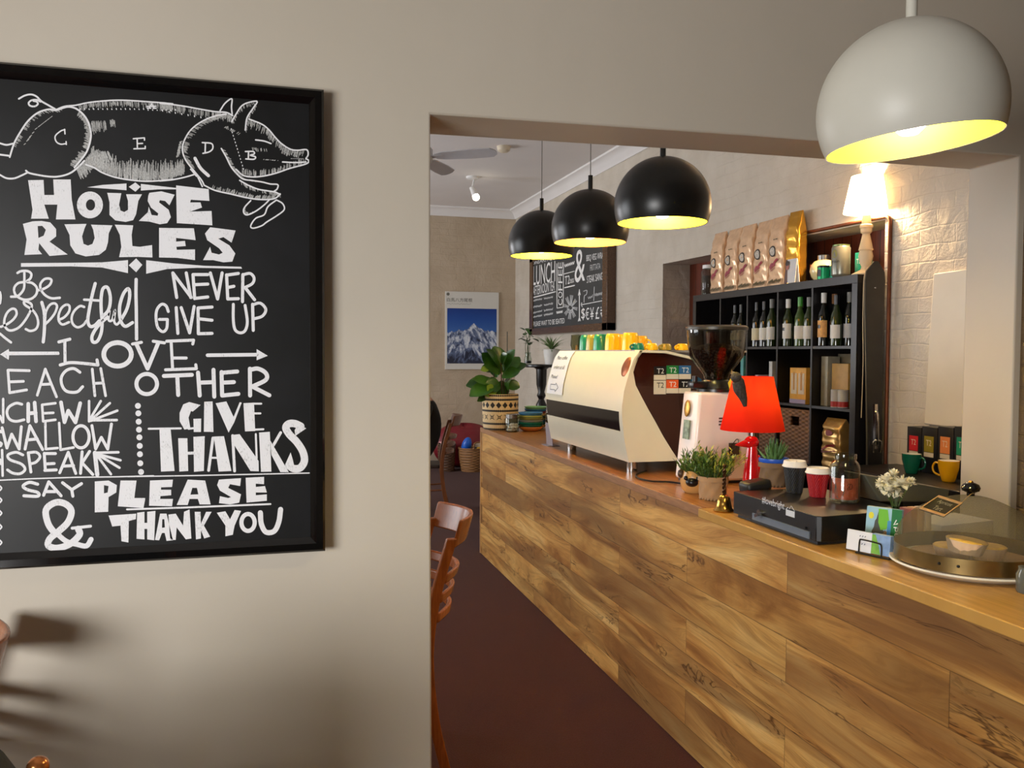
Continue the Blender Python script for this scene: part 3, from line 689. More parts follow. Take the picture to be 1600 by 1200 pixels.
for yy in (3.05, 3.75, 4.1, 4.55, 5.2, 5.9):
    m = MB(); m.cyl((1.5562, yy, TOP+0.001), (1.5562, yy, TOP+0.003), 0.004, n=10); loc_build(m, 'screw', CHROME, ft)
nt = MB(); nt.bb(1.53, 2.18, 0.90, 2.860, 0.94, TOP)
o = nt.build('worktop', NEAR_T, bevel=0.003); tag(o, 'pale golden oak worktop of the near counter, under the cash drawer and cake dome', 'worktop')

# ------------------------------------------------------------------ pendant lamps over the counter
def glow(name, rgb, s):
    if name in _M: return _M[name]
    k = NT(name); e = k.n('ShaderNodeEmission'); e.inputs[0].default_value = lin(rgb); e.inputs[1].default_value = s
    k.l(e.outputs[0], k.out.inputs[0]); _M[name] = k.m; return k.m
def pendant(label, px, py, Y, D, outer, inner, bulbm, ceil, tilt=0.0, stemh=0.065, group='ball pendants over the counter'):
    c = at(px, py, Y=Y); Rr = D/2
    t = thing('pendant_lamp', label, 'pendant lamp', tuple(c), 0, group)
    a0 = math.asin(0.37); n = 30
    def arc(r, rev=False):
        q = [(r*math.sin(th), r*math.cos(th)) for th in [i/n*(math.pi/2+a0) for i in range(n+1)]]
        return q
    rot = Euler((0, tilt, -YAW)) if tilt else None
    M = rot.to_matrix() if rot else None
    o1 = arc(Rr); i1 = arc(Rr-0.003)
    m = MB(); m.lathe(o1+[(i1[-1][0]+0.0008, i1[-1][1])], 56, M=M); m.build('shade', outer, t, angle=60)
    m = MB(); m.lathe(i1, 56, M=M); m.build('shade_lining', inner, t, angle=60)
    m = MB(); m.cyl((0, 0, Rr-0.004), (0, 0, Rr+stemh), 0.011, n=16); m.build('stem', outer, t)
    m = MB(); m.tube([(0, 0, Rr+stemh), (0, 0, ceil-c.z)], 0.0022, 6); m.build('cord', mat('grey_cord', (120, 118, 112), 0.6), t)
    m = MB(); m.cyl((0, 0, ceil-c.z-0.03), (0, 0, ceil-c.z), 0.05, n=24); m.build('ceiling_rose', outer, t)
    m = MB(); m.cyl((0, 0, Rr-0.006), (0, 0, 0.045), 0.018, n=16); hold = m.build('lamp_holder', WHT, t)
    m = MB(); m.lathe([(0.012, 0.05), (0.016, 0.035), (0.030, 0.012), (0.036, -0.010), (0.032, -0.032), (0.018, -0.046), (0, -0.050)], 24); m.build('bulb', bulbm, hold)
    return t
PBLK = mat('pendant_black', (17, 18, 18), 0.33, var=0.02, spec=0.45)
PWHT = mat('pendant_stone_white', (214, 211, 198), 0.42, var=0.02)
YEL = mat('lime_yellow_lining', (252, 246, 34), 0.5, var=0.0)
AMB = mat('amber_lining', (255, 204, 96), 0.5, var=0.0)
B1 = glow('lamp_glow_neutral', (255, 232, 186), 260); B2 = glow('lamp_glow_warm', (255, 190, 110), 240)
pendant('small-looking black ball pendant farthest away, in front of the lunch menu board', 846, 381, 4.50, 0.365, PBLK, YEL, B1, CZ)
pendant('middle black ball pendant with warm amber inside', 922, 357, 3.80, 0.365, PBLK, AMB, B2, CZ)
pendant('nearest black ball pendant tucked under the opening, by the brick wall', 1035, 321, 3.00, 0.366, PBLK, YEL, B1, CZ)
pendant('large off-white ball pendant with lime yellow lining in the front room', 1421, 174, 1.50, 0.366, PWHT, YEL, B1, CZ, tilt=R(-6.5), stemh=0.045)

# ------------------------------------------------------------------ espresso machine
def prof_x(z):
    P = [(1.03, 1.640), (1.13, 1.618), (1.22, 1.606), (1.29, 1.602), (1.375, 1.614), (1.48, 1.645), (1.53, 1.664), (1.563, 1.692), (1.60, 1.72)]
    for (a, xa), (b, xb) in zip(P, P[1:]):
        if z <= b: return xa+(xb-xa)*(z-a)/(b-a)
    return P[-1][1]
MY0, MY1 = 3.765, 4.93
em = thing('espresso_machine', 'cream and burgundy espresso machine on the counter', 'coffee machine', (1.9, 4.35, TOP))
BURG = mat('burgundy_panel', (46, 13, 9), 0.25, var=0.03, coat=0.3)
body = [(1.66, 1.03), (2.36, 1.03), (2.36, 1.34), (2.22, 1.44), (2.10, 1.485), (1.96, 1.524), (1.83, 1.551), (1.70, 1.556), (1.66, 1.50), (1.63, 1.30)]
m = MB(); m.prism(body, MY0+0.02, MY1-0.02, 'xz'); loc_build(m, 'body', BURG, em)
def shell(z0, z1, n=8):
    zs = [z0+(z1-z0)*i/n for i in range(n+1)]
    return [(prof_x(z), z) for z in zs]+[(prof_x(z)+0.025, z) for z in reversed(zs)]
m = MB(); m.prism(shell(1.03, 1.175), MY0+0.003, MY1, 'xz'); loc_build(m, 'lower_panel', CREAM, em)
m = MB(); m.prism([(x+0.004, z) for x, z in shell(1.175, 1.27)], MY0+0.003, MY1-0.002, 'xz'); loc_build(m, 'black_band', mat('gloss_black_band', (8, 8, 9), 0.16, var=0, spec=0.25), em)
m = MB(); m.prism(shell(1.27, 1.563), MY0+0.003, MY1, 'xz'); loc_build(m, 'upper_panel', CREAM, em)
wing = [(prof_x(1.03+0.533*i/14)-0.002, 1.03+0.533*i/14) for i in range(15)]
rgt = [at(px, py, Y=MY0) for px, py in ((1059, 720), (1048, 703), (1035, 682), (1022, 658), (1011, 638.7), (1001, 620), (991.7, 601.8), (983, 576), (990, 553))]
wing = list(reversed(wing))+[(max(p.x, prof_x(p.z)+0.010), max(p.z, 1.03)) for p in rgt[:-1]]+[(prof_x(1.53)+0.012, 1.53), (prof_x(1.563)+0.012, 1.5632)]
m = MB(); m.prism(wing, MY0-0.012, MY0+0.026, 'xz'); loc_build(m, 'side_wing', CREAM, em)
arc_o = [(1.692, 1.566), (1.83, 1.563), (1.96, 1.536), (2.10, 1.497), (2.22, 1.452), (2.37, 1.35)]
m = MB(); m.prism(arc_o+[(x-0.004, z-0.012) for x, z in reversed(arc_o)], MY0-0.012, MY0+0.05, 'xz'); loc_build(m, 'top_rim', CREAM, em)
m = MB(); m.bb(1.69, 2.30, MY0+0.05, MY1, 1.556, 1.566); loc_build(m, 'cup_tray', CHROME, em)
for fx, fy in ((1.694, 3.84), (1.724, 4.79), (2.2, 3.84), (2.2, 4.79)):
    m = MB(); m.cyl((fx, fy, TOP+0.0005), (fx, fy, 1.032), 0.026, n=24); loc_build(m, 'foot', CHROME, em)
bc = at(974, 573, X=1.632)
m = MB(); m.lathe([(0, 0.004), (0.8, 0.004), (1, 0.0), (1, -0.004), (0, -0.004)], 32)
for v in m.bm.verts: v.co = Vector((prof_x(bc.z+v.co.x*0.047)-v.co.z-0.002, bc.y+v.co.y*0.045, bc.z+v.co.x*0.047))
loc_build(m, 'badge', mat('copper_badge', (150, 84, 44), 0.35, 0.7, var=0.25, scale=60), em)
# tea stickers on the burgundy side
ST = [((12, 12, 14), CHALKW), ((22, 122, 60), CHALKW), ((42, 104, 160), CHALKW), ((226, 214, 190), BLK), ((232, 92, 40), CHALKW), ((12, 12, 14), CHALKW)]
q0 = at(1021.6, 572.4, Y=MY0+0.018); q1 = at(1079.5, 616.5, Y=MY0+0.018)
cw = (q1.x-q0.x)/3; chh = (q0.z-q1.z)/2; yS = MY0+0.0185
for i, (c, tm) in enumerate(ST):
    r, cc = divmod(i, 3); x0 = q0.x+cc*cw; z1 = q0.z-r*chh-(-0.004 if cc else 0)
    stk = MB(); stk.bb(x0+0.001, x0+cw-0.0015, yS-0.001, yS+0.001, z1-chh+0.003, z1-chh*0.60 if i != 3 else z1)
    stick = loc_build(stk, 'tea_sticker', mat('sticker_cream', (224, 216, 196), 0.6), em)
    if i != 3:
        stk = MB(); stk.bb(x0+0.001, x0+cw-0.0015, yS-0.0012, yS+0.001, z1-chh*0.60, z1)
        loc_build(stk, 'sticker_top', mat('sticker_%d_%d_%d' % c, c, 0.5), em).parent = stick
    stk = MB(); stk.text('T2', (x0+cw*0.52, yS-0.002, z1-chh*0.50), (1, 0, 0), (0, 0, 1), chh*0.36, cw*0.56, 'C')
    loc_build(stk, 'sticker_lettering', tm, em, flat=True).parent = stick
p = at(1088, 598, Y=MY0+0.018)
m = MB(); m.cyl((p.x, yS-0.001, p.z), (p.x, yS+0.001, p.z), 0.033, n=6); loc_build(m, 'tea_sticker', mat('sticker_petrol', (30, 92, 120), 0.5), em)
# power cord
m = MB(); pts = [at(x, y, Z=TOP+0.006) for x, y in ((1010, 735), (994, 742), (1000, 748), (1020, 752), (1045, 753), (1068, 756))]
m.tube(pts, 0.004, 8, sm=6); o = m.build('power_cord', BLK); tag(o, 'black power cord looping over the worktop between coffee machine and grinder', 'cord')
# paper notice taped on the machine
ya = at(871, 556, X=1.69).y; yb = at(900, 559, X=1.69).y; zb = at(877, 617, X=1.61).z
ya = min(ya, MY1-0.01)
nt_ = thing('paper_notice', 'white paper notice about ordering at the till, taped to the coffee machine', 'paper notice', (1.66, (ya+yb)/2, zb))
m = MB(); m.grid(lambda u, v: (prof_x(zb+(1.562-zb)*v)-0.005, ya+(yb-ya)*u-0.02*(1-v), zb+(1.562-zb)*v), 4, 12); loc_build(m, 'sheet', PAPER, nt_)
hgt = 1.562-zb; wd = ya-yb; INKG = mat('grey_ink', (92, 92, 100), 0.8)
def ink(m, nm):
    for v in m.bm.verts: v.co.x = prof_x(v.co.z)-0.0062
    loc_build(m, nm, INKG, nt_, flat=True)
for i, s in enumerate(('Place coffee', 'orders at till', 'Please!')):
    m = MB(); m.text(s, (0, ya-wd*0.14-0.012, zb+hgt*(0.80-0.22*i)), (0, -1, 0), (0, 0, 1), hgt*0.085, wd*(0.66 if i < 2 else 0.40)); ink(m, 'ink_line')
m = MB()
af = lambda x, y: (0, ya-wd*x-0.014, zb+hgt*y)
for a_, b_ in (((0.22, 0.22), (0.55, 0.22)), ((0.22, 0.10), (0.55, 0.10)), ((0.22, 0.22), (0.22, 0.10)), ((0.55, 0.26), (0.72, 0.16)), ((0.72, 0.16), (0.55, 0.06)), ((0.55, 0.22), (0.55, 0.26)), ((0.55, 0.10), (0.55, 0.06))):
    m.stroke([a_, b_], 0.012, af, False)
ink(m, 'ink_arrow')

# cups and glasses on the machine
def mug(label, loc, rgb, r=0.042, h=0.075, inv=False, hdir=0.0, inner=(236, 232, 220), group=None, taper=0.74, name='mug', cat='cup'):
    t = thing(name, label, cat, loc, hdir, group)
    pr = [(0, 0), (r*taper*0.9, 0), (r*taper, 0.003), (r*(taper+0.12), h*0.25), (r*0.97, h*0.7), (r, h)]
    inn = [(r-0.003, h), (r*0.94, h*0.7), (r*(taper+0.06), h*0.25), (r*taper*0.9, 0.006), (0, 0.006)]
    fl = (lambda q: [(a, h-b) for a, b in q]) if inv else (lambda q: q)
    m = MB(); m.lathe(fl(pr+[(r-0.0015, h+0.0008)]), 32); m.build('cup_wall', mat('glaze_%d_%d_%d' % rgb, rgb, 0.25, var=0.03, coat=0.3), t)
    m = MB(); m.lathe(fl([(r-0.0015, h+0.0006)]+inn), 32); m.build('cup_inside', mat('glaze_inside', inner, 0.3, var=0.02), t)
    zz = lambda f: h-h*f if inv else h*f
    m = MB(); m.tube([(r*0.93, 0, zz(0.80)), (r*1.35, 0, zz(0.85)), (r*1.62, 0, zz(0.62)), (r*1.45, 0, zz(0.36)), (r*0.86, 0, zz(0.24))], 0.0045, 8, sm=5)
    m.build('handle', _M['glaze_%d_%d_%d' % rgb], t); return t
TEAL = (20, 120, 104); OLIVE = (150, 142, 60); YELL = (244, 196, 18)
CT = 1.5665; g = 'upside-down cups on the coffee machine'
for px, c, lab, yy_ in ((917, TEAL, 'teal upside-down cup next to the glasses on the coffee machine', 0), (927.5, OLIVE, 'olive upside-down cup between two teal cups on the coffee machine', 0), (939, TEAL, 'teal upside-down cup beside the yellow ones on the coffee machine', 0),
                    (958, YELL, 'yellow upside-down cup beside the teal one on the coffee machine', 0), (985, YELL, 'yellow upside-down cup nearest the viewer in the front row on the coffee machine', 0)):
    p = at(px, 545, X=1.765)
    mug(lab, (1.765, p.y, CT), c, 0.045, 0.088, True, R(40), group=g, taper=0.8)
for px, X, c, lab, hh in ((972, 1.87, YELL, 'yellow upside-down cup in the second row on the coffee machine', 0.088), (1000, 1.87, (238, 190, 30), 'mustard cup behind the nearest yellow cup on the coffee machine', 0.075)):
    p = at(px, 540, X=X); mug(lab, (X, p.y, CT), c, 0.044, hh, True, R(-60), group=g, taper=0.8)
for px, X, c, lab in ((1005, 1.73, TEAL, 'small teal espresso cup by the front rim of the coffee machine'), (1018, 1.83, YELL, 'small yellow espresso cup on top of the coffee machine beside the teal one'), (1040, 1.98, OLIVE, 'small olive espresso cup at the back of the coffee machine top'), (1066, 2.03, YELL, 'small yellow espresso cup by the grinder hopper')):
    p = at(px, 552, X=X); mug(lab, (X, max(p.y, MY0+0.10), CT), c, 0.032, 0.034, True, R(200), group='small espresso cups on the coffee machine', taper=0.75)
GL = thin_glass('clear_glass', (236, 240, 236), 1.0)
for i, (px, X, lab) in enumerate(((901, 1.73, 'clear ribbed glass at the far end of the coffee machine top, front one'), (903, 1.83, 'clear ribbed glass at the far end of the coffee machine top, rear one'))):
    p = at(px, 548, X=X); m = MB()
    m.lathe([(0.030, 0.003), (0.031, 0.0), (0.038, 0.03), (0.036, 0.06), (0.034, 0.09), (0.0, 0.095), (0.0, 0.091), (0.032, 0.087), (0.034, 0.06), (0.036, 0.03), (0.030, 0.003)], 12)
    o = m.build('drinking_glass', thin_glass('ribbed_glass', (226, 226, 210), 1.6), loc=(X, min(p.y, MY1-0.042), CT), flat=True); tag(o, lab, 'glass', 'glasses on the coffee machine')

# ------------------------------------------------------------------ coffee grinder
gy0, gy1 = 3.37, 3.54
gr = thing('coffee_grinder', 'white coffee grinder with a glass hopper of beans', 'coffee grinder', (1.92, 3.45, TOP))
GW = mat('grinder_white', (236, 226, 222), 0.25, var=0.01, coat=0.3)
m = MB()
lo = [(1.772, gy0), (2.075, gy0), (2.075, gy1), (1.772, gy1)]; hi = [(1.806, gy0+0.004), (2.04, gy0+0.004), (2.04, gy1-0.01), (1.806, gy1-0.01)]
A_ = [m.bm.verts.new((x, y, TOP+0.012)) for x, y in lo]; B_ = [m.bm.verts.new((x, y, 1.38)) for x, y in hi]
m.bm.faces.new(A_); m.bm.faces.new(B_)
for i in range(4): m.bm.faces.new((A_[i], A_[(i+1) % 4], B_[(i+1) % 4], B_[i]))
loc_build(m, 'housing', GW, gr, bevel=0.012)
m = MB(); m.bb(1.785, 2.06, gy0+0.015, gy1-0.015, TOP+0.0005, TOP+0.014); loc_build(m, 'base', BLK, gr)
m = MB()
for i in range(3): m.bb(1.90, 2.0, gy0-0.001, gy0+0.006, 1.262-0.014*i, 1.268-0.014*i)
loc_build(m, 'vent_slits', mat('dark_slit', (58, 34, 32), 0.6), gr)
p = at(1073, 638, X=1.789)
m = MB(); m.sphere((p.x+0.002, p.y, p.z), 1.0, (0.004, 0.027, 0.038), (0, R(5), 0)); loc_build(m, 'badge', mat('brass_badge', (176, 128, 48), 0.3, 0.8, var=0.3, scale=70), gr)
p = at(1072, 671, X=1.782); m = MB(); m.box((p.x+0.001, p.y, p.z), (0.006, 0.05, 0.085), (0, R(5), 0)); loc_build(m, 'photo_sticker', mat('sticker_photo', (120, 140, 120), 0.5, var=0.5, scale=60), gr)
hx, hy = 1.93, 3.455
m = MB(); m.lathe([(0, 1.38), (0.085, 1.38), (0.085, 1.392), (0.066, 1.396), (0.062, 1.425), (0.056, 1.432), (0, 1.432)], 32, (hx, hy, 0)); loc_build(m, 'collar', BLK, gr)
m = MB(); m.bb(1.80, 1.90, hy-0.03, hy+0.03, 1.395, 1.425, 0.006); m.cyl((1.825, hy, 1.42), (1.825, hy, 1.45), 0.012, n=12); loc_build(m, 'adjusting_lever', BLK, gr)
m = MB(); m.lathe([(0.052, 1.433), (0.058, 1.455), (0.118, 1.535), (0.127, 1.58), (0.134, 1.655), (0.131, 1.655), (0.124, 1.58), (0.115, 1.537), (0.055, 1.457), (0.049, 1.433)], 40, (hx, hy, 0))
loc_build(m, 'hopper', thin_glass('smoky_clear_plastic', (214, 212, 206), 1.5), gr)
m = MB(); m.lathe([(0.048, 1.434), (0.053, 1.458), (0.112, 1.538), (0.118, 1.565), (0.09, 1.583), (0.04, 1.595), (0, 1.598)], 40, (hx, hy, 0))
k = NT('roasted_beans'); vz = k.n('ShaderNodeTexVoronoi'); vz.inputs['Scale'].default_value = 90; k.l(k.obj(), vz.inputs['Vector'])
k.l(k.ramp(vz.outputs['Distance'], [(0.1, lin((70, 40, 22))), (0.6, lin((26, 13, 8)))]), k.b.inputs['Base Color']); k.l(k.bump(vz.outputs['Distance'], 1.0, 0.006), k.b.inputs['Normal']); k.b.inputs['Roughness'].default_value = 0.4
BEANS = k.m; o = loc_build(m, 'coffee_beans', BEANS, gr); o['kind'] = 'stuff'
m = MB(); m.lathe([(0, 1.656), (0.137, 1.656), (0.138, 1.668), (0.125, 1.676), (0, 1.68)], 40, (hx, hy, 0)); loc_build(m, 'lid', mat('lid_dark', (44, 42, 38), 0.35), gr)
# swing tag hanging on the grinder
t = thing('swing_tag', 'dark square card tag on a looped cord against the grinder', 'tag', (2.02, gy0-0.008, 1.12))
p = at(1147, 703, Y=gy0-0.008)
m = MB(); m.box((p.x, p.y, p.z), (0.052, 0.003, 0.062)); loc_build(m, 'card', mat('dark_card', (70, 58, 44), 0.7), t)
pts = [at(x, y, Y=gy0-0.011) for x, y in ((1130, 719), (1140, 702), (1150, 687), (1154, 689), (1150, 699), (1142, 708))]
m = MB(); m.tube(pts, 0.0016, 6, sm=5); loc_build(m, 'cord_loop', BLK, t)
# little yellow paper pennant on the grinder
t = thing('paper_pennant', 'small yellow paper pennant on a thin stick on top of the grinder', 'pennant', (1.985, 3.40, 1.382))
m = MB(); m.tube([(0, 0, 0), (-0.01, 0, 0.105)], 0.0018, 6); m.build('stick', mat('pale_stick', (220, 200, 120), 0.6), t)
m = MB(); m.prism([(0.006, 0.085), (-0.05, 0.005), (0.012, 0.005)], -0.001, 0.001, 'xz'); m.build('flag', mat('yellow_card', (240, 214, 60), 0.6), t)

# ------------------------------------------------------------------ red bird lamp
lx, ly = 1.876, 3.06
lp = thing('table_lamp', 'red table lamp with a bird-shaped base and red drum shade', 'table lamp', (lx, ly, TOP+0.0005))
REDG = mat('gloss_red', (206, 16, 24), 0.15, var=0.02, coat=0.5)
m = MB(); m.lathe([(0, 0), (0.052, 0), (0.052, 0.008), (0.040, 0.014), (0.037, 0.05), (0.033, 0.10), (0.026, 0.15), (0.022, 0.185), (0.020, 0.205), (0, 0.21)], 28)
m.sphere((-0.003, 0, 0.218), 0.029, (1.12, 0.85, 0.9)); m.lathe([(0.017, 0), (0.012, 0.02), (0.005, 0.045), (0, 0.055)], 16, (-0.024, 0, 0.214), Euler((0, R(-96), 0)).to_matrix())
for s in (-1, 1): m.sphere((0.016, s*0.012, 0.115), 0.022, (0.9, 0.8, 2.4), (0, R(8), 0))
m.build('bird_base', REDG, lp)
m = MB(); m.cyl((0, 0, 0.242), (0, 0, 0.355), 0.008, n=12); m.build('stem', CHROME, lp)
k = NT('red_fabric_shade'); df = k.n('ShaderNodeBsdfDiffuse'); tl = k.n('ShaderNodeBsdfTranslucent'); ms = k.n('ShaderNodeMixShader')
df.inputs[0].default_value = lin((206, 26, 28)); tl.inputs[0].default_value = lin((255, 92, 44)); ms.inputs[0].default_value = 0.4
wv = k.noise(k.obj(), 300, 2); k.l(k.bump(wv, 0.2, 0.002), df.inputs['Normal'])
k.l(df.outputs[0], ms.inputs[1]); k.l(tl.outputs[0], ms.inputs[2]); k.l(ms.outputs[0], k.out.inputs[0])
m = MB(); m.lathe([(0.1275, 0.268), (0.0795, 0.485)], 48); sh = m.build('lamp_shade', k.m, lp)
m = MB(); m.lathe([(0.008, 0.355), (0.015, 0.37), (0.024, 0.405), (0.018, 0.43), (0, 0.44)], 20); m.build('bulb', glow('lamp_glow_red', (255, 206, 130), 21), lp)
m = MB()
for a in range(3): m.tube([(0.078*math.cos(a*2.1), 0.078*math.sin(a*2.1), 0.478), (0.006*math.cos(a*2.1), 0.006*math.sin(a*2.1), 0.30)], 0.0015, 6)
m.build('shade_carrier', CHROME, lp)
# dark bird perched on the shade
p = at(1153, 600, Y=ly-0.085)
t = thing('toy_bird', 'dark grey-brown feathered toy bird perched on the red lamp shade', 'ornament', tuple(p))
m = MB(); m.tube([(-0.008, 0, 0.022), (0.0, 0, 0.01), (0.008, 0.0, -0.02), (0.022, -0.004, -0.055), (0.030, -0.006, -0.088)], [0.013, 0.024, 0.025, 0.016, 0.007], 12, sm=5)
m.sphere((-0.012, -0.006, 0.026), 0.021)
for s in (-1, 1): m.sphere((0.008+0.008*s, -0.012, -0.02), 0.013, (0.6, 0.8, 3.0), (0, R(-14), 0))
m.build('feathered_body', mat('dark_feathers', (62, 54, 48), 0.7, var=0.45, scale=120, bump=0.6), t)
m = MB(); m.cyl((-0.02, -0.012, 0.022), (-0.032, -0.02, 0.016), 0.005, 0.0005, 8); m.build('beak', BLK, t)

# ------------------------------------------------------------------ things at the far end of the counter
def leaf(m, base, tip, w, curl=0.1, n=6, droop=0.0, obov=True, face=None):
    base, tip = Vector(base), Vector(tip); d = tip-base; L = d.length; d.normalize()
    side = d.cross(Vector((0, 0, 1)))
    if face is not None: side = d.cross(Vector(face))
    side = side.normalized() if side.length > 1e-3 else Vector((1, 0, 0))
    nrm = side.cross(d).normalized()
    rows = []
    for i in range(n+1):
        t = i/n
        ww = w*(math.sin(math.pi*min(1, t**(1.25 if obov else 0.8)*0.97+0.02)))**(0.62 if obov else 0.8)*0.5
        c = base+d*(L*t)-nrm*(droop*L*t*t)
        rows.append((c-side*ww+nrm*(curl*ww), c, c+side*ww+nrm*(curl*ww)))
    vr = [[m.bm.verts.new(p) for p in r] for r in rows]
    for a, b in zip(vr, vr[1:]):
        for j in range(2): m.bm.faces.new((a[j], a[j+1], b[j+1], b[j]))
def leaf_mat(name, a, b, rough=0.35):
    if name in _M: return _M[name]
    k = NT(name); n = k.noise(k.obj(), 9, 3)
    k.l(k.ramp(n, [(0.3, lin(a)), (0.7, lin(b))]), k.b.inputs['Base Color']); k.b.inputs['Roughness'].default_value = rough
    k.b.inputs['Subsurface Weight'].default_value = 0.0; _M[name] = k.m; return k.m
FIG = leaf_mat('fig_leaf_green', (30, 68, 24), (66, 116, 40), 0.28)
FIGL = leaf_mat('young_leaf_green', (120, 160, 50), (150, 184, 70), 0.35)
px0, py0 = 1.662, 6.215
pf = thing('potted_fig', 'broad-leaved green plant in a black and cream woven basket pot on the far counter end', 'potted plant', (px0, py0, TOP+0.0005))
k = NT('woven_black_cream'); x = k.xyz(k.obj())
ang = k.math('DIVIDE', k.math('ARCTAN2', x[1], x[0]), 2*math.pi)
z = x[2]
def tri(v): return k.math('MULTIPLY', k.math('ABSOLUTE', k.math('SUBTRACT', k.math('FRACT', v), 0.5)), 2)
u = k.math('MULTIPLY', ang, 18)
dia = k.math('LESS_THAN', k.math('ADD', tri(u), k.math('DIVIDE', k.math('ABSOLUTE', k.math('SUBTRACT', z, 0.187)), 0.028)), 0.85)
# eight-pointed motifs in the lower band
u2 = k.math('SUBTRACT', k.math('FRACT', k.math('MULTIPLY', ang, 15)), 0.5); a2 = k.math('ABSOLUTE', k.math('MULTIPLY', u2, 0.058)); b2 = k.math('ABSOLUTE', k.math('SUBTRACT', z, 0.098))
cross = k.math('MAXIMUM', k.math('LESS_THAN', k.math('ABSOLUTE', k.math('SUBTRACT', a2, b2)), 0.0035), k.math('LESS_THAN', k.math('MAXIMUM', a2, b2), 0.010))
cross = k.math('MULTIPLY', cross, k.math('LESS_THAN', k.math('MAXIMUM', a2, b2), 0.019))
hole = k.math('LESS_THAN', k.math('MAXIMUM', a2, b2), 0.004)
cross = k.math('SUBTRACT', cross, hole)
saw = k.math('MULTIPLY', tri(k.math('MULTIPLY', ang, 52)), 0.006)
bands = None
for zc, hw in ((0.228, 0.006), (0.145, 0.006), (0.049, 0.006), (0.258, 0.004), (0.008, 0.006)):
    bnd = k.math('LESS_THAN', k.math('ABSOLUTE', k.math('SUBTRACT', z, zc)), k.math('ADD', saw, hw-0.002))
    bands = bnd if bands is None else k.math('MAXIMUM', bands, bnd)
blk_ = k.math('MAXIMUM', k.math('MAXIMUM', dia, cross), bands)
rib = k.math('SINE', k.math('MULTIPLY', z, 900))
c = k.mix(k.noise(k.obj(), 60, 3), lin((206, 172, 118)), lin((236, 212, 164)))
k.l(k.mix(k.math('MAXIMUM', blk_, 0.0), c, lin((30, 22, 18))), k.b.inputs['Base Color']); k.b.inputs['Roughness'].default_value = 0.6
k.l(k.bump(rib, 0.4, 0.003), k.b.inputs['Normal'])
m = MB(); m.lathe([(0, 0), (0.122, 0), (0.130, 0.02), (0.136, 0.12), (0.137, 0.262), (0.133, 0.268), (0.127, 0.262), (0.124, 0.235), (0, 0.235)], 64); m.build('basket_pot', k.m, pf)
m = MB(); m.lathe([(0.125, 0.236), (0.06, 0.243), (0, 0.24)], 32); m.build('soil', mat('dark_soil', (34, 24, 18), 0.9, var=0.3, scale=80, bump=0.6), pf)
stems = [[(0.03, 0.0, 0.236), (0.025, 0.01, 0.40), (0.04, 0.02, 0.52)], [(-0.02, 0.01, 0.236), (-0.045, 0.0, 0.36), (-0.06, -0.01, 0.46)], [(0.005, -0.02, 0.236), (0.0, -0.03, 0.38), (-0.005, -0.03, 0.50)], [(0.05, -0.01, 0.236), (0.055, -0.01, 0.34), (0.08, -0.02, 0.43)]]
for s in stems:
    m = MB(); m.tube(s, 0.0045, 8, sm=5); m.build('stem', mat('brown_stem', (74, 52, 36), 0.7), pf)
m = MB(); m.tube([(0.058, 0.02, 0.236), (0.06, 0.03, 0.735)], 0.003, 6); m.build('support_stake', mat('dark_stake', (40, 46, 36), 0.6), pf)
def pxo(x, y, dy=0.0):
    p = at(x, y, Y=py0+dy); return (p.x-px0, dy, p.z-TOP)
LV = [((781, 585), (756, 552), .11), ((785, 582), (773, 541), .12), ((788, 580), (801, 546), .10), ((786, 588), (822, 565), .085), ((784, 590), (811, 578), .10), ((776, 596), (729, 600), .10), ((778, 600), (735, 615), .12),
      ((776, 604), (752, 620), .10), ((782, 604), (760, 600), .11), ((785, 595), (778, 620), .13), ((790, 600), (797, 600), .09), ((788, 596), (796, 604), .10), ((770, 606), (748, 627), .06), ((772, 580), (754, 572), .08), ((784, 570), (790, 553), .09), ((776, 590), (770, 560), .09), ((788, 600), (812, 604), .08), ((778, 608), (745, 606), .09), ((780, 575), (764, 545), .09), ((790, 585), (812, 556), .08), ((772, 600), (741, 590), .08), ((782, 600), (772, 622), .09)]
for i, (a, b, w) in enumerate(LV):
    m = MB(); dy = (-0.03, 0.02, -0.05, 0.05)[i % 4]
    leaf(m, pxo(a[0], a[1], dy*0.4), pxo(b[0], b[1], dy*1.6-0.02), w*1.12, 0.32, 8, 0.12, True, (random.uniform(-.9, .6), -1, random.uniform(-.2, 1.3))); m.build('leaf', FIG, pf, angle=80)
for a, b, w in (((776, 612), (758, 617), .06), ((770, 612), (762, 603), .07), ((765, 575), (752, 578), .05)):
    m = MB(); leaf(m, pxo(a[0], a[1], -0.05), pxo(b[0], b[1], -0.09), w, 0.2, 6, 0.1, True, (-.2, -1, .4)); o = m.build('leaf', FIGL, pf, angle=80); o['label'] = 'young yellow-green leaf'
# jar of marshmallows
jx, jy = 1.690, 5.985
t = thing('marshmallow_jar', 'small glass jar of white marshmallows with steel lid, in front of the woven pot', 'jar', (jx, jy, TOP))
m = MB(); m.lathe([(0, 0.0), (0.048, 0.0), (0.051, 0.004), (0.051, 0.095), (0.046, 0.104), (0.044, 0.104), (0.048, 0.094), (0.048, 0.006), (0, 0.004)], 36); m.build('glass', GL, t)
m = MB(); m.lathe([(0.0475, 0.098), (0.0475, 0.128), (0.042, 0.132), (0, 0.132)], 36); m.build('lid', CHROME, t)
m = MB(); random.seed(3)
for i in range(34):
    a = random.random()*6.28; r = 0.034*math.sqrt(random.random()); zz = 0.013+0.019*(i % 3)+random.uniform(0, .004)
    m.ico((r*math.cos(a), r*math.sin(a), zz), 0.0115, 2, (1, 1, 0.85))
o = m.build('marshmallows', mat('marshmallow', (240, 230, 224), 0.7, var=0.03), t); o['kind'] = 'stuff'
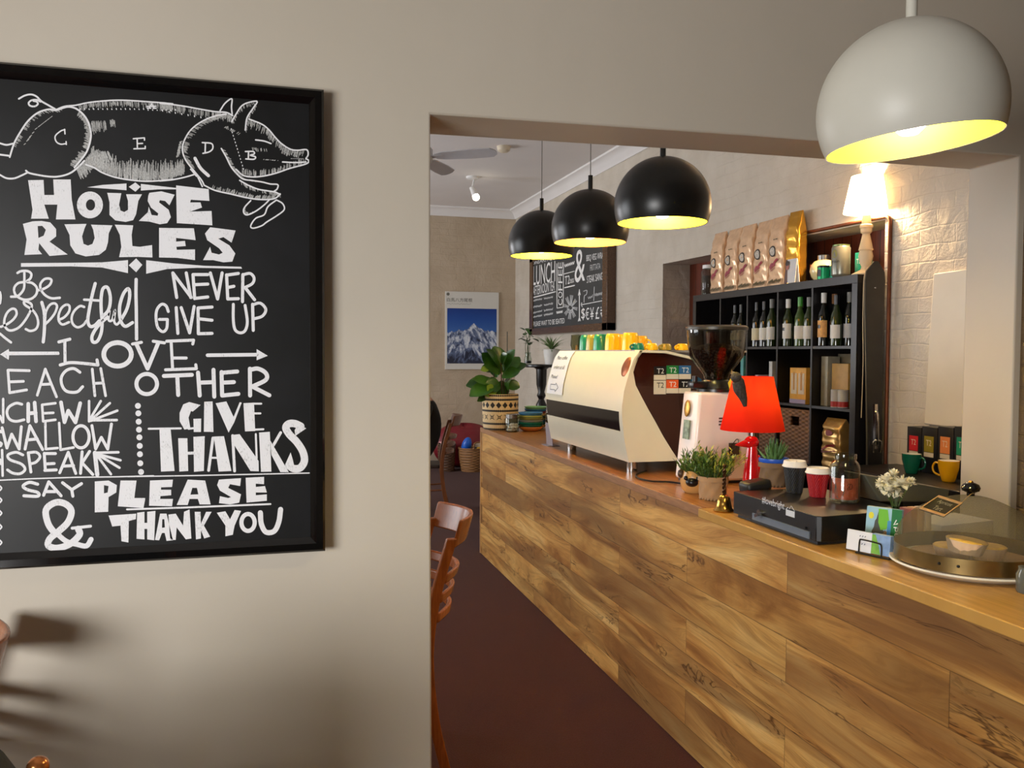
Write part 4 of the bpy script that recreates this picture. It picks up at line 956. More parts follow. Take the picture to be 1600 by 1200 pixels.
# stacks of coloured bowls
def bowl(label, loc, rgb, r=0.09, h=0.038, group=None):
    m = MB(); m.lathe([(0, 0), (r*0.55, 0), (r*0.72, 0.006), (r*0.95, h*0.7), (r, h), (r*0.975, h), (r*0.92, h*0.72), (r*0.68, 0.010), (0, 0.008)], 40)
    o = m.build('bowl', mat('glaze_%d_%d_%d' % rgb, rgb, 0.22, var=0.03, coat=0.3), loc=loc); return tag(o, label, 'bowl', group)
front = [((214, 140, 74), 'orange'), ((20, 110, 96), 'dark teal'), ((36, 134, 110), 'green'), ((150, 156, 150), 'grey'), ((150, 152, 84), 'olive'), ((186, 206, 120), 'lime'), ((70, 130, 178), 'blue')]
pos = ['at the bottom of', 'second from the bottom in', 'third from the bottom in', 'in the middle of', 'third from the top in', 'second from the top in', 'on top of']
for i, (c, nme) in enumerate(front): bowl('%s bowl %s the front bowl stack beside the marshmallow jar' % (nme, pos[i]), (1.845, 6.03, TOP+0.0005+0.0168*i), c, 0.093, 0.034 if i < 6 else 0.036, 'front stack of coloured bowls')
rear = [((214, 180, 120), 'cream'), ((40, 120, 110), 'teal'), ((60, 120, 170), 'mid blue'), ((150, 152, 84), 'olive'), ((30, 90, 80), 'deep green'), ((232, 200, 120), 'pale yellow'), ((132, 30, 40), 'dark red'), ((60, 130, 190), 'bright blue'), ((140, 196, 140), 'pale green')]
for i, (c, nme) in enumerate(rear): bowl('%s bowl in the rear bowl stack on the far counter end' % nme, (1.945, 6.225, TOP+0.0005+0.0168*i), c, 0.088, 0.032, 'rear stack of coloured bowls')
# perforated steel caddy
gx_, gy_ = 2.0, 5.99
t = thing('steel_caddy', 'perforated brass-coloured steel caddy behind the coffee machine end', 'caddy', (gx_, gy_, TOP))
m = MB(); m.lathe([(0, 0), (0.042, 0), (0.044, 0.003), (0.044, 0.132), (0.041, 0.132), (0.041, 0.005), (0, 0.005)], 32); m.build('drum', mat('warm_steel', (178, 146, 100), 0.25, 0.9, var=0.06), t)
m = MB()
for r in range(7):
    for cc in range(9):
        a = R(180+cc*20-10*(r % 2)); m.box((0.0443*math.cos(a), 0.0443*math.sin(a), 0.02+0.015*r), (0.0012, 0.005, 0.008), (0, 0, a))
m.build('perforations', BLK, t)
m = MB(); m.lathe([(0, 0), (0.033, 0), (0.036, 0.01), (0.038, 0.09), (0.034, 0.13), (0.031, 0.13), (0.035, 0.09), (0.033, 0.012), (0, 0.01)], 28)
o = m.build('steel_jug', CHROME, loc=(2.045, 6.12, TOP+0.0005)); tag(o, 'small bright steel jug behind the stacked bowls', 'jug')
# clear acrylic stand at the end of the machine
m = MB(); m.bb(-0.03, 0.05, -0.06, 0.06, 0, 0.004); m.box((0.0, 0, 0.07), (0.004, 0.12, 0.14), (0, R(-4), 0))
o = m.build('acrylic_stand', thin_glass('milky_acrylic', (220, 216, 222), 1.5, 0.35, (206, 200, 210)), loc=(1.665, 5.045, TOP+0.0005)); tag(o, 'clear acrylic stand by the far end of the coffee machine', 'stand')

# ------------------------------------------------------------------ beyond the counter: black plant stand, plants, poster, menu board
ax_, ay_ = 2.86, 8.95
t = thing('plant_stand', 'black turned-column plant stand by the menu board', 'plant stand', (ax_, ay_, 0))
m = MB(); m.lathe([(0, 1.392), (0.19, 1.392), (0.20, 1.402), (0.20, 1.418), (0.19, 1.424), (0, 1.424)], 36); m.build('round_top', BLK, t)
m = MB(); m.lathe([(0.0, 0.06), (0.05, 0.06), (0.045, 0.3), (0.03, 0.5), (0.045, 0.62), (0.03, 0.7), (0.05, 0.85), (0.06, 0.98), (0.03, 1.04), (0.05, 1.08), (0.035, 1.12), (0.055, 1.2), (0.06, 1.37), (0.09, 1.392), (0, 1.392)], 20); m.build('column', BLK, t)
m = MB(); m.lathe([(0, 0.73), (0.16, 0.73), (0.16, 0.75), (0, 0.75)], 28); m.build('shelf', BLK, t)
for a in (0.5, 2.6, 4.7):
    m = MB(); m.tube([(0.03*math.cos(a), 0.03*math.sin(a), 0.14), (0.14*math.cos(a), 0.14*math.sin(a), 0.10), (0.24*math.cos(a), 0.24*math.sin(a), 0.016)], 0.016, 8, sm=4); m.build('foot', BLK, t)
t = thing('glass_vase', 'small glass vase with a leafy cutting on the black plant stand', 'vase', (2.725, 9.02, 1.4245))
m = MB(); m.lathe([(0, 0), (0.04, 0), (0.045, 0.05), (0.03, 0.1), (0.034, 0.13), (0.031, 0.13), (0.027, 0.1), (0.041, 0.05), (0, 0.006)], 24); m.build('glass', GL, t)
m = MB(); m.lathe([(0, 0.008), (0.036, 0.008), (0.038, 0.035), (0, 0.04)], 20); m.build('pebbles', BLKM, t)
m = MB(); random.seed(11)
for i in range(5): m.tube([(0, 0, 0.03), (random.uniform(-.03, .03), random.uniform(-.03, .03), 0.2), (random.uniform(-.05, .05), random.uniform(-.05, .05), 0.36)], 0.003, 6, sm=4)
m.build('stalks', leaf_mat('stalk_green', (60, 84, 40), (80, 104, 50)), t)
m = MB()
for i in range(16):
    b = Vector((random.uniform(-.05, .05), random.uniform(-.05, .05), random.uniform(.22, .38))); d = Vector((random.uniform(-1, 1), random.uniform(-1, 1), random.uniform(-.3, .7))).normalized()
    leaf(m, b, b+d*random.uniform(.06, .1), .055, .2, 4, .1)
m.build('foliage', leaf_mat('dark_leaf', (36, 66, 28), (60, 96, 40)), t)
t = thing('potted_fern', 'pale green trailing plant in a white pot on the black plant stand', 'potted plant', (2.95, 8.87, 1.4245))
m = MB(); m.lathe([(0, 0), (0.07, 0), (0.095, 0.16), (0.09, 0.165), (0.084, 0.15), (0, 0.15)], 30); m.build('pot', mat('white_pot', (226, 226, 220), 0.4), t)
m = MB()
for i in range(80):
    a = random.uniform(0, 6.28); r = random.uniform(.06, .15); h = random.uniform(.05, .24)
    leaf(m, (0, 0, .155), (r*math.cos(a), r*math.sin(a), .15+h), .016, .1, 4, .5, False)
m.build('foliage', leaf_mat('pale_fern', (108, 138, 84), (150, 176, 116), 0.5), t)
# framed mountain poster on the end wall
X0, X1, Z0, Z1 = at(696, 455, Y=11.52).x, at(779, 577, Y=11.52).x, at(779, 577, Y=11.52).z, at(696, 455, Y=11.52).z
t = thing('poster', 'white-bordered poster of a snowy mountain under a blue sky on the end wall', 'poster', ((X0+X1)/2, 11.549, Z0))
m = MB(); m.bb(X0, X1, 11.525, 11.548, Z0, Z1); loc_build(m, 'board', mat('poster_white', (216, 214, 206), 0.6, var=0.01), t)
k = NT('snowy_mountain_print'); p = k.obj(); x = k.xyz(p)
W_ = X1-X0; H_ = Z1-Z0; z0, z1 = H_*0.075, H_*0.785
fx = k.math('DIVIDE', x[0], W_); fz = k.math('DIVIDE', k.math('SUBTRACT', x[2], z0), z1-z0)
rn = k.noise(k.comb(k.math('MULTIPLY', fx, 3.0), 0.0, 0.0), 3.2, 5, 0.6)
ridge = k.math('SUBTRACT', k.math('ADD', 0.53, k.math('MULTIPLY', rn, 0.22)), k.math('MULTIPLY', k.math('ABSOLUTE', k.math('SUBTRACT', fx, 0.05)), 0.16))
peak = k.math('SUBTRACT', 0.74, k.math('MULTIPLY', k.math('ABSOLUTE', k.math('SUBTRACT', fx, 0.03)), 1.0))
top = k.math('MAXIMUM', ridge, k.math('ADD', peak, k.math('MULTIPLY', k.math('SUBTRACT', rn, 0.5), 0.10)))
mt_ = k.math('LESS_THAN', fz, top)
wn = k.noise(k.comb(k.math('ADD', k.math('MULTIPLY', fx, 3.4), k.math('MULTIPLY', fz, 0.6)), k.math('ADD', k.math('MULTIPLY', fz, 2.3), k.math('MULTIPLY', k.math('ABSOLUTE', fx), 1.6)), 2.0), 3.0, 8, 0.66, 0.5)
lowf = k.math('MULTIPLY', k.math('SUBTRACT', 0.32, fz), 0.55)
snow = k.ramp(k.math('SUBTRACT', wn, k.math('MAXIMUM', lowf, 0.0)), [(0.34, lin((34, 40, 62))), (0.46, lin((96, 112, 148))), (0.56, lin((206, 214, 226))), (0.7, lin((238, 240, 244)))])
sky = k.ramp(fz, [(0.55, lin((58, 104, 176))), (0.8, lin((28, 78, 160))), (1.0, lin((14, 56, 136)))])
k.l(k.mix(mt_, sky, snow), k.b.inputs['Base Color']); k.b.inputs['Roughness'].default_value = 0.4
m = MB(); m.bb(X0+W_*0.035, X1-W_*0.04, 11.5235, 11.526, Z0+z0, Z0+z1); loc_build(m, 'photograph', k.m, t)
INK = mat('poster_ink', (110, 108, 98), 0.7)
m = MB()
m.text('\u767d\u99ac\u516b\u65b9\u5c3e\u6839', (X0+W_*0.03, 11.5235, Z0+H_*0.868), (1, 0, 0), (0, 0, 1), H_*0.05, W_*0.47)
for i in range(16): m.stroke([(X0+W_*(0.035+0.028*i), Z0+H_*(0.838+0.006*(i % 2))), (X0+W_*(0.05+0.028*i), Z0+H_*(0.846-0.005*(i % 3)))], H_*0.004, lambda a, b: (a, 11.5235, b), False)
m.cyl((X0+W_*0.05, 11.5235, Z0+H_*0.965), (X0+W_*0.05, 11.525, Z0+H_*0.965), W_*0.03, n=8)
loc_build(m, 'lettering', INK, t, flat=True)

# menu chalkboard on the brick wall
MX = 3.215
y_r = at(949.5, 516, X=MX).y; zb_ = at(949.5, 516, X=MX).z; y_l = at(828, 522, X=MX).y; zt_ = 2.78
mb = thing('menu_board', 'brown framed chalkboard menu with the lunch and coffee list on the brick wall', 'chalkboard', (3.299, (y_l+y_r)/2, zb_))
BRF = wood('brown_board_frame', (74, 50, 34), (98, 70, 48), 0.25, 1)
fw = 0.13
m = MB(); m.bb(MX+0.006, 3.299, y_r+0.02, y_l-0.02, zb_+0.02, zt_-0.02); loc_build(m, 'slate', mat('grey_slate', (56, 60, 62), 0.5, var=0.12, scale=3), mb)
for a, b, c_, d in ((y_r, y_l, zb_, zb_+fw*0.6), (y_r, y_l, zt_-fw*0.6, zt_), (y_r, y_r+fw, zb_, zt_), (y_l-fw, y_l, zb_, zt_)):
    m = MB(); m.bb(MX-0.012, 3.2985, a, b, c_, d); loc_build(m, 'frame_rail', BRF, mb, bevel=0.004)
mfn = lambda px, py: tuple(at(820+px/8.0, 380+py/8.0, X=MX+0.0045))
def mtxt(m, s, x0, y0, x1, y1, h):
    """words fitted between two points of the board, h in the same units, upright on the wall"""
    a = Vector(mfn(x0, y0)); b = Vector(mfn(x1, y1)); top = Vector(mfn(x0, y0-h))
    m.text(s, a, b-a, (0, 0, 1), max(0.01, top.z-a.z), (b-a).length)
m = MB()
mtxt(m, 'BREAKFAST', 103, 268, 378, 205, 60); mtxt(m, 'LUNCH', 105, 530, 378, 478, 240); mtxt(m, 'AFTERNOON TEA', 105, 655, 372, 590, 115)
m.stroke([(103, 680), (382, 606)], 14, mfn, False)
mtxt(m, '&', 622, 500, 752, 470, 400)
mtxt(m, 'T2', 500, 520, 560, 505, 105); mtxt(m, 'teas', 562, 502, 614, 488, 60); m.stroke([(490, 385), (620, 350)], 9, mfn, False); m.stroke([(500, 556), (620, 528)], 14, mfn, False)
m.stroke([(498+10*i, 285-3.4*i+(16 if i % 2 else -18)) for i in range(13)], 9, mfn)
mtxt(m, 'BBQ VEG WRAP', 770, 240, 1000, 200, 90); mtxt(m, 'STEAK SANGA', 775, 500, 1000, 450, 88)
mtxt(m, 'PLEASE WAIT TO BE SEATED', 110, 1040, 496, 1000, 58)
for s, x in (('$', 705), ('\u20ac', 758), ('\u00a5', 816), ('\u00a3', 884), ('\u20b9', 945)): mtxt(m, s, x, 965-(x-705)*0.08, x+46, 960-(x-705)*0.08, 150)
m.stroke([(705, 770), (985, 716)], 9, mfn, False); m.stroke([(965, 690), (990, 715), (968, 745)], 9, mfn, False); m.stroke([(712, 745), (705, 770), (718, 795)], 9, mfn, False)
m.stroke([(682, 580), (682, 970)], 10, mfn, False); m.stroke([(670, 650), (682, 575), (694, 645)], 9, mfn, False); m.stroke([(668, 975), (682, 920), (696, 970)], 9, mfn, False)
# upright COFFEE box
m.stroke([(400, 255), (402, 810)], 8, mfn, False); m.stroke([(484, 240), (480, 800)], 8, mfn, False); m.stroke([(402, 812), (480, 800)], 8, mfn, False)
for i, ch in enumerate('COFFEE'):
    a = Vector(mfn(470, 775-92*i)); b = Vector(mfn(470, 775-92*(i+1)+14)); l = Vector(mfn(416, 775-92*i))
    m.text(ch, a, (0, 0, 1), l-a, (l-a).length, (b-a).length)
m.stroke([(398+6*i, 868-1*i+(14 if i % 2 else -14)) for i in range(13)], 7, mfn)
loc_build(m, 'chalk_lettering', CHALKW, mb, flat=True)
m = MB()
SC_ = mat('soft_chalk_grey', (196, 198, 198), 0.8)
def part(nm):
    global m
    loc_build(m, nm, SC_, mb, flat=True); m = MB()
mtxt(m, 'FRITTATA', 815, 345, 945, 320, 72); part('menu_word')
def scrib(x0, y0, x1, y1, h, n):
    m.stroke([(x0+(x1-x0)*i/n, y0+(y1-y0)*i/n+(h if i % 2 else -h)*random.uniform(.4, 1)) for i in range(n+1)], 6, mfn)
for y in (720, 800, 870, 925):
    scrib(105, y, 215, y-24, 14, 14); scrib(240, y-26, 350, y-48, 14, 14); part('menu_line')
m.stroke([(735, 600), (775, 590), (770, 640), (745, 660), (740, 740)], 9, mfn); scrib(790, 690, 850, 660, 22, 6); m.stroke([(868, 545), (862, 720)], 8, mfn, False); scrib(875, 650, 985, 620, 22, 12); m.stroke([(975, 470), (978, 640)], 7, mfn, False); part('menu_script')
for i in range(8):
    a = i*math.pi/4+0.15; ca, sa = math.cos(a), math.sin(a)
    for o_ in (-16, 0, 16): m.stroke([(572+24*ca-o_*sa*0.4, 800+34*sa+o_*ca*0.4), (572+84*ca-o_*sa, 800+150*sa+o_*ca)], 7, mfn, False)
ring(m, mfn, 565, 825, 34, 50, 8); part('starburst_drawing')

# ------------------------------------------------------------------ ceiling fittings
hx_, hy_ = 1.15, 6.80
t = thing('ceiling_fan', 'pale grey four-bladed ceiling fan', 'ceiling fan', (hx_, hy_, 3.10))
FANM = mat('fan_grey', (200, 200, 204), 0.5, var=0.02)
m = MB(); m.lathe([(0, -0.08), (0.07, -0.07), (0.10, -0.02), (0.10, 0.06), (0.05, 0.11), (0, 0.11)], 32); m.build('motor', FANM, t)
m = MB(); m.cyl((0, 0, 0.10), (0, 0, CZ-3.10-0.03), 0.014, n=12); m.build('down_rod', FANM, t)
m = MB(); m.cyl((0, 0, CZ-3.10-0.05), (0, 0, CZ-3.10-0.0005), 0.06, n=24); m.build('canopy', FANM, t)
for i in range(4):
    m = MB(); n_ = 10
    outl = [(0.13, -0.035), (0.2, -0.055), (0.45, -0.068), (0.60, -0.062), (0.635, -0.03), (0.64, 0.0), (0.635, 0.03), (0.60, 0.062), (0.45, 0.068), (0.2, 0.055), (0.13, 0.035)]
    m.prism(outl, -0.004, 0.004, 'xy'); m.bb(0.08, 0.2, -0.02, 0.02, -0.006, 0.0)
    a = math.atan2(-0.33, 0.51)+i*math.pi/2
    Mx = Matrix.Rotation(a, 4, 'Z') @ Matrix.Rotation(R(-17), 4, 'X')
    for v in m.bm.verts: v.co = Mx @ v.co
    m.build('blade', FANM, t)
p = at(787, 232, Z=CZ-0.02); m = MB(); m.lathe([(0, -0.055), (0.04, -0.055), (0.06, -0.04), (0.065, -0.012), (0.065, 0), (0, 0)], 32)
o = m.build('smoke_detector', mat('detector_white', (226, 214, 190), 0.5), loc=(p.x, p.y, CZ)); tag(o, 'round cream smoke detector on the ceiling', 'smoke detector')
p = at(738, 276, Z=CZ)
t = thing('ceiling_spotlight', 'lit white swivel spotlight on the ceiling', 'spotlight', (p.x, p.y, CZ))
m = MB(); m.lathe([(0, 0), (0.07, 0), (0.07, -0.02), (0.05, -0.03), (0, -0.03)], 28); m.build('base_plate', WHT, t)
m = MB(); m.tube([(0.02, 0, -0.03), (0.0, -0.02, -0.11), (0.0, -0.02, -0.15)], 0.01, 8, sm=4); m.build('arm', WHT, t)
m = MB(); m.cyl((-0.01, -0.005, -0.12), (0.025, -0.03, -0.21), 0.026, 0.036, 20); m.build('lamp_head', WHT, t)
m = MB(); m.sphere((0.035, -0.037, -0.235), 0.04); m.build('bulb', glow('lamp_glow_spot', (255, 244, 214), 14), t)

# ------------------------------------------------------------------ bookcase in the alcove
SX0, SX1 = 3.14, 3.44
SY0, SY1 = at(1338, 540, X=SX0).y, at(1083, 460, X=SX0).y
SZ0, SZ1 = 0.11, at(1338, 428, X=SX0).z-0.002
DX = SX0-3.0
bk = thing('bookcase', 'tall black-brown cube bookcase holding wine bottles, standing in the alcove', 'bookcase', (3.29, 5.03, 0))
TK = 0.048
m = MB(); m.bb(SX0, SX1, SY0, SY1, SZ1-TK, SZ1); loc_build(m, 'top_panel', BLACKWOOD, bk, bevel=0.001)
m = MB(); m.bb(SX0, SX1, SY0, SY1, SZ0, SZ0+TK); loc_build(m, 'bottom_panel', BLACKWOOD, bk)
for y in (SY0, SY1-TK):
    m = MB(); m.bb(SX0, SX1, y, y+TK, SZ0+TK, SZ1-TK); loc_build(m, 'side_panel', BLACKWOOD, bk, bevel=0.001)
pit = (SY1-SY0-2*TK)/5.0; zp = (SZ1-SZ0-2*TK)/5.0
for i in range(1, 5):
    y = SY0+TK+pit*i; m = MB(); m.bb(SX0+0.002, SX1-0.012, y-0.008, y+0.008, SZ0+TK, SZ1-TK); loc_build(m, 'divider', BLACKWOOD, bk)
for i in range(1, 5):
    z = SZ0+TK+zp*i; m = MB(); m.bb(SX0+0.004, SX1-0.012, SY0+TK, SY1-TK, z-0.008, z+0.008); loc_build(m, 'shelf_board', BLACKWOOD, bk)
m = MB(); m.bb(SX1-0.012, SX1-0.002, SY0+0.02, SY1-0.02, SZ0+0.02, SZ1-0.02); loc_build(m, 'back_panel', mat('dark_back', (12, 11, 11), 0.8), bk)
m = MB(); m.bb(SX0+0.02, SX1, SY0+0.02, SY1-0.02, 0.0005, SZ0); loc_build(m, 'plinth', BLKM, bk)
R1 = SZ0+TK+zp*4+0.0085; R2 = SZ0+TK+zp*3+0.0085; R3 = SZ0+TK+zp*2+0.0085
def colY(c): return SY0+TK+pit*c, SY0+TK+pit*(c+1)      # c = 0 nearest the viewer

def bottle(label, y, X, glass, cap, lab, h=0.30, style=0, z=None):
    t = thing('wine_bottle', label, 'bottle', (X, y, R1 if z is None else z), 0, 'wine bottles on the top shelf of the bookcase')
    s = h/0.30
    m = MB(); m.lathe([(0, 0.004), (0.030, 0.0), (0.0335, 0.004), (0.0335, 0.165*s), (0.031, 0.185*s), (0.020, 0.212*s), (0.0145, 0.232*s), (0.0135, 0.28*s), (0.0150, 0.282*s), (0.0150, 0.298*s), (0, 0.30*s)], 20); m.build('glass_body', glass, t)
    m = MB(); m.lathe([(0.0142, 0.244*s), (0.0158, 0.245*s), (0.0162, 0.301*s), (0.0, 0.3035*s)], 20); m.build('capsule', cap, t)
    z0, z1 = (0.045, 0.125) if style == 0 else (0.05, 0.145)
    m = MB()
    # wrap-around paper label facing the counter
    m.grid(lambda u, v: (0.0340*math.cos(R(90+180*u)), 0.0340*math.sin(R(90+180*u)), z0*s+(z1-z0)*s*v), 14, 1); lbl = m.build('paper_label', lab, t)
    if style == 1:
        m = MB(); m.grid(lambda u, v: (0.0344*math.cos(R(160+40*u)), 0.0344*math.sin(R(160+40*u)), 0.10*s+0.02*s*v), 4, 1); m.build('label_mark', BLK, lbl)
    return t
GD = mat('dark_bottle_glass', (16, 20, 14), 0.06, var=0, coat=0.4); GG = mat('green_bottle_glass', (58, 84, 30), 0.06, var=0, coat=0.4); GO = mat('olive_bottle_glass', (40, 52, 22), 0.06, var=0, coat=0.4)
LW = mat('label_white', (226, 222, 212), 0.7, var=0.03); LC = mat('label_cream', (214, 204, 172), 0.7, var=0.05); LS = mat('label_silver', (176, 176, 176), 0.5, var=0.1); LP = mat('label_plum', (92, 40, 70), 0.6, var=0.4, scale=60); LO = mat('label_amber', (216, 160, 90), 0.6, var=0.2, scale=40)
CW = mat('capsule_white', (214, 212, 206), 0.4); CB = mat('capsule_black', (20, 20, 22), 0.3); CGm = mat('capsule_green', (60, 140, 50), 0.35); CT_ = mat('capsule_tan', (150, 108, 70), 0.5); CG2 = mat('capsule_grey', (120, 118, 112), 0.4)
BT = [(1139, 3.09, GD, CW, GD, .275, 0, 'unlabelled dark wine bottle with white cap, second compartment from the far end'),
      (1149, 3.05, GD, CB, LC, .285, 1, 'cream-labelled dark wine bottle in the middle of the second compartment from the far end'),
      (1158.5, 3.05, GD, CB, LC, .285, 1, 'dark wine bottle with cream label, right side of the second compartment from the far end'),
      (1182, 3.05, GD, CB, LC, .29, 0, 'dark wine bottle with cream label, left in the middle compartment'),
      (1194.5, 3.05, GD, CB, LW, .29, 0, 'dark wine bottle with white label, centre of the middle compartment'),
      (1206, 3.05, GO, CG2, LW, .30, 0, 'wine bottle with grey cap, right side of the middle compartment'),
      (1227, 3.05, GO, CW, LW, .29, 1, 'olive bottle with white cap and tall white label, left in the fourth compartment'),
      (1238.5, 3.05, GO, CW, LW, .29, 1, 'olive bottle with white cap, second from the left in the fourth compartment'),
      (1250, 3.05, GG, CGm, LW, .295, 0, 'bright green wine bottle with a green cap'),
      (1261.5, 3.055, GO, CG2, LW, .29, 0, 'wine bottle half hidden by the divider, right side of the fourth compartment'),
      (1285, 3.05, GD, CW, LO, .305, 1, 'tall dark wine bottle with white cap and amber label, left in the nearest compartment'),
      (1295.5, 3.10, GD, CT_, LP, .30, 1, 'wine bottle with tan cap and plum striped label in the nearest compartment'),
      (1303, 3.18, GD, CG2, LS, .30, 1, 'wine bottle at the back of the nearest compartment'),
      (1307, 3.05, GO, CB, LW, .285, 0, 'olive wine bottle with black cap and white label in the nearest compartment'),
      (1319, 3.07, GD, CG2, LS, .30, 0, 'dark wine bottle with grey label against the side panel of the nearest compartment')]
PUT = []
for px, X, gl, cp, lb, h, st, lab in BT:
    X += DX; h *= 1.04
    y = at(px, 505, X=X).y
    for c in range(5):
        a, b = colY(c)
        if a-0.03 < y < b+0.03 and abs(y-(a+b)/2) <= pit/2+0.01: y = min(max(y, a+0.047), b-0.047)
    while any((y-a)**2+(X-b)**2 < 0.0695**2 for a, b in PUT): X += 0.012
    PUT.append((y, X)); bottle(lab, y, X, gl, cp, lb, h, st)
# two amber tumblers in the far compartment
for i, (X, lab) in enumerate(((3.06, 'amber glass tumbler in the far compartment of the bookcase, front one'), (3.15, 'amber glass tumbler in the far compartment of the bookcase, behind the other'))):
    X += DX; y = at(1113, 505, X=X).y-0.03*i
    m = MB(); m.lathe([(0, 0), (0.04, 0), (0.048, 0.11), (0.045, 0.11), (0.037, 0.006), (0, 0.006)], 24)
    o = m.build('tumbler', mat('amber_glaze', (150, 50, 24), 0.15, var=0.05, coat=0.4), loc=(X, min(y, colY(4)[1]-0.06), R1)); tag(o, lab, 'tumbler', 'amber tumblers in the bookcase')
# second row: boxes and books
def sbox(label, name, cat, px0, px1, h, rgb, X0=3.03, d=0.14, z=R2, mats=None, pw=None, group=None, yr=None):
    X0 += DX; h *= 1.04; y1 = at(px0, 600, X=X0).y; y0 = at(px1, 600, X=X0).y
    if yr: y0, y1 = colY(0)[0]+yr[0], colY(0)[0]+yr[1]
    for c in range(5):
        a, b = colY(c)
        if a < (y0+y1)/2 < b: y0 = max(y0, a+0.012); y1 = min(y1, b-0.012)
    t = thing(name, label, cat, (X0+d/2, (y0+y1)/2, z), 0, group)
    m = MB(); m.box((0, 0, h/2), (d, y1-y0, h), None, 0.002); m.build('box_body', mat('carton_%d_%d_%d' % rgb, rgb, 0.5, var=0.12, scale=22), t)
    return t, (y1-y0), d
t, w, d = sbox('yellow carton printed with two pale figures, in the bookcase', 'carton', 'box', 1234, 1259, 0.215, (226, 170, 66))
m = MB()
for s in (-0.23, 0.23): m.box((-d/2-0.0008, s*w, 0.125), (0.0015, w*0.36, 0.13))
m.build('pale_panel', mat('carton_pale', (222, 206, 178), 0.5, var=0.1), t)
m = MB(); m.box((-d/2-0.0008, 0, 0.0145), (0.0015, w*0.98, 0.026)); m.build('lilac_band', mat('carton_lilac', (150, 140, 180), 0.5), t)
m = MB()
for s in (-0.23, 0.23): m.box((-d/2-0.0018, s*w, 0.13), (0.0012, w*0.10, 0.09)); m.sphere((-d/2-0.0018, s*w, 0.185), 0.012, (0.1, 1, 1.1), None, 10, 6)
m.build('printed_figures', mat('carton_figure', (196, 140, 60), 0.5), t)
sbox('tall grey-green carton at the left of the nearest compartment', 'carton', 'box', 1266, 1277, 0.285, (150, 148, 132), X0=3.06, d=0.085, yr=(0.285, 0.348))
sbox('pale grey folder behind the amber folder in the nearest compartment', 'file_box', 'box', 1279, 1316, 0.30, (132, 124, 104), X0=3.170, d=0.09, yr=(0.03, 0.34))
sbox('amber edged file folder in the nearest compartment', 'file_box', 'box', 1282, 1306, 0.245, (176, 138, 70), X0=3.078, d=0.08, yr=(0.12, 0.27))
def candle(label, px, X):
    X += DX; y = at(px, 640, X=X).y; t = thing('tin', label, 'tin', (X, max(y, colY(0)[0]+0.04), R2), 0, 'small tins in the bookcase')
    m = MB(); m.lathe([(0, 0), (0.030, 0), (0.030, 0.10), (0.028, 0.104), (0, 0.104)], 20); m.build('tin_body', LS, t)
    m = MB(); m.lathe([(0.0305, 0.004), (0.0305, 0.035)], 20); m.build('red_band', mat('band_red', (168, 36, 30), 0.5), t)
candle('small silver tin with red band beside the amber folder', 1306, 3.04); candle('small silver tin with red band against the side panel', 1317, 3.055)
for px0_, px1_, h, c, lab in ((1167, 1172, .165, (196, 70, 110), 'pink paperback on the second shelf'), (1172, 1176, .165, (220, 160, 190), 'pale pink paperback on the second shelf'), (1176, 1180, .16, (150, 40, 90), 'magenta paperback on the second shelf'), (1180, 1184, .16, (210, 190, 200), 'whitish paperback on the second shelf'), (1184, 1188, .13, (200, 60, 90), 'short red paperback on the second shelf')):
    sbox(lab, 'book', 'book', px0_, px1_, h, c, X0=3.06, group='paperbacks on the second shelf')
sbox('tall teal book standing beside the grinder hopper', 'book', 'book', 1156.5, 1161, .285, (70, 150, 150), X0=3.03)
t, w, d = sbox('small white bottle-like carton against the divider on the second shelf', 'carton', 'box', 1201, 1206, .25, (200, 200, 196), X0=3.08)
t, w, d = sbox('small framed slate on the second shelf of the bookcase', 'slate', 'sign', 1190, 1201, .095, (40, 40, 40), X0=3.03, d=0.02)
# third row: wicker drawers and a gold coffee bag
WK = wicker('brown_wicker', (124, 84, 52), (160, 116, 78))
for c, lab in ((1, 'brown wicker storage basket in the bookcase, nearest one with a dark hand hole'), (2, 'brown wicker storage basket half hidden behind the red lamp'), (3, 'brown wicker storage basket behind the coffee grinder')):
    a, b = colY(c); t = thing('wicker_basket', lab, 'basket', (SX0+0.02, (a+b)/2, R3), 0, 'wicker baskets in the bookcase')
    w = pit-0.04; hh = 0.315
    m = MB(); m.bb(0, 0.012, -w/2, w/2, 0, hh*0.70); m.bb(0, 0.012, -w/2, -0.045, hh*0.70, hh*0.88); m.bb(0, 0.012, 0.045, w/2, hh*0.70, hh*0.88); m.bb(0, 0.012, -w/2, w/2, hh*0.88, hh)
    m.bb(0.012, 0.24, -w/2, -w/2+0.012, 0, hh); m.bb(0.012, 0.24, w/2-0.012, w/2, 0, hh); m.bb(0.228, 0.24, -w/2, w/2, 0, hh); m.bb(0.012, 0.228, -w/2+0.012, w/2-0.012, 0, 0.012); m.build('woven_body', WK, t, flat=True)
    m = MB(); m.tube([(0.006, -w/2, hh), (0.006, w/2, hh), (0.234, w/2, hh), (0.234, -w/2, hh)], 0.009, 8, closed=True); m.build('rim', WK, t)
GOLD = mat('gold_foil', (196, 156, 92), 0.28, 0.55, var=0.12, scale=26, bump=0.25)
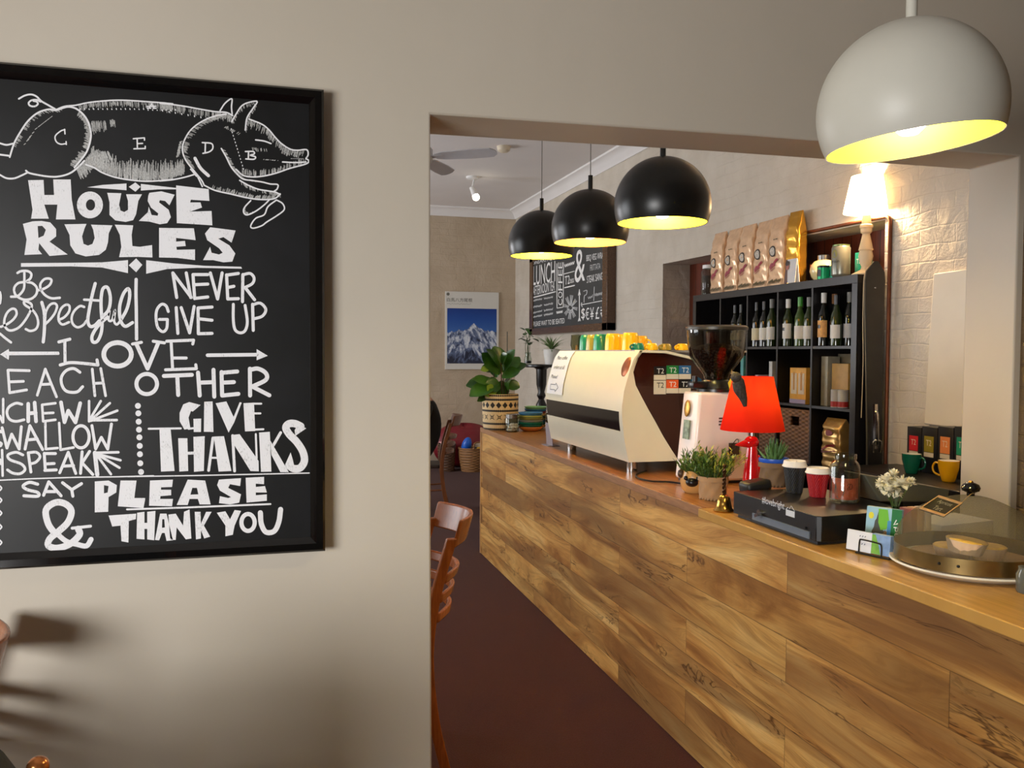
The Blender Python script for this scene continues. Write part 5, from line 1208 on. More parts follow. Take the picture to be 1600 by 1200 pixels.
def coffee_bag(t, w, d, h, foil, rnd, fold=0.72, lean=0.0):
    """stand-up bag: pleated body with a crimped, folded-over top; w along y, d along x"""
    random.seed(rnd)
    def fn(u, v):
        a = 2*math.pi*u; z = h*v
        f = 1.0 if v < fold else 1-(v-fold)/(1-fold)
        dd = d/2*(0.06+0.94*(f**0.8)); ww = w/2*(1.0+0.03*math.sin(9*v+rnd)+0.02*(v > fold))
        ca, sa = math.cos(a), math.sin(a); ex = 0.42
        x = dd*math.copysign(abs(ca)**ex, ca); y = ww*math.copysign(abs(sa)**ex, sa)
        cr = 0.0035*math.sin(23*v+5*a+rnd)*math.sin(3*a+rnd)+0.003*math.sin(41*v+2*a)
        return (x*(1+cr/max(dd, .01))+lean*v*v, y+cr*0.4, z)
    m = MB(); m.grid(fn, 48, 26); bmesh.ops.remove_doubles(m.bm, verts=m.bm.verts[:], dist=0.0003)
    m.face([fn(i/24, 0) for i in range(24)])
    m.build('foil_bag', foil, t, angle=60); return fn
def front_patch(fn, u0, u1, v0, v1, off=0.0018):
    """a piece of printing that follows the bag's front (the side facing the counter)"""
    def g(a, b):
        p = Vector(fn(0.5+(u0+(u1-u0)*a), v0+(v1-v0)*b)); return (p.x-off, p.y, p.z)
    return g
PINKF = mat('copper_pink_foil', (228, 190, 152), 0.26, 0.3, var=0.10, scale=30, bump=0.3)
RASP = mat('raspberry_ink', (156, 48, 64), 0.5); OLV = mat('olive_print', (84, 74, 40), 0.5)
FORD = [0]
def printed_bag(label, loc, w, d, h, foil, rnd, group, lean=0.0):
    t = thing('coffee_bag', label, 'coffee bag', loc, 0, group)
    fn = coffee_bag(t, w, d, h, foil, rnd, 0.70, lean)
    yt = lambda y, z, off=0.003: (min(fn(0.5-q/40, z/h)[0] for q in (-3, 0, 3))-off, y, z)
    zc = h*0.50; yc = w*0.12
    m = MB(); n = 28
    a_ = [m.bm.verts.new(yt(yc+0.036*math.cos(2*math.pi*i/n), zc+0.036*math.sin(2*math.pi*i/n))) for i in range(n)]; b_ = [m.bm.verts.new(yt(yc+0.028*math.cos(2*math.pi*i/n), zc+0.028*math.sin(2*math.pi*i/n))) for i in range(n)]
    for i in range(n): m.bm.faces.new((a_[i], a_[(i+1) % n], b_[(i+1) % n], b_[i]))
    m.build('black_ring', BLK, t)
    m = MB(); m.face([yt(yc+0.027*math.cos(2*math.pi*i/n), zc+0.027*math.sin(2*math.pi*i/n), 0.0026) for i in range(n)]); m.build('roundel', mat('roundel_grey', (190, 182, 168), 0.5, var=0.3, scale=80), t)
    m = MB()
    m.stroke([(w*0.26, h*0.27), (w*0.14, h*0.31), (w*0.05, h*0.30), (-w*0.08, h*0.35), (-w*0.18, h*0.37)], 0.020, yt); m.stroke([(w*0.28, h*0.235), (-w*0.1, h*0.30)], 0.005, yt, False); m.stroke([(w*0.22, h*0.215), (-w*0.05, h*0.26)], 0.004, yt, False)
    m.build('script_print', RASP, t)
    m = MB()
    for i in range(9):
        y = w*(0.36-0.09*i); m.stroke([(y, h*0.035), (y-0.008, h*(0.07+0.012*(i % 3))), (y-0.016, h*0.05)], 0.007, yt)
    m.build('floral_print', OLV, t)
    m = MB(); m.stroke([(0.012, h*0.665), (-0.004, h*0.667)], 0.006, yt, False); m.stroke([(-0.014, h*0.668), (-0.030, h*0.67)], 0.006, yt, False); m.build('valve_marks', OLV, t)
    return t
bw = 0.172
bx_ = [1124, 1146, 1169, 1193, 1217.5]
labs = ['copper-foil coffee bag at the far left of the row on the bookcase', 'copper-foil coffee bag second from the left on the bookcase', 'copper-foil coffee bag in the middle of the row on the bookcase', 'copper-foil coffee bag second from the right on the bookcase', 'copper-foil coffee bag at the right end of the row, in front of the gold bag']
for i, px in enumerate(bx_):
    y = at(px, 440, X=3.07+DX).y
    printed_bag(labs[i], (3.08+DX, y, SZ1+0.0006), bw, 0.095, 0.452, PINKF, 2+i*3, 'copper-foil coffee bags on the bookcase', lean=0.01*(i % 2))
y = at(1240, 430, X=3.10+DX).y-0.042
t = thing('coffee_bag', 'shiny plain gold coffee bag standing at the right of the copper-foil row on the bookcase', 'coffee bag', (3.089+DX, y, SZ1+0.0006), R(6)); coffee_bag(t, 0.12, 0.085, 0.462, mat('bright_gold_foil', (220, 164, 62), 0.22, 0.75, var=0.08, scale=20, bump=0.3), 9, 0.72)
a, b = colY(0)
t = thing('coffee_bag', 'gold coffee bag with red print in the lowest visible compartment of the bookcase', 'coffee bag', (SX0+0.07, at(1298, 690, X=3.03+DX).y, R3)); fn = coffee_bag(t, 0.17, 0.10, 0.29, GOLD, 4, 0.82)
yt = lambda y, z: (min(fn(0.5-q/40, z/0.29)[0] for q in (-3, 0, 3))-0.003, y, z)
m = MB(); m.face([yt(0.004+0.032*math.cos(i*2*math.pi/20), 0.205+0.018*math.sin(i*2*math.pi/20)) for i in range(20)]); m.stroke([(0.06, 0.10), (0.02, 0.125), (-0.05, 0.135)], 0.014, yt); m.stroke([(0.07, 0.085), (-0.06, 0.105)], 0.006, yt, False); m.build('red_print', mat('red_ink', (130, 36, 34), 0.5), t)

# things on top of the bookcase
TZ = SZ1+0.0006
y = at(1099, 430, X=3.1+DX).y
t = thing('storage_jar', 'glass storage jar with dark contents at the left end of the bookcase top', 'jar', (3.10+DX, min(y, SY1-0.06), TZ))
m = MB(); m.lathe([(0, 0), (0.055, 0), (0.058, 0.005), (0.058, 0.18), (0.045, 0.205), (0.045, 0.215), (0.041, 0.215), (0.041, 0.2), (0.054, 0.178), (0.054, 0.006), (0, 0.005)], 28); m.build('glass', GL, t)
m = MB(); m.lathe([(0, 0.007), (0.053, 0.007), (0.053, 0.15), (0, 0.155)], 24); o = m.build('contents', mat('dark_beans', (62, 30, 20), 0.6, var=0.4, scale=120), t)
m = MB(); m.lathe([(0.048, 0.205), (0.048, 0.232), (0, 0.235)], 24); m.build('lid', WHT, t)
y = at(1243, 425, X=3.04+DX).y
t = thing('greeting_card', 'standing photo card with a grey portrait beside the coffee bags', 'card', (3.005+DX, y, TZ))
k = NT('card_print'); x = k.xyz(k.obj())
f = k.math('SUBTRACT', k.math('ADD', k.math('MULTIPLY', x[1], 9.0), k.math('MULTIPLY', x[2], -1.2)), -0.25)
k.l(k.mix(k.math('GREATER_THAN', f, 0.45), lin((206, 204, 204)), lin((96, 70, 64))), k.b.inputs['Base Color']); k.b.inputs['Roughness'].default_value = 0.4
m = MB(); m.box((0, 0, 0.0755), (0.003, 0.115, 0.15), (0, R(5), 0)); m.build('card_front', k.m, t)
m = MB(); m.box((0.018, 0.0, 0.072), (0.003, 0.115, 0.148), (0, R(-7), 0)); m.build('card_back', PAPER, t)
m = MB(); m.sphere((-0.004, 0.03, 0.105), 0.018, (0.1, 1, 1.25), (0, R(5), 0)); m.build('printed_face', mat('printed_skin', (168, 104, 90), 0.5), t)
m = MB(); m.sphere((-0.0035, 0.032, 0.125), 0.02, (0.1, 1, 0.8), (0, R(5), 0)); m.build('printed_hair', mat('printed_dark', (52, 40, 40), 0.5), t)
y = at(1278, 418, X=3.10+DX).y
t = thing('teapot', 'round cream teapot with an orange patch on the bookcase', 'teapot', (3.14+DX, y, TZ))
m = MB(); m.lathe([(0, 0), (0.045, 0), (0.072, 0.03), (0.082, 0.065), (0.076, 0.1), (0.055, 0.125), (0.035, 0.132), (0, 0.132)], 36); m.build('pot_body', mat('teapot_cream', (222, 204, 150), 0.2, var=0.02, coat=0.3), t)
m = MB(); m.grid(lambda u, v: (0.0795*math.cos(R(150-26*u+8*v))*(1-0.02*v), 0.0795*math.sin(R(150-26*u+8*v))*(1-0.02*v), 0.075+0.036*v), 6, 4); m.build('orange_patch', mat('orange_glaze', (214, 96, 40), 0.25), t)
m = MB(); m.lathe([(0, 0.132), (0.036, 0.132), (0.036, 0.16), (0.03, 0.165), (0, 0.165)], 28); m.build('steel_lid', CHROME, t)
m = MB(); m.tube([(0.0, -0.075, 0.05), (0, -0.11, 0.085), (0, -0.12, 0.125)], [0.02, 0.013, 0.01], 12, sm=4); m.build('spout', _M['teapot_cream'], t)
GREENT = mat('green_tin', (24, 170, 112), 0.25, 0.3, var=0.05); GRY = mat('can_silver', (142, 142, 130), 0.3, 0.6, var=0.08)
def tin(label, px, X, r, h, body, lid):
    X += DX; y = at(px, 420, X=X).y; t = thing('tea_tin', label, 'tin', (X, y, TZ), 0, 'green tins on the bookcase')
    m = MB(); m.lathe([(0, 0), (r, 0), (r, h*0.84), (0, h*0.84)], 24); m.build('tin_body', body, t)
    m = MB(); m.lathe([(r*1.03, h*0.82), (r*1.03, h*0.95), (r*0.8, h), (0, h)], 24); m.build('lid', lid, t)
    m = MB(); m.grid(lambda u, v: ((r+0.001)*math.cos(R(150+60*u)), (r+0.001)*math.sin(R(150+60*u)), h*(0.2+0.5*v)), 6, 1); m.build('dark_badge', BLK, t)
tin('green tin with black lid in front of the teapot on the bookcase', 1287, 3.035, 0.036, 0.082, GREENT, BLK)
tin('lighter green tin with black badge half behind the big can', 1301, 3.085, 0.034, 0.078, mat('mint_tin', (70, 196, 160), 0.25, 0.3), mat('mint_lid', (90, 190, 160), 0.3))
y = at(1318, 430, X=3.06+DX).y
t = thing('drink_can', 'large silver drink can with a gold-green emblem and black band of lettering', 'can', (3.055+DX, y+0.02, TZ))
m = MB(); m.lathe([(0, 0.004), (0.04, 0.0), (0.052, 0.012), (0.053, 0.02), (0.053, 0.17), (0.046, 0.182), (0, 0.182)], 36); m.build('can_body', GRY, t)
m = MB(); m.lathe([(0.047, 0.181), (0.048, 0.188), (0.044, 0.189), (0.042, 0.185), (0, 0.184)], 36); m.build('rim', mat('green_rim', (120, 140, 90), 0.3, 0.5), t)
cyl = lambda y_, z_: (-math.cos(y_/0.0535)*0.0538, math.sin(y_/0.0535)*0.0538, z_)
m = MB(); m.face([cyl(-0.012+0.017*math.cos(i*math.pi/12), 0.135+0.024*math.sin(i*math.pi/12)) for i in range(24)]); m.build('emblem', mat('emblem_gold', (150, 140, 50), 0.4), t)
m = MB(); m.text('Bermain', (0, 0.050, 0.083), (0, -1, 0), (0, 0, 1), 0.018, 0.085)
for v in m.bm.verts: v.co = Vector(cyl(v.co.y-0.006, v.co.z))
m.build('black_lettering', BLK, t, flat=True)
y = at(1336, 412, X=3.15+DX).y
t = thing('tea_carton', 'teal tea carton behind the candlestick lamp on the bookcase', 'box', (3.21+DX, y, TZ)); m = MB(); m.box((0, 0, 0.075), (0.07, 0.07, 0.15), None, 0.002); m.build('box_body', mat('carton_teal', (20, 140, 120), 0.5), t)
m = MB(); m.text('T2', (-0.036, 0.0, 0.085), (0, -1, 0), (0, 0, 1), 0.028, 0.036, 'C'); m.build('lettering', CHALKW, t, flat=True)
# candlestick lamp
lpos = (SX0+0.11, SY0+0.076, TZ)
t = thing('candlestick_lamp', 'bright cream candlestick lamp at the near end of the bookcase top', 'table lamp', lpos)
m = MB(); m.lathe([(0, 0), (0.072, 0), (0.074, 0.010), (0.05, 0.022), (0.028, 0.034), (0.022, 0.05), (0.034, 0.08), (0.040, 0.11), (0.034, 0.14), (0.040, 0.146), (0.038, 0.152), (0.030, 0.19), (0.020, 0.235), (0.030, 0.245), (0.031, 0.265), (0.036, 0.27), (0.036, 0.285), (0.026, 0.29), (0.024, 0.34), (0, 0.345)], 32); m.build('turned_base', mat('cream_paint', (222, 200, 164), 0.45, var=0.04), t)
SHC = (0.0, 0.0, 0.0)
k = NT('white_parchment_shade'); df = k.n('ShaderNodeBsdfDiffuse'); tl = k.n('ShaderNodeBsdfTranslucent'); ms = k.n('ShaderNodeMixShader'); ms.inputs[0].default_value = 0.6
df.inputs[0].default_value = lin((250, 244, 226)); tl.inputs[0].default_value = lin((255, 246, 224)); k.l(df.outputs[0], ms.inputs[1]); k.l(tl.outputs[0], ms.inputs[2]); k.l(ms.outputs[0], k.out.inputs[0])
m = MB(); m.lathe([(0.125, 0.355), (0.085, 0.56)], 40); m.build('lamp_shade', k.m, t)
m = MB(); m.lathe([(0.01, 0.345), (0.016, 0.38), (0.032, 0.42), (0.026, 0.455), (0, 0.468)], 20); m.build('bulb', glow('lamp_glow_bright', (255, 212, 156), 1350), t)
m = MB(); m.tube([(-0.03, -0.066, 0.010), (-0.06, -0.085, 0.006), (-0.08, -0.091, -0.03), (-0.082, -0.091, -0.25), (-0.075, -0.091, -0.5), (-0.08, -0.091, -0.8)], 0.003, 6, sm=5); m.build('flex', mat('cream_flex', (206, 186, 150), 0.5), t)

# ------------------------------------------------------------------ skis, copper pipe, pale panel
SKI = mat('worn_black_ski', (34, 32, 31), 0.35, var=0.3, scale=10); SKE = mat('ski_edge', (120, 112, 96), 0.35, 0.6)
def ski(label, base, top, w, yaw, bend):
    b = Vector(base); tp = Vector(top); L = (tp-b).length
    t = thing('ski', label, 'ski', base, 0, 'old skis leaning beside the bookcase')
    d = (tp-b).normalized(); s = Vector((math.cos(yaw), math.sin(yaw), 0)); s = (s-d*s.dot(d)).normalized(); nn = d.cross(s).normalized()
    if nn.y > 0: nn = -nn
    def sec(f):
        ww = w*(0.78+0.22*min(1.0, abs(2*f-0.9)**1.6))
        if f > 0.955: q = (f-0.955)/0.045; ww *= math.sqrt(max(0.0, 1-q*q*0.96))
        off = nn*(bend*max(0, (f-0.86)/0.14)**2)
        return d*(L*f)+off, ww
    def strip(th0, th1, scale):
        m = MB(); rr = []
        for i in range(41):
            f = i/40; c, ww = sec(f); ww *= scale
            rr.append([m.bm.verts.new(c+s*(ww/2)*a+nn*h) for a, h in ((-1, th0), (1, th0), (1, th1), (-1, th1))])
        for a_, b_ in zip(rr, rr[1:]):
            for j in range(4): m.bm.faces.new((a_[j], a_[(j+1) % 4], b_[(j+1) % 4], b_[j]))
        m.bm.faces.new(rr[0]); m.bm.faces.new(rr[-1]); return m
    strip(-0.006, 0.004, 1.0).build('edge', SKE, t); strip(0.0042, 0.009, 0.93).build('top_sheet', SKI, t)
    return t, d, s, nn, L
sq = at(1365, 409, Y=3.985); sq2 = at(1366, 720, Y=3.985); ski_t = tuple(sq); ski_b = (sq2.x+(sq2.x-sq.x)*0.9, 3.985, 0.006)
t1, d, s, nn, L = ski('black ski in front, with bindings, leaning beside the bookcase', ski_b, ski_t, 0.113, R(-10), 0.02)
def onski(f, a, h): return d*(L*f)+s*a+nn*h
m = MB()
for f, hh in ((0.545, 0.16),):
    m.tube([onski(f-0.04, 0, 0.012), onski(f-0.02, 0, 0.03), onski(f+0.045, 0, 0.03), onski(f+0.06, 0, 0.012)], 0.009, 8, sm=4)
m.tube([onski(0.50, 0.0, 0.012), onski(0.62, 0.0, 0.012)], 0.014, 8); m.tube([onski(0.49, -0.02, 0.02), onski(0.52, -0.02, 0.03), onski(0.52, 0.02, 0.03), onski(0.49, 0.02, 0.02)], 0.006, 8, sm=3)
m.build('heel_binding', CHROME, t1)
m = MB(); m.tube([onski(0.42, -0.03, 0.014), onski(0.455, 0.0, 0.03), onski(0.42, 0.03, 0.014), onski(0.405, 0.0, 0.02)], 0.008, 8, closed=True, sm=4); m.sphere(onski(0.425, 0, 0.016), 0.018); m.build('toe_binding', CHROME, t1)
m = MB(); m.sphere(onski(0.93, 0, 0.03*0.25+0.008), 0.005); m.build('rivet', CHROME, t1)
ski('second black ski leaning just behind the first', (3.236, 4.022, 0.006), (3.222, 4.022, 2.055), 0.10, R(-14), 0.01)
m = MB(); pts = [(3.2885, 3.995, 0.02), (3.2885, 3.995, 2.283), (3.2885, 4.005, 2.305), (3.2885, 4.03, 2.316), (3.2885, 5.35, 2.331)]
m.tube(pts, 0.011, 10); o = m.build('copper_pipe', mat('copper_tube', (116, 68, 46), 0.5, 0.7, var=0.2), None); tag(o, 'thin copper pipe running up the brick wall and along the alcove edge', 'pipe')
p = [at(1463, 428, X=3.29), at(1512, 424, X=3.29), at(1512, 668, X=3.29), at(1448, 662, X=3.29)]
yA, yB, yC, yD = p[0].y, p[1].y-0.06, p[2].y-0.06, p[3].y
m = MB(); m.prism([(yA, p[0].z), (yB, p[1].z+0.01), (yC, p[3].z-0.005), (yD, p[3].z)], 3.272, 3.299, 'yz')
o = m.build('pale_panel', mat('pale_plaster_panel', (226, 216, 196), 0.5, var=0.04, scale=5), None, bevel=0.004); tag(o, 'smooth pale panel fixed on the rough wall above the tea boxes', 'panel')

# ------------------------------------------------------------------ back bench with mugs and tea boxes
BZ = 0.955
bb_ = thing('back_bench', 'black back bench along the brick wall carrying tea boxes and mugs', 'bench', (3.09, 3.29, 0))
m = MB(); m.bb(2.88, 3.285, 2.76, 3.90, BZ-0.03, BZ); loc_build(m, 'bench_top', mat('bench_black', (24, 22, 20), 0.35, var=0.1), bb_, bevel=0.003)
m = MB(); m.bb(2.90, 3.28, 2.77, 3.89, 0.0, BZ-0.03); loc_build(m, 'cabinet', BLKM, bb_)
for y0 in (2.78, 3.29):
    m = MB(); m.bb(2.885, 2.90, y0, y0+0.49, 0.1, BZ-0.05); loc_build(m, 'door', BLK, bb_)
TBX = [(1417, 1439.5, (196, 28, 40), 'red'), (1440, 1464.5, (140, 124, 28), 'olive'), (1465, 1490, (222, 132, 70), 'orange'), (1490.5, 1516, (20, 140, 104), 'green')]
for pa, pb, c, nme in TBX:
    X = 3.17; y1 = at(pa, 690, X=X).y; y0 = at(pb, 690, X=X).y; w = y1-y0-0.003; zt = at(pa, 666, X=X).z; hh = zt-BZ
    t = thing('tea_box', 'black tea box with a %s label standing on the back bench' % nme, 'box', (X+0.05, (y0+y1)/2, BZ+0.0005), 0, 'tea boxes on the back bench')
    m = MB(); m.box((0, 0, hh/2), (0.10, w, hh), None, 0.002); m.build('box_body', mat('box_black', (18, 18, 20), 0.4), t)
    z0 = hh*0.46; z1 = hh*0.80; lw = w*0.62
    m = MB(); m.box((-0.0508, w*0.02, (z0+z1)/2), (0.0016, lw, z1-z0)); lbl = m.build('colour_label', mat('tea_label_%d_%d_%d' % c, c, 0.5), t)
    m = MB(); m.text('T2', (-0.0522, w*0.02, z0+(z1-z0)*0.40), (0, -1, 0), (0, 0, 1), (z1-z0)*0.36, lw*0.55, 'C'); m.build('lettering', mat('label_ink', (224, 206, 180), 0.6), lbl, flat=True)
    m = MB(); m.box((-0.0508, w*0.02, z0-0.014), (0.0016, lw, 0.022)); m.build('white_strip', mat('strip_cream', (210, 200, 178), 0.6), t)
p = at(1425, 737, Z=BZ); mug('teal mug on the back bench in front of the tea boxes', (3.085, at(1424, 737, X=3.085).y, BZ+0.0005), (14, 104, 84), 0.046, 0.098, False, R(-75), taper=0.62, group='mugs on the back bench', cat='mug')
mug('yellow mug on the back bench beside the pillar', (3.06, at(1482, 745, X=3.06).y, BZ+0.0005), (230, 172, 10), 0.047, 0.098, False, R(110), taper=0.62, group='mugs on the back bench', cat='mug')

# ------------------------------------------------------------------ near end of the counter
# cash drawer
dx0, dx1, dy0, dy1, dh = 1.578, 1.93, 2.20, 2.69, 0.0895
cd = thing('cash_drawer', 'black cash drawer with white hashtag lettering on the near counter', 'cash drawer', (1.75, 2.44, TOP))
m = MB(); m.prism([(dx0, dy0+0.012), (dx0+0.012, dy0), (dx1, dy0+0.03), (dx1, dy1), (dx0, dy1)], TOP+0.012, TOP+dh, 'xy'); loc_build(m, 'casing', mat('drawer_black', (17, 17, 18), 0.34, var=0.05), cd, bevel=0.002)
m = MB(); m.bb(dx0-0.004, dx0+0.001, dy0+0.04, dy0+0.36, TOP+0.014, TOP+0.036); loc_build(m, 'drawer_slot', mat('slot_grey', (104, 116, 130), 0.4, 0.4), cd)
m = MB(); m.bb(dx0+0.012, dx1-0.01, dy0+0.02, dy1-0.012, TOP+0.0005, TOP+0.012); loc_build(m, 'foot_frame', BLKM, cd)
p = at(1188, 803, X=dx0-0.004); m = MB(); m.cyl((dx0-0.012, p.y, p.z+0.004), (dx0+0.002, p.y, p.z+0.004), 0.011, n=16); m.box((dx0-0.016, p.y+0.003, p.z-0.004), (0.006, 0.022, 0.010), (R(-25), 0, 0)); loc_build(m, 'lock', CHROME, cd)
p = at(1258, 825, X=dx0-0.004); m = MB(); m.cyl((dx0-0.006, p.y, p.z), (dx0, p.y, p.z), 0.004, n=12); loc_build(m, 'keyhole', BLK, cd)
a = at(1190.5, 787, X=dx0-0.0008); b = at(1225.5, 799, X=dx0-0.0008)
m = MB(); m.text('#lovebright', (dx0-0.0008, a.y, a.z-0.004), (0, -1, 0), (0, 0, 1), 0.030, a.y-b.y); loc_build(m, 'lettering', mat('pale_print', (206, 210, 216), 0.6), cd, flat=True)
ly0 = at(1228, 800, X=dx0-0.0008); ly1 = at(1241.5, 803, X=dx0-0.0008); zc_ = ly0.z
m = MB(); m.bb(dx0-0.0012, dx0, ly1.y, ly0.y, zc_-0.010, zc_+0.009)
f2 = lambda x, y: (dx0-0.0011, ly0.y-(ly0.y-ly1.y)*x, zc_+0.009+0.02*y)
m.stroke([(0.0, 0.0), (0.25, 0.4), (0.4, 0.2), (0.6, 0.8), (1.0, 0.1)], 0.09, f2, False); loc_build(m, 'logo_block', _M['pale_print'], cd, flat=True)
# card terminal beside the drawer
t = thing('card_terminal', 'small black card terminal at the left end of the cash drawer', 'card reader', (1.700, 2.752, TOP+0.0005))
m = MB(); m.box((0, 0, 0.035), (0.12, 0.09, 0.07), None, 0.006); m.build('base', BLK, t)
m = MB(); m.box((0.005, 0.005, 0.092), (0.10, 0.075, 0.045), (0, R(-8), 0), 0.014, 3); m.build('paper_cover', mat('terminal_black', (26, 26, 27), 0.45), t)
m = MB(); m.box((-0.056, 0.02, 0.045), (0.002, 0.012, 0.005)); m.build('badge', LS, t)
# brass hand bell
t = thing('hand_bell', 'brass hand bell with a twisted handle on the counter edge', 'bell', (1.593, 2.782, TOP+0.0003))
m = MB(); m.lathe([(0.036, 0.0), (0.038, 0.004), (0.030, 0.012), (0.026, 0.03), (0.022, 0.05), (0.012, 0.06), (0, 0.062)], 32); m.lathe([(0.034, 0.001), (0.026, 0.012), (0, 0.04)], 24); m.build('bell_body', BRASS, t)
m = MB()
for ph in (0, math.pi): m.tube([(0.0035*math.cos(ph+i*0.9), 0.0035*math.sin(ph+i*0.9), 0.06+0.0042*i) for i in range(24)], 0.0042, 8)
m.sphere((0, 0, 0.166), 0.007); m.build('twisted_handle', mat('dark_bronze', (84, 56, 32), 0.3, 0.8), t)
# pots
def kraft(label, loc, r, h, rgb, name, cat):
    t = thing(name, label, cat, loc)
    m = MB(); n = 48
    def fn(u, v):
        a = 2*math.pi*u; rr = r*(0.93+0.07*v)+0.0025*math.sin(3*a+4*v)+0.0018*math.sin(7*a-9*v)
        return (rr*math.cos(a), rr*math.sin(a), h*v)
    m.grid(fn, n, 8); m.face([fn(i/24, 0) for i in range(24)])
    m.grid(lambda u, v: ((r*1.0+0.004)*math.cos(2*math.pi*u), (r*1.0+0.004)*math.sin(2*math.pi*u), h*(0.80+0.20*v)), n, 3)
    m.grid(lambda u, v: ((r*(1.0+0.045*(1-v))-0.004*v)*math.cos(2*math.pi*u), (r*(1.0+0.045*(1-v))-0.004*v)*math.sin(2*math.pi*u), h*(1.0+0.002*v)), n, 1)
    m.grid(lambda u, v: ((r-0.004)*math.cos(2*math.pi*u), (r-0.004)*math.sin(2*math.pi*u), h*(1-0.3*v)), n, 1)
    bmesh.ops.remove_doubles(m.bm, verts=m.bm.verts[:], dist=0.0002)
    m.build('paper_pot', mat('kraft_%d' % rgb[0], rgb, 0.75, var=0.12, scale=16, bump=0.4), t, angle=50)
    m = MB(); m.lathe([(r-0.003, h*0.82), (r*0.5, h*0.86), (0, h*0.85)], 24); m.build('soil', _M['dark_soil'], t)
    return t
hb = kraft('kraft paper pot of bushy green rosemary-like herbs beside the bell', (1.688, 3.035, TOP+0.0005), 0.056, 0.092, (176, 138, 96), 'potted_herb', 'potted plant')
HG = leaf_mat('herb_green', (62, 92, 34), (96, 126, 50), 0.5); HY = leaf_mat('herb_yellow_green', (150, 160, 56), (184, 188, 80), 0.5); HD = leaf_mat('herb_deep', (48, 74, 36), (72, 104, 54), 0.5)
def sprigs(t, r, z, n, ln, mt, seed, spread=1.0, name='foliage', lw=0.006, ll=0.022, bias=(0, 0)):
    random.seed(seed); m = MB()
    for i in range(n):
        a = random.uniform(0, 6.28); rr = r*math.sqrt(random.random()); b = Vector((rr*math.cos(a), rr*math.sin(a), z))
        d = Vector((math.cos(a)*spread*random.uniform(.1, 1)+bias[0], math.sin(a)*spread*random.uniform(.1, 1)+bias[1], random.uniform(.6, 1.2))).normalized(); L = ln*random.uniform(.55, 1.05)
        pts = [b, b+d*L*0.5, b+d*L+Vector((0, 0, -0.06*L))]; m.tube(pts, 0.0009, 4, sm=3, caps=False)
        for q in range(9):
            f = 0.25+0.75*q/8; c = b+d*L*f; e = (d*0.8+Vector((random.uniform(-1, 1), random.uniform(-1, 1), random.uniform(-.2, .8)))).normalized(); leaf(m, c, c+e*ll*random.uniform(.7, 1.1), lw, .1, 3, 0.0, False)
    return m.build(name, mt, t, angle=80)
sprigs(hb, 0.045, 0.08, 90, 0.115, HG, 5, 0.95, lw=0.0085, ll=0.024); sprigs(hb, 0.045, 0.08, 26, 0.135, HY, 6, 0.9, 'pale_foliage', 0.008, 0.02, (0.25, 0)); sprigs(hb, 0.05, 0.075, 12, 0.07, HD, 8, 1.6, 'trailing_foliage')
pg = thing('dog_planter', 'tan ceramic pug-face planter with green herbs in front of the grinder', 'planter', (1.693, 3.20, TOP+0.0005))
PUG = mat('tan_ceramic', (212, 158, 92), 0.25, var=0.05, coat=0.3)
m = MB(); m.lathe([(0, 0), (0.038, 0), (0.052, 0.015), (0.059, 0.045), (0.055, 0.075), (0.049, 0.092), (0.045, 0.092), (0.05, 0.07), (0, 0.06)], 32); m.build('head_pot', PUG, pg)
fd = Vector((-0.62, -0.78, 0)).normalized(); sd = Vector((0.78, -0.62, 0))
m = MB(); m.sphere(fd*0.048+Vector((0, 0, 0.048)), 0.027, (1, 1, 0.72)); m.build('muzzle', BLK, pg)
for s_ in (-1, 1):
    m = MB(); m.sphere(fd*0.050+sd*(0.025*s_)+Vector((0, 0, 0.064)), 0.0095); m.build('eye', BLK, pg)
    m = MB(); m.sphere(fd*0.026+sd*(0.050*s_)+Vector((0, 0, 0.078)), 0.019, (0.8, 0.8, 1.0)); m.build('ear', mat('ear_brown', (66, 44, 30), 0.4), pg)
sprigs(pg, 0.036, 0.062, 60, 0.10, HG, 15, 0.9, lw=0.008); sprigs(pg, 0.03, 0.062, 12, 0.12, HD, 16, 0.3, 'tall_foliage', 0.004, 0.03)
DT = TOP+dh+0.0006
p = at(1203, 763, Z=DT); sc_ = (p.x+0.05, p.y+0.055, DT)
sc = kraft('brown paper pot with a spiky succulent on the cash drawer', sc_, 0.052, 0.088, (122, 94, 66), 'potted_succulent', 'potted plant')
m = MB(); m.lathe([(0.0525, 0.088), (0.055, 0.093), (0.054, 0.103), (0.049, 0.103), (0.048, 0.09)], 32); m.build('blue_rim', mat('blue_plastic', (40, 88, 190), 0.35), sc)
m = MB(); random.seed(21)
for i in range(46):
    a = random.uniform(0, 6.28); r = random.uniform(0.1, 1.0); h = random.uniform(.05, .085)*(1.15-0.5*r)
    b = Vector((0.012*math.cos(a), 0.012*math.sin(a), 0.088)); tp = Vector((0.062*r*math.cos(a), 0.062*r*math.sin(a), 0.095+h)); md = (b+tp)/2+Vector((0, 0, -0.006))
    m.tube([b, md, tp], [0.006, 0.0055, 0.0006], 6, sm=3)
m.build('succulent_leaves', leaf_mat('succulent_green', (66, 104, 52), (110, 142, 84), 0.4), sc, angle=60)
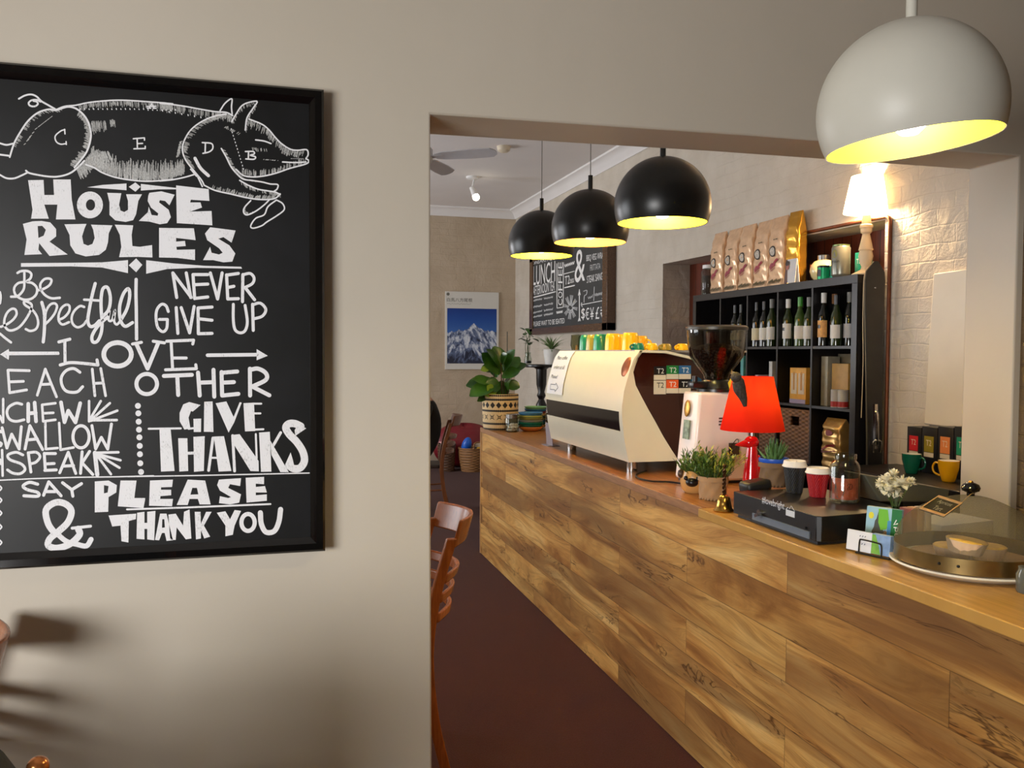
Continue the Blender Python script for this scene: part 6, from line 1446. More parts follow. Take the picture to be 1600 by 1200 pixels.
# takeaway cups
def ridged(name, rgb):
    k = NT(name); x = k.xyz(k.obj()); a = k.math('MULTIPLY', k.math('ARCTAN2', x[1], x[0]), 9)
    zz = k.math('MULTIPLY', x[2], 420.0)
    tri_ = k.math('PINGPONG', a, math.pi); s = k.math('SINE', k.math('ADD', zz, k.math('MULTIPLY', tri_, 4.0)))
    k.l(k.bump(s, 0.9, 0.003), k.b.inputs['Normal']); k.b.inputs['Base Color'].default_value = lin(rgb); k.b.inputs['Roughness'].default_value = 0.55
    return k.m
LID = mat('cup_lid_white', (240, 232, 222), 0.45, var=0.01)
def takeaway(label, px, py, sx, rgb, h, r, nm):
    p = at(px, py, Z=DT); t = thing('takeaway_cup', label, 'cup', (p.x+sx-0.012, p.y+0.02, DT), 0, 'takeaway cups on the cash drawer')
    rb = r*0.68
    m = MB(); m.lathe([(0, 0.004), (rb*0.98, 0.004), (rb, 0.0), (rb*1.03, 0.004), (r, h*0.82), (0, h*0.82)], 48); m.build('ridged_sleeve', ridged(nm, rgb), t)
    m = MB(); m.lathe([(r*1.03, h*0.80), (r*1.09, h*0.815), (r*1.08, h*0.85), (r*1.02, h*0.87), (r*0.98, h*0.93), (r*0.95, h*0.985), (r*0.9, h), (r*0.84, h*0.985), (r*0.8, h*0.955), (0, h*0.955)], 48)
    m.box((r*0.70*-0.6, r*0.70*-0.75, h*0.985), (r*0.5, r*0.35, h*0.05), (0, 0, R(51)), 0.003); m.build('lid', LID, t)
    return t
takeaway('tall charcoal ridged takeaway cup with white lid on the cash drawer', 1241, 771, 0.026, (44, 46, 48), 0.113, 0.0395, 'charcoal_ridged_card')
takeaway('red ridged takeaway cup with white lid on the cash drawer', 1279, 777.5, 0.022, (204, 30, 40), 0.1, 0.0385, 'red_ridged_card')
# tip jar with a banknote
p = at(1322, 785, Z=DT); tj = thing('tip_jar', 'glass tip jar with a folded orange twenty note on the cash drawer', 'jar', (p.x+0.012, p.y+0.025, DT)); tj.scale = (1.08, 1.08, 1.13)
m = MB(); m.lathe([(0, 0.0), (0.040, 0.0), (0.0445, 0.005), (0.0445, 0.100), (0.040, 0.112), (0.032, 0.120), (0.032, 0.124), (0.034, 0.126), (0.034, 0.138), (0.032, 0.140), (0.029, 0.140), (0.029, 0.122), (0.037, 0.110), (0.0415, 0.098), (0.0415, 0.007), (0, 0.005)], 48); m.build('glass', thin_glass('jar_glass', (236, 240, 236), 1.6), tj)
def note(u, v):
    a = R(165+150*u); return (0.0395*math.cos(a), 0.0395*math.sin(a), 0.009+0.062*v)
m = MB(); m.grid(note, 20, 4); m.build('banknote', mat('note_orange', (204, 92, 62), 0.6, var=0.25, scale=50), tj)
m = MB(); n = 24; m.face([tuple(Vector(note(0.30+0.15*math.cos(2*math.pi*i/n), 0.46+0.42*math.sin(2*math.pi*i/n)))*1.004) for i in range(n)]); m.build('grey_oval', mat('note_grey', (110, 108, 112), 0.6, var=0.5, scale=120), tj)
m = MB()
nf = lambda x, y: tuple(Vector(note(x, y))*1.006)
m.stroke([(0.53, 0.66), (0.56, 0.76), (0.60, 0.68), (0.53, 0.50), (0.61, 0.50)], 0.018, nf); m.stroke([(0.63+0.04*math.cos(a*0.5), 0.62+0.13*math.sin(a*0.5)) for a in range(14)], 0.018, nf)
m.build('note_number', mat('note_brown', (92, 34, 26), 0.6), tj, flat=True)
m = MB(); random.seed(4)
for i in range(14):
    a = random.uniform(0, 6.28); r = random.uniform(0, .024); m.cyl((r*math.cos(a), r*math.sin(a), 0.0075+0.0015*(i % 4)), (r*math.cos(a), r*math.sin(a), 0.009+0.0015*(i % 4)), 0.011, n=16)
o = m.build('coins', mat('silver_coins', (190, 186, 176), 0.3, 0.9), tj); o['kind'] = 'stuff'

# point-of-sale screen lying back, seen from behind
t = thing('till_screen', 'grey-green backed till screen behind the flowers', 'till', (2.02, 2.28, TOP))
POS = mat('pos_grey', (84, 84, 72), 0.45, var=0.05)
c0 = [at(x, y, X=None, Y=2.40) for x, y in ((1347, 741), (1480, 764), (1478, 785), (1372, 783))]
m = MB(); m.prism([(q.x, q.z) for q in c0], 2.39, 2.50, 'xz'); loc_build(m, 'screen_back', POS, t, bevel=0.004)
q = (c0[2]+c0[3])/2
m = MB(); m.bb(2.05, 2.13, 2.40, 2.47, TOP+0.012, q.z+0.02); m.bb(1.98, 2.17, 2.38, 2.52, TOP+0.0005, TOP+0.014); loc_build(m, 'stand', BLK, t)
# bud vase of white flowers
vx, vy = 1.805, 2.145
t = thing('bud_vase', 'small green glass bud vase of white flowers', 'vase', (vx, vy, TOP+0.0005))
m = MB(); m.lathe([(0, 0), (0.020, 0), (0.024, 0.02), (0.022, 0.07), (0.011, 0.10), (0.011, 0.122), (0.0095, 0.122), (0.0095, 0.10), (0.02, 0.068), (0.021, 0.02), (0, 0.005)], 24); m.build('glass', thin_glass('green_tint_glass', (200, 214, 190), 1.6), t)
random.seed(9); FP = [((1385, 752), .030), ((1397, 763), .030), ((1408, 757), .030), ((1396, 742), .021), ((1420, 757), .024), ((1381, 760), .024), ((1401, 771), .020), ((1388, 768), .022), ((1375, 755), .018), ((1425, 752), .014)]
PET = mat('white_petal', (246, 240, 214), 0.6, var=0.02); 
for (x, y), r in FP:
    q = at(x, y, Y=vy+random.uniform(-.02, .02)); c = Vector((q.x-vx, q.y-vy, q.z-TOP))
    m = MB(); m.tube([(0, 0, 0.03), (c.x*0.2, c.y*0.2, 0.12), (c.x, c.y, c.z)], 0.0013, 5, sm=4); m.build('stalk', leaf_mat('stalk_green', (60, 84, 40), (80, 104, 50)), t)
    m = MB()
    for i in range(26):
        d = Vector((random.gauss(0, 1), random.gauss(0, 1), random.gauss(0.15, 1))).normalized(); leaf(m, c+d*r*0.1, c+d*r*random.uniform(.8, 1.05), r*0.62, .35, 3, -0.15)
    m.build('flower', PET, t, angle=80)
# brochure rack: booklet with a scenic cover and a wire holder of cards
def card(name, lab, cat, quad_px, X, thick, mt, loc=None, group=None):
    pass
br = thing('brochure', 'scenic booklet with hills, yellow sun and green spine leaning behind the cards', 'booklet', (1.735, 2.14, TOP+0.0005))
bl = at(1350, 846, X=None, Y=2.165); brq = at(1405, 850, Y=2.075)
bdir = Vector((brq.x-bl.x, brq.y-bl.y, 0)); bwid = bdir.length; bdir.normalize(); bn = Vector((bdir.y, -bdir.x, 0))
bo = Vector((bl.x, bl.y, TOP+0.004)); bh = 0.118; ln_ = Vector((0, 0, 1))-bn*0.16; ln_.normalize()
bf = lambda u, v, o=0.0: tuple(bo+bdir*(bwid*u)+ln_*(bh*v)+bn*o)
def slab(m, f, u0, u1, v0, v1, o0, o1):
    P = [Vector(f(u, v, o)) for o in (o0, o1) for u, v in ((u0, v0), (u1, v0), (u1, v1), (u0, v1))]
    V = [m.bm.verts.new(p) for p in P]
    for q in ((0, 1, 2, 3), (7, 6, 5, 4), (0, 4, 5, 1), (1, 5, 6, 2), (2, 6, 7, 3), (3, 7, 4, 0)): m.bm.faces.new([V[i] for i in q])
m = MB(); slab(m, bf, 0, 1, 0, 1, -0.012, 0.0); loc_build(m, 'booklet_block', mat('sky_blue_print', (158, 200, 222), 0.5), br)
def bprint(name, mt, polys, o):
    m = MB()
    for pl in polys: m.face([bf(u, v, o) for u, v in pl])
    loc_build(m, name, mt, br, flat=True)
bprint('sun_print', mat('print_yellow', (236, 226, 60), 0.5), [[(0.14+0.075*math.cos(i*math.pi/10), 0.78+0.085*math.sin(i*math.pi/10)) for i in range(20)]], 0.0005)
bprint('hill_print', mat('print_grey', (70, 74, 72), 0.5), [[(0.16, 0.0), (0.66, 0), (0.66, 0.35), (0.5, 0.45), (0.40, 0.62), (0.34, 0.9), (0.30, 0.72), (0.26, 0.66), (0.24, 0.5), (0.19, 0.4)]], 0.0005)
bprint('meadow_print', mat('print_green', (112, 190, 50), 0.5), [[(0.34, 0.97), (0.60, 0.97), (0.68, 0.62), (0.60, 0.48), (0.44, 0.44), (0.36, 0.62)]], 0.0009)
bprint('earth_print', mat('print_brown', (130, 104, 78), 0.5), [[(0.42, 0.0), (0.66, 0.0), (0.66, 0.40), (0.55, 0.45)]], 0.0009)
bprint('lake_print', mat('print_lake', (64, 140, 206), 0.5), [[(0.62, 0.3), (0.72, 0.3), (0.72, 0.7), (0.62, 0.7)]], 0.0012)
bprint('spine_print', mat('print_deep_green', (14, 112, 56), 0.5), [[(0.72, 0), (1.0, 0), (1.0, 1.0), (0.72, 1.0)]], 0.0006)
m = MB(); m.text('land', bf(0.93, 0.12, 0.0012), ln_, -bdir, bwid*0.13, bh*0.45); m.stroke([(0.90, 0.66), (0.80, 0.62), (0.86, 0.74)], 0.03, lambda u, v: bf(u, v, 0.0012), False); loc_build(m, 'white_lettering', CHALKW, br, flat=True)
ch = thing('card_holder', 'black wire holder of white business cards on the near counter', 'card holder', (1.70, 2.11, TOP+0.0005))
c_l = at(1322, 857, Z=TOP+0.006); c_r = at(1393, 872, Z=TOP+0.006)
cdir = Vector((c_r.x-c_l.x, c_r.y-c_l.y, 0)); cwid = cdir.length*0.95; cdir.normalize(); cn = Vector((cdir.y, -cdir.x, 0)); co = Vector((c_l.x, c_l.y, TOP+0.006)); hcd = 0.058; lc = (Vector((0, 0, 1))-cn*0.12).normalized()
cf = lambda u, v, o=0.0: tuple(co+cdir*(cwid*u)+lc*(hcd*v)+cn*o)
m = MB(); slab(m, cf, 0, 0.58, 0.0, 1.0, -0.004, 0.0); o = loc_build(m, 'white_cards', PAPER, ch)
m = MB()
for x0 in (0.30, 0.36, 0.42):
    m.stroke([(x0, 0.74), (x0+0.015, 0.80)], 0.016, lambda u, v: cf(u, v, 0.0006), False); m.stroke([(x0, 0.36), (x0+0.015, 0.42)], 0.016, lambda u, v: cf(u, v, 0.0006), False)
loc_build(m, 'card_print', mat('card_ink', (60, 62, 90), 0.7), ch, flat=True)
m = MB(); slab(m, cf, 0.58, 1.0, 0.02, 1.0, -0.016, 0.0); loc_build(m, 'blue_cards', mat('card_blue', (128, 160, 208), 0.5, var=0.15, scale=60), ch)
m = MB(); m.face([cf(0.585, 0.03, 0.0006), cf(0.80, 0.03, 0.0006), cf(0.74, 0.5, 0.0006), cf(0.66, 0.97, 0.0006), cf(0.585, 0.97, 0.0006)]); loc_build(m, 'green_print', mat('card_green', (120, 178, 70), 0.5, var=0.2, scale=60), ch, flat=True)
m = MB(); m.tube([cf(0.34, -0.02, 0.008), cf(0.34, 0.55, 0.008), cf(0.40, 0.63, 0.008), cf(0.75, 0.60, 0.008), cf(0.84, 0.5, 0.008), cf(0.86, -0.02, 0.008)], 0.0022, 8, sm=5)
m.tube([cf(0.28, -0.04, 0.01), cf(1.05, -0.04, 0.01), cf(1.05, -0.04, -0.035), cf(0.28, -0.04, -0.035)], 0.0026, 8, closed=True); m.tube([cf(0.34, -0.02, -0.022), cf(0.34, 0.5, -0.022), cf(0.86, 0.5, -0.022), cf(0.86, -0.02, -0.022)], 0.0022, 8)
loc_build(m, 'wire_frame', BLK, ch)

# cake dome
cc_ = at(1514, 881, Z=TOP+0.012); cx, cy = cc_.x, cc_.y; CR = 0.198
pl = MB(); pl.lathe([(0, 0.010), (CR*0.72, 0.010), (CR*0.78, 0.0), (CR*0.84, 0.0), (CR*0.97, 0.012), (CR*1.005, 0.0165), (CR*0.995, 0.021), (CR*0.93, 0.0175), (0, 0.0165)], 72)
o = pl.build('serving_plate', mat('white_enamel', (238, 232, 216), 0.2, coat=0.3), loc=(cx, cy, TOP+0.0003)); tag(o, 'round white enamel serving plate under the mesh dome', 'plate')
PZ = TOP+0.0003+0.0225
sb = MB(); sb.lathe([(0, 0), (0.150, 0), (0.153, 0.004), (0.150, 0.009), (0, 0.009)], 56); o = sb.build('serving_board', wood('pale_board', (150, 108, 62), (172, 128, 78), 0.5, 0), loc=(cx, cy, PZ)); tag(o, 'round timber board under the mesh dome, carrying the tarts', 'board')
dm = thing('food_dome', 'domed wire-mesh food cover with brass band and black knob on the near counter', 'food cover', (cx, cy, PZ-0.001))
m = MB(); m.lathe([(CR*0.935, 0.0), (CR*0.945, 0.001), (CR*0.945, 0.040), (CR*0.935, 0.041)], 72); m.build('brass_band', mat('aged_brass', (134, 112, 70), 0.32, 0.85, var=0.25, scale=12), dm)
m = MB()
a = at(1480, 884, Z=PZ+0.02); v0 = Vector((a.x-cx, a.y-cy, 0)); a0 = math.atan2(v0.y, v0.x)
for da in (-0.12, 0.12): m.sphere((CR*0.947*math.cos(a0+da), CR*0.947*math.sin(a0+da), 0.021), 0.004)
m.build('rivets', BLK, dm)
k = NT('fine_wire_mesh'); tr = k.n('ShaderNodeBsdfTransparent'); df = k.n('ShaderNodeBsdfDiffuse'); df.inputs[0].default_value = lin((124, 115, 90)); ms = k.n('ShaderNodeMixShader')
tc = k.obj(); x = k.xyz(tc); an = k.math('ARCTAN2', x[1], x[0]); w1 = k.math('SINE', k.math('MULTIPLY', an, 420)); w2 = k.math('SINE', k.math('MULTIPLY', x[2], 2600))
fac = k.math('ADD', 0.40, k.math('MULTIPLY', k.math('MAXIMUM', w1, w2), 0.10)); k.l(fac, ms.inputs[0]); k.l(tr.outputs[0], ms.inputs[1]); k.l(df.outputs[0], ms.inputs[2]); k.l(ms.outputs[0], k.out.inputs[0])
DH = 0.178
m = MB(); m.lathe([(CR*0.94*p.x, 0.040+(DH-0.040)*p.y) for p in smooth_pts([(1, 0, 0), (0.985, .14, 0), (.95, .29, 0), (.88, .45, 0), (.77, .60, 0), (.62, .735, 0), (.44, .855, 0), (.24, .95, 0), (.0, 1, 0)], 4)], 72); m.build('mesh', k.m, dm, angle=80)
m = MB(); m.lathe([(0, DH-0.002), (0.010, DH-0.002), (0.010, DH+0.006), (0.021, DH+0.011), (0.024, DH+0.019), (0.020, DH+0.028), (0.010, DH+0.033), (0, DH+0.034)], 32); m.build('knob', mat('gloss_black_knob', (8, 8, 8), 0.06, coat=0.6), dm)
m = MB(); m.lathe([(0, DH+0.0335), (0.007, DH+0.0335), (0.004, DH+0.038), (0, DH+0.0385)], 16); m.build('brass_button', BRASS, dm)
# tarts
PAS = mat('baked_pastry', (222, 178, 108), 0.6, var=0.12, scale=40, bump=0.35); CUS = mat('tart_filling', (236, 188, 84), 0.45, var=0.15, scale=30, bump=0.4); SUG = mat('pale_icing', (232, 200, 162), 0.6, var=0.08, scale=30, bump=0.3)
def tart(label, px, py, z, r, h, tilt):
    p = at(px, py, Z=z); t = thing('tart', label, 'tart', (p.x, p.y, z), 0, 'tarts under the mesh dome')
    Mx = Euler(tilt).to_matrix()
    m = MB(); n = 32
    def fn(u, v):
        a = 2*math.pi*u; rr = r*(0.80+0.20*v)*(1+0.03*math.sin(5*a+1)+0.015*math.sin(16*a)); return tuple(Mx @ Vector((rr*math.cos(a), rr*math.sin(a), h*v)))
    m.grid(fn, n*2, 4); m.face([fn(i/24, 0) for i in range(24)]); bmesh.ops.remove_doubles(m.bm, verts=m.bm.verts[:], dist=0.0002); m.build('pastry_case', SUG, t, angle=50)
    m = MB(); m.lathe([(r*1.0, h*0.97), (r*0.97, h*1.06), (r*0.8, h*1.10), (r*0.4, h*1.18), (0, h*1.16)], 32, M=Mx); m.build('filling', CUS, t, angle=60)
BZ_ = PZ+0.0095
tart('front right tart lying on the board under the mesh dome', 1542, 873, BZ_, 0.046, 0.034, (0, 0, 0.3)); tart('front left tart, golden brown, on the board under the mesh dome', 1489, 871, BZ_, 0.049, 0.032, (0, 0, 1.0)); tart('top tart resting on the other two under the mesh dome', 1508, 863, BZ_+0.039, 0.049, 0.032, (R(4), R(-5), 2.0))
# hanging slate tag
tg = thing('slate_tag', 'small wood-framed slate name tag reading Apricot Tart hanging from the dome knob', 'sign', (cx, cy, PZ+DH))
qq = [(1466, 775), (1506.5, 788), (1475, 807.5), (1436, 795)]
Q = [at(x, y, Y=cy-yy) for (x, y), yy in zip(qq, (0.060, 0.085, 0.145, 0.120))]
o_, ex, ey = Q[3], Q[2]-Q[3], Q[0]-Q[3]; en = ex.cross(ey).normalized()
if en.y > 0: en = -en
tf = lambda u, v, o=0.0: tuple(o_+ex*u+ey*v+en*o)
m = MB(); slab(m, tf, 0, 1, 0, 1, -0.002, 0.0); loc_build(m, 'slate', mat('tag_slate', (58, 54, 44), 0.6, var=0.1), tg)
for u0, u1, v0, v1 in ((0, 1, 0, .09), (0, 1, .91, 1), (0, .05, .09, .91), (.95, 1, .09, .91)):
    m = MB(); slab(m, tf, u0, u1, v0, v1, 0.0001, 0.003); loc_build(m, 'frame_strip', wood('tag_timber', (206, 160, 106), (226, 184, 130), 0.5), tg)
m = MB(); m.text('Apricot', tf(0.22, 0.56, 0.001), ex, ey, ey.length*0.26, ex.length*0.56); m.text('Tart', tf(0.34, 0.20, 0.001), ex, ey, ey.length*0.24, ex.length*0.34); loc_build(m, 'chalk_lettering', mat('tag_chalk', (196, 190, 172), 0.7), tg, flat=True)
m = MB(); m.tube([tf(0.98, 0.9, 0.002), (cx-0.02, cy-0.02, PZ+DH+0.004), (cx, cy-0.011, PZ+DH+0.004)], 0.0009, 5, sm=4); loc_build(m, 'string', mat('twine', (206, 170, 110), 0.7), tg)
# behind the dome: white carton lid and books
t = thing('paper_stack', 'flat stack of white paper seen through the mesh dome', 'paper', (2.02, 2.10, TOP+0.0005)); m = MB(); m.box((0.03, 0.10, 0.03), (0.23, 0.14, 0.06), (0, 0, R(8)), 0.002); m.build('sheets', PAPER, t)
for i, (c, lab) in enumerate((((150, 70, 52), 'red-brown book standing behind the mesh dome'), ((190, 140, 100), 'tan book standing behind the mesh dome'), ((220, 200, 180), 'cream book standing behind the mesh dome'))):
    t = thing('book', lab, 'book', (1.845+0.026*i, 2.19, TOP+0.0005), R(0), 'books behind the mesh dome')
    m = MB(); m.box((0.02, -0.03, 0.055), (0.022, 0.05, 0.11), None, 0.002); m.build('cover', mat('book_%d' % c[0], c, 0.6), t)

# ------------------------------------------------------------------ chairs, baskets and the seated guest
def chair(label, loc, rotz, tm, seat_m, group=None, scale=1.0, rail_drop=0.0, finial=None, name='ladderback_chair'):
    t = thing(name, label, 'chair', loc, rotz, group); t.scale = (scale,)*3
    post = [(.272, 0), (.222, .22), (.200, .45), (.224, .66), (.285, .88)]
    def px_(z):
        for (xa, a), (xb, b) in zip(post, post[1:]):
            if z <= b: return xa+(xb-xa)*(z-a)/(b-a)
        return post[-1][0]+(z-.88)*0.28
    for s in (-1, 1):
        m = MB(); P = smooth_pts([(x, s*0.2, z) for x, z in post], 6); rr = []
        for p in P: rr.append([m.bm.verts.new((p.x+a*0.019, p.y+b*0.0125, p.z)) for a, b in ((-1, -1), (1, -1), (1, 1), (-1, 1))])
        for a_, b_ in zip(rr, rr[1:]):
            for j in range(4): m.bm.faces.new((a_[j], a_[(j+1) % 4], b_[(j+1) % 4], b_[j]))
        m.bm.faces.new(rr[0]); m.bm.faces.new(rr[-1]); o = m.build('leg', tm, t, bevel=0.004)
        if finial:
            m = MB(); m.sphere((post[-1][0], s*0.2, .892), 0.017); m.build('finial', finial, o)
        m = MB(); m.tube([(-.175, s*0.175, .445), (-.195, s*0.18, 0)], [0.021, 0.014], 12); m.build('leg', tm, t)
        m = MB(); m.tube([(-.185, s*0.178, .22), (.218, s*0.199, .24)], 0.009, 8); m.build('stretcher', tm, t)
    m = MB(); m.tube([(-.187, -.178, .29), (-.187, .178, .29)], 0.009, 8); m.build('stretcher', tm, t)
    m = MB(); m.prism([(-.21, -.20), (-.19, -.215), (.17, -.185), (.185, -.17), (.185, .17), (.17, .185), (-.19, .215), (-.21, .20)], .445, .475, 'xy'); m.build('seat', seat_m, t, bevel=0.008)
    def bent(z0, z1, th, bow, nm):
        m = MB(); rr = []
        for i in range(15):
            y = -0.205+0.41*i/14; b = bow*math.cos(math.pi*y/0.43)
            xs = [px_(z0)+b, px_(z0)+b+th, px_(z1)+b+th, px_(z1)+b]
            rr.append([m.bm.verts.new((x, y, z)) for x, z in zip(xs, (z0, z0, z1, z1))])
        for a_, b_ in zip(rr, rr[1:]):
            for j in range(4): m.bm.faces.new((a_[j], a_[(j+1) % 4], b_[(j+1) % 4], b_[j]))
        m.bm.faces.new(rr[0]); m.bm.faces.new(rr[-1]); return m.build(nm, tm, t, bevel=0.006)
    bent(.845-rail_drop, .945-rail_drop, .016, .088, 'top_rail')
    for z in (.735, .665, .595): bent(z-.018-rail_drop*.6, z+.018-rail_drop*.6, .017, .088, 'back_slat')
    return t
SEATM = mat('dark_vinyl_seat', (48, 36, 32), 0.5)
chair('honey timber ladderback chair just through the opening beside the wall edge', (0.338, 3.20, 0), 0, CHAIRW, SEATM)
chair('brown timber chair farther back that the person in black sits on', (1.395, 8.2, 0), R(-10), CHAIRD, SEATM)
q = at(4, 1000, Y=2.24)
chair('honey timber chair by the wall at the left edge, only its back tip in view', (q.x-0.365, 2.24, 0), 0, CHAIRW, SEATM, scale=0.925)
chair('timber chair with a copper post knob in the bottom left corner', (-0.558, 1.765, 0), R(-90), CHAIRW, SEATM, rail_drop=0.10, finial=mat('copper_knob', (204, 128, 72), 0.2, 0.7))
m = MB()
def coat(u, v):
    # folded over the chair back: u across the shoulders, v from the front hem over the top to the back hem
    x = -0.70+0.322*u; e = abs(2*u-1); top = 0.958-0.10*e**5
    a = math.pi*v; s = 1-2*v
    if abs(s) > 0.16: z = top-0.045-(abs(s)-0.16)/0.84*0.36; y = 1.455-math.copysign(0.075, s)
    else: th = s/0.16*math.pi/2; z = top-0.045+0.045*math.cos(th); y = 1.455-0.075*math.sin(th)
    return (x+0.02*(0.5-u)*max(0, 0.9-z), y+0.006*math.sin(9*u+5*v), z)
m.grid(coat, 20, 30)
o = m.build('coat', mat('charcoal_felt', (56, 58, 60), 0.9, var=0.12, scale=70, bump=0.3), None, angle=70)
md = o.modifiers.new('thickness', 'SOLIDIFY'); md.thickness = 0.012
tag(o, 'charcoal coat draped on the chair back in the bottom left corner', 'coat')

# seated person seen from the side, mostly behind the wall edge
SKIN = mat('skin', (196, 146, 118), 0.5, var=0.03); CLOTH = mat('black_clothing', (14, 14, 16), 0.85, var=0.1, scale=60); HAIR = mat('dark_hair', (40, 28, 22), 0.6, var=0.2, scale=80)
def person(loc, rotz):
    V = []; Rd = []; E_ = []
    def add(p, r, par=None):
        V.append(p); Rd.append(r)
        if par is not None: E_.append((par, len(V)-1))
        return len(V)-1
    pel = add((.05, 0, .585), (.12, .15)); wa = add((.075, 0, .70), (.105, .14), pel); chst = add((.075, 0, .90), (.115, .16), wa); nb = add((.06, 0, 1.045), (.07, .09), chst)
    nk = add((.045, 0, 1.11), (.052, .052), nb); hd = add((-.01, 0, 1.20), (.088, .075), nk); add((-.01, 0, 1.275), (.082, .075), hd)
    for s in (-1, 1):
        sh = add((.07, .165*s, 1.01), (.062, .062), nb); el = add((.0, .215*s, .77), (.045, .045), sh); wr = add((-.20, .13*s, .655), (.029, .029), el); ha = add((-.265, .115*s, .64), (.032, .022), wr)
        for i in range(4):
            k1 = add((-.315-.004*(i % 2), (.092+.017*i)*s, .630), (.009, .009), ha); add((-.345-.006*(1.5-abs(i-1.5)), (.090+.018*i)*s, .612), (.008, .008), k1)
        th_ = add((-.262, .082*s, .640), (.011, .011), ha); add((-.297, .068*s, .628), (.009, .009), th_)
        hp = add((-.01, .085*s, .555), (.10, .10), pel); kn = add((-.385, .105*s, .545), (.066, .066), hp); an = add((-.365, .105*s, .12), (.042, .042), kn); to = add((-.50, .11*s, .05), (.038, .045), an)
    me = bpy.data.meshes.new('person'); me.from_pydata(V, E_, []); ob = bpy.data.objects.new('tmp', me); col.objects.link(ob)
    md = ob.modifiers.new('s', 'SKIN'); ob.modifiers.new('d', 'SUBSURF').levels = 2
    for i, r in enumerate(Rd): me.skin_vertices[0].data[i].radius = r
    me.skin_vertices[0].data[0].use_root = True
    dg = bpy.context.evaluated_depsgraph_get(); nm = bpy.data.meshes.new_from_object(ob.evaluated_get(dg)); bpy.data.objects.remove(ob)
    nm.materials.clear(); nm.materials.append(CLOTH); nm.materials.append(SKIN)
    for p in nm.polygons:
        p.use_smooth = True; c = p.center
        p.material_index = 1 if (c.z > 1.085 or (c.x < -.20 and c.z > .61 and abs(c.y) < .19 and c.x > -.37 and c.z < .68)) else 0
    t = thing('person', 'seated person in black clothing, mostly hidden behind the wall edge', 'person', loc, rotz)
    nm.name = 'body'; b = bpy.data.objects.new('body', nm); col.objects.link(b); b.parent = t
    m = MB(); m.sphere((.005, 0, 1.262), 0.097, (1.0, 0.9, 0.92), None, 24, 16)
    bmesh.ops.delete(m.bm, geom=[v for v in m.bm.verts if v.co.x < -.05 and v.co.z < 1.285], context='VERTS'); m.build('hair', HAIR, t)
    m = MB()
    for s in (-1, 1): m.sphere((-.090, .028*s, 1.225), 0.009)
    m.build('eyes', mat('eye_dark', (30, 24, 20), 0.2), t)
    m = MB(); m.tube([(-.094, 0, 1.222), (-.116, 0, 1.19), (-.098, 0, 1.182)], [0.006, 0.012, 0.009], 10, sm=3); m.build('nose', SKIN, t)
    m = MB(); m.tube([(-.084, -.022, 1.153), (-.096, 0, 1.155), (-.084, .022, 1.153)], 0.004, 8, sm=3); m.build('mouth', mat('lips', (160, 92, 84), 0.5), t)
person((1.385, 8.2, 0), R(-10))

# baskets and bean bag by the end wall
WB = wicker('tan_wicker', (140, 96, 54), (178, 128, 78), 60, 80)
def basket(label, c, r0, r1, h, wk, handles):
    t = thing('wicker_basket', label, 'basket', (c[0], c[1], 0.0005))
    m = MB(); m.lathe([(0, 0.0), (r0, 0), (r1*0.97, h*0.6), (r1, h), (r1*0.94, h), (r1*0.9, h*0.6), (r0*0.95, 0.012), (0, 0.012)], 40); m.build('woven_body', wk, t)
    m = MB(); m.tube([(r1*0.97*math.cos(i*math.pi/14), r1*0.97*math.sin(i*math.pi/14), h) for i in range(28)], 0.011, 8, closed=True); m.build('braided_rim', wk, t)
    for a in handles:
        ca, sa = math.cos(a), math.sin(a)
        m = MB(); m.tube([(r1*0.97*ca-0.08*sa, r1*0.97*sa+0.08*ca, h), (r1*ca-0.06*sa, r1*sa+0.06*ca, h+0.08), (r1*ca+0.06*sa, r1*sa-0.06*ca, h+0.08), (r1*0.97*ca+0.08*sa, r1*0.97*sa-0.08*ca, h)], 0.011, 8, sm=5); m.build('handle', wk, t)
    return t
c1 = at(738, 710, Y=10.87); c2 = at(699, 700, Y=10.93)
basket('tan wicker basket with a blue bundle and handles, by the counter end on the floor', (c1.x, 10.87), 0.145, 0.185, 0.30, WB, (R(20), R(-75)))
basket('dark tall wicker basket holding pink cloth on the floor behind the far chair', (c2.x-0.01, 10.93), 0.10, 0.118, 0.35, wicker('dark_wicker', (84, 56, 38), (112, 78, 54), 60, 80), ())
m = MB(); m.sphere((0, 0, 0), 0.075, (0.85, 0.8, 1.5), (0.2, 0.25, 0)); o = m.build('blue_bundle', mat('blue_nylon', (28, 96, 200), 0.4, var=0.25, scale=20), loc=(c1.x-0.085, 10.84, 0.34)); tag(o, 'rolled bright blue bundle in the tan wicker basket', 'bundle')
t = thing('black_bag', 'small black bag with a round yellow patch in the tan wicker basket', 'bag', (c1.x+0.035, 10.79, 0.275)); m = MB(); m.sphere((0, 0, 0.0), 0.06, (1.1, 0.7, 0.75)); m.build('pouch', BLKM, t)
m = MB(); m.cyl((0.02, -0.036, 0.022), (0.02, -0.052, 0.026), 0.028, n=24); m.build('yellow_patch', mat('yellow_patch', (220, 170, 50), 0.5), t)
m = MB(); m.tube([(0.05*math.cos(i*0.5)*(1+0.02*i), 0.035*math.sin(i*0.5), 0.002*i) for i in range(26)], 0.011, 8, sm=2); o = m.build('cream_rope', mat('cream_cloth', (222, 204, 176), 0.8), loc=(c1.x+0.10, 10.86, 0.31)); tag(o, 'coil of cream cloth at the right of the tan wicker basket', 'cloth')
m = MB(); random.seed(12)
m.grid(lambda u, v: ((0.10*(u-0.5)*2)*(0.9+0.1*math.sin(9*v)), 0.085*(v-0.5)*2, 0.05*(1-(2*u-1)**2)*(1-(2*v-1)**2)+0.02*math.sin(7*u+2)*math.sin(8*v+1)), 18, 18)
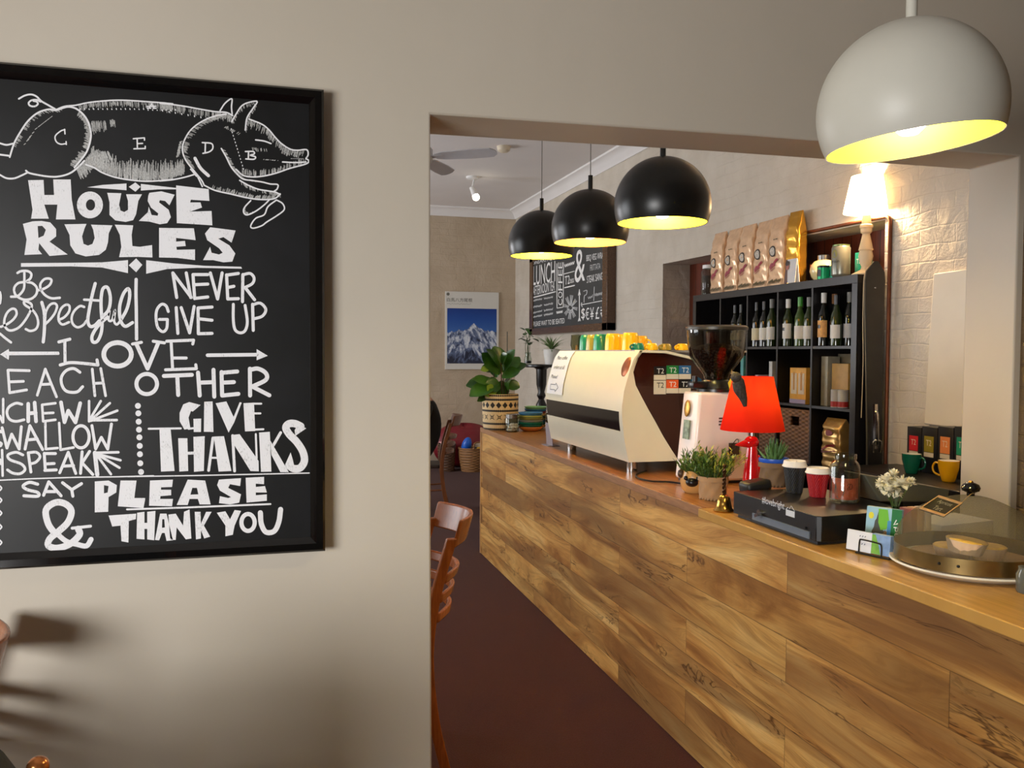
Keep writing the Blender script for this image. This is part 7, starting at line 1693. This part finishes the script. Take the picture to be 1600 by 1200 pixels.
o = m.build('pink_cloth', mat('pink_cloth', (206, 150, 146), 0.8, var=0.25, scale=20), loc=(c2.x, 10.93, 0.364)); md = o.modifiers.new('thickness', 'SOLIDIFY'); md.thickness = 0.012; tag(o, 'crumpled pink cloth on top of the dark tall basket', 'cloth')
bb = at(724, 690, Y=11.29)
m = MB()
def bean(u, v):
    a = 2*math.pi*u; p = math.pi*v; r = math.sin(p)**0.8; w = 1+0.06*math.sin(5*a+2)*math.sin(p)
    return (0.44*r*w*math.cos(a), 0.225*r*math.sin(a), 0.29+0.285*(-math.cos(p))*(1+0.08*math.cos(a*2)) if v > 0.5 else max(0.004, 0.29-0.29*math.cos(p)))
m.grid(bean, 40, 22); bmesh.ops.remove_doubles(m.bm, verts=m.bm.verts[:], dist=0.001)
o = m.build('bean_bag', mat('dark_red_vinyl', (120, 24, 34), 0.4, var=0.08), loc=(bb.x, 11.30, 0.001), angle=80); tag(o, 'dark red bean bag slumped against the end wall behind the baskets', 'bean bag')
# small grey glass jar cut by the right edge
q = at(1606, 926, Z=TOP)
m = MB(); m.lathe([(0, 0), (0.024, 0), (0.027, 0.006), (0.027, 0.045), (0.022, 0.055), (0.022, 0.062), (0, 0.064)], 28)
o = m.build('glass_jar', mat('smoky_grey_glass', (96, 98, 92), 0.12, var=0.05, coat=0.5), loc=(q.x, q.y, TOP+0.0003)); tag(o, 'small grey glass jar at the right edge in front of the dome', 'jar')

# unseen cafe table, added left of the view to cast soft shadow low on the wall
t = thing('shadow_table', 'unseen dark timber cafe table added left of the view to shadow the wall below the chalkboard', 'table', (-1.25, 1.45, 0))
m = MB(); m.prism([(-0.52, -0.42), (0.44, -0.42), (0.44, 0.42), (-0.52, 0.42)], 0.725, 0.755, 'xy'); m.build('table_top', wood('dark_table_timber', (70, 42, 26), (96, 60, 38), 0.3, 1), t, bevel=0.004)
for sx, sy in ((-1, -1), (1, -1), (1, 1), (-1, 1)):
    m = MB(); m.tube([(-0.04+0.42*sx, 0.36*sy, 0.725), (-0.04+0.42*sx, 0.36*sy, 0)], [0.028, 0.02], 12); m.build('leg', CHAIRD, t)

chair('unseen timber chair added left of the view, at the near side of the cafe table, to shadow the lower wall', (-1.28, 0.72, 0), R(-90), CHAIRW, SEATM)  # out of view as well, added so its back shadows the lower wall
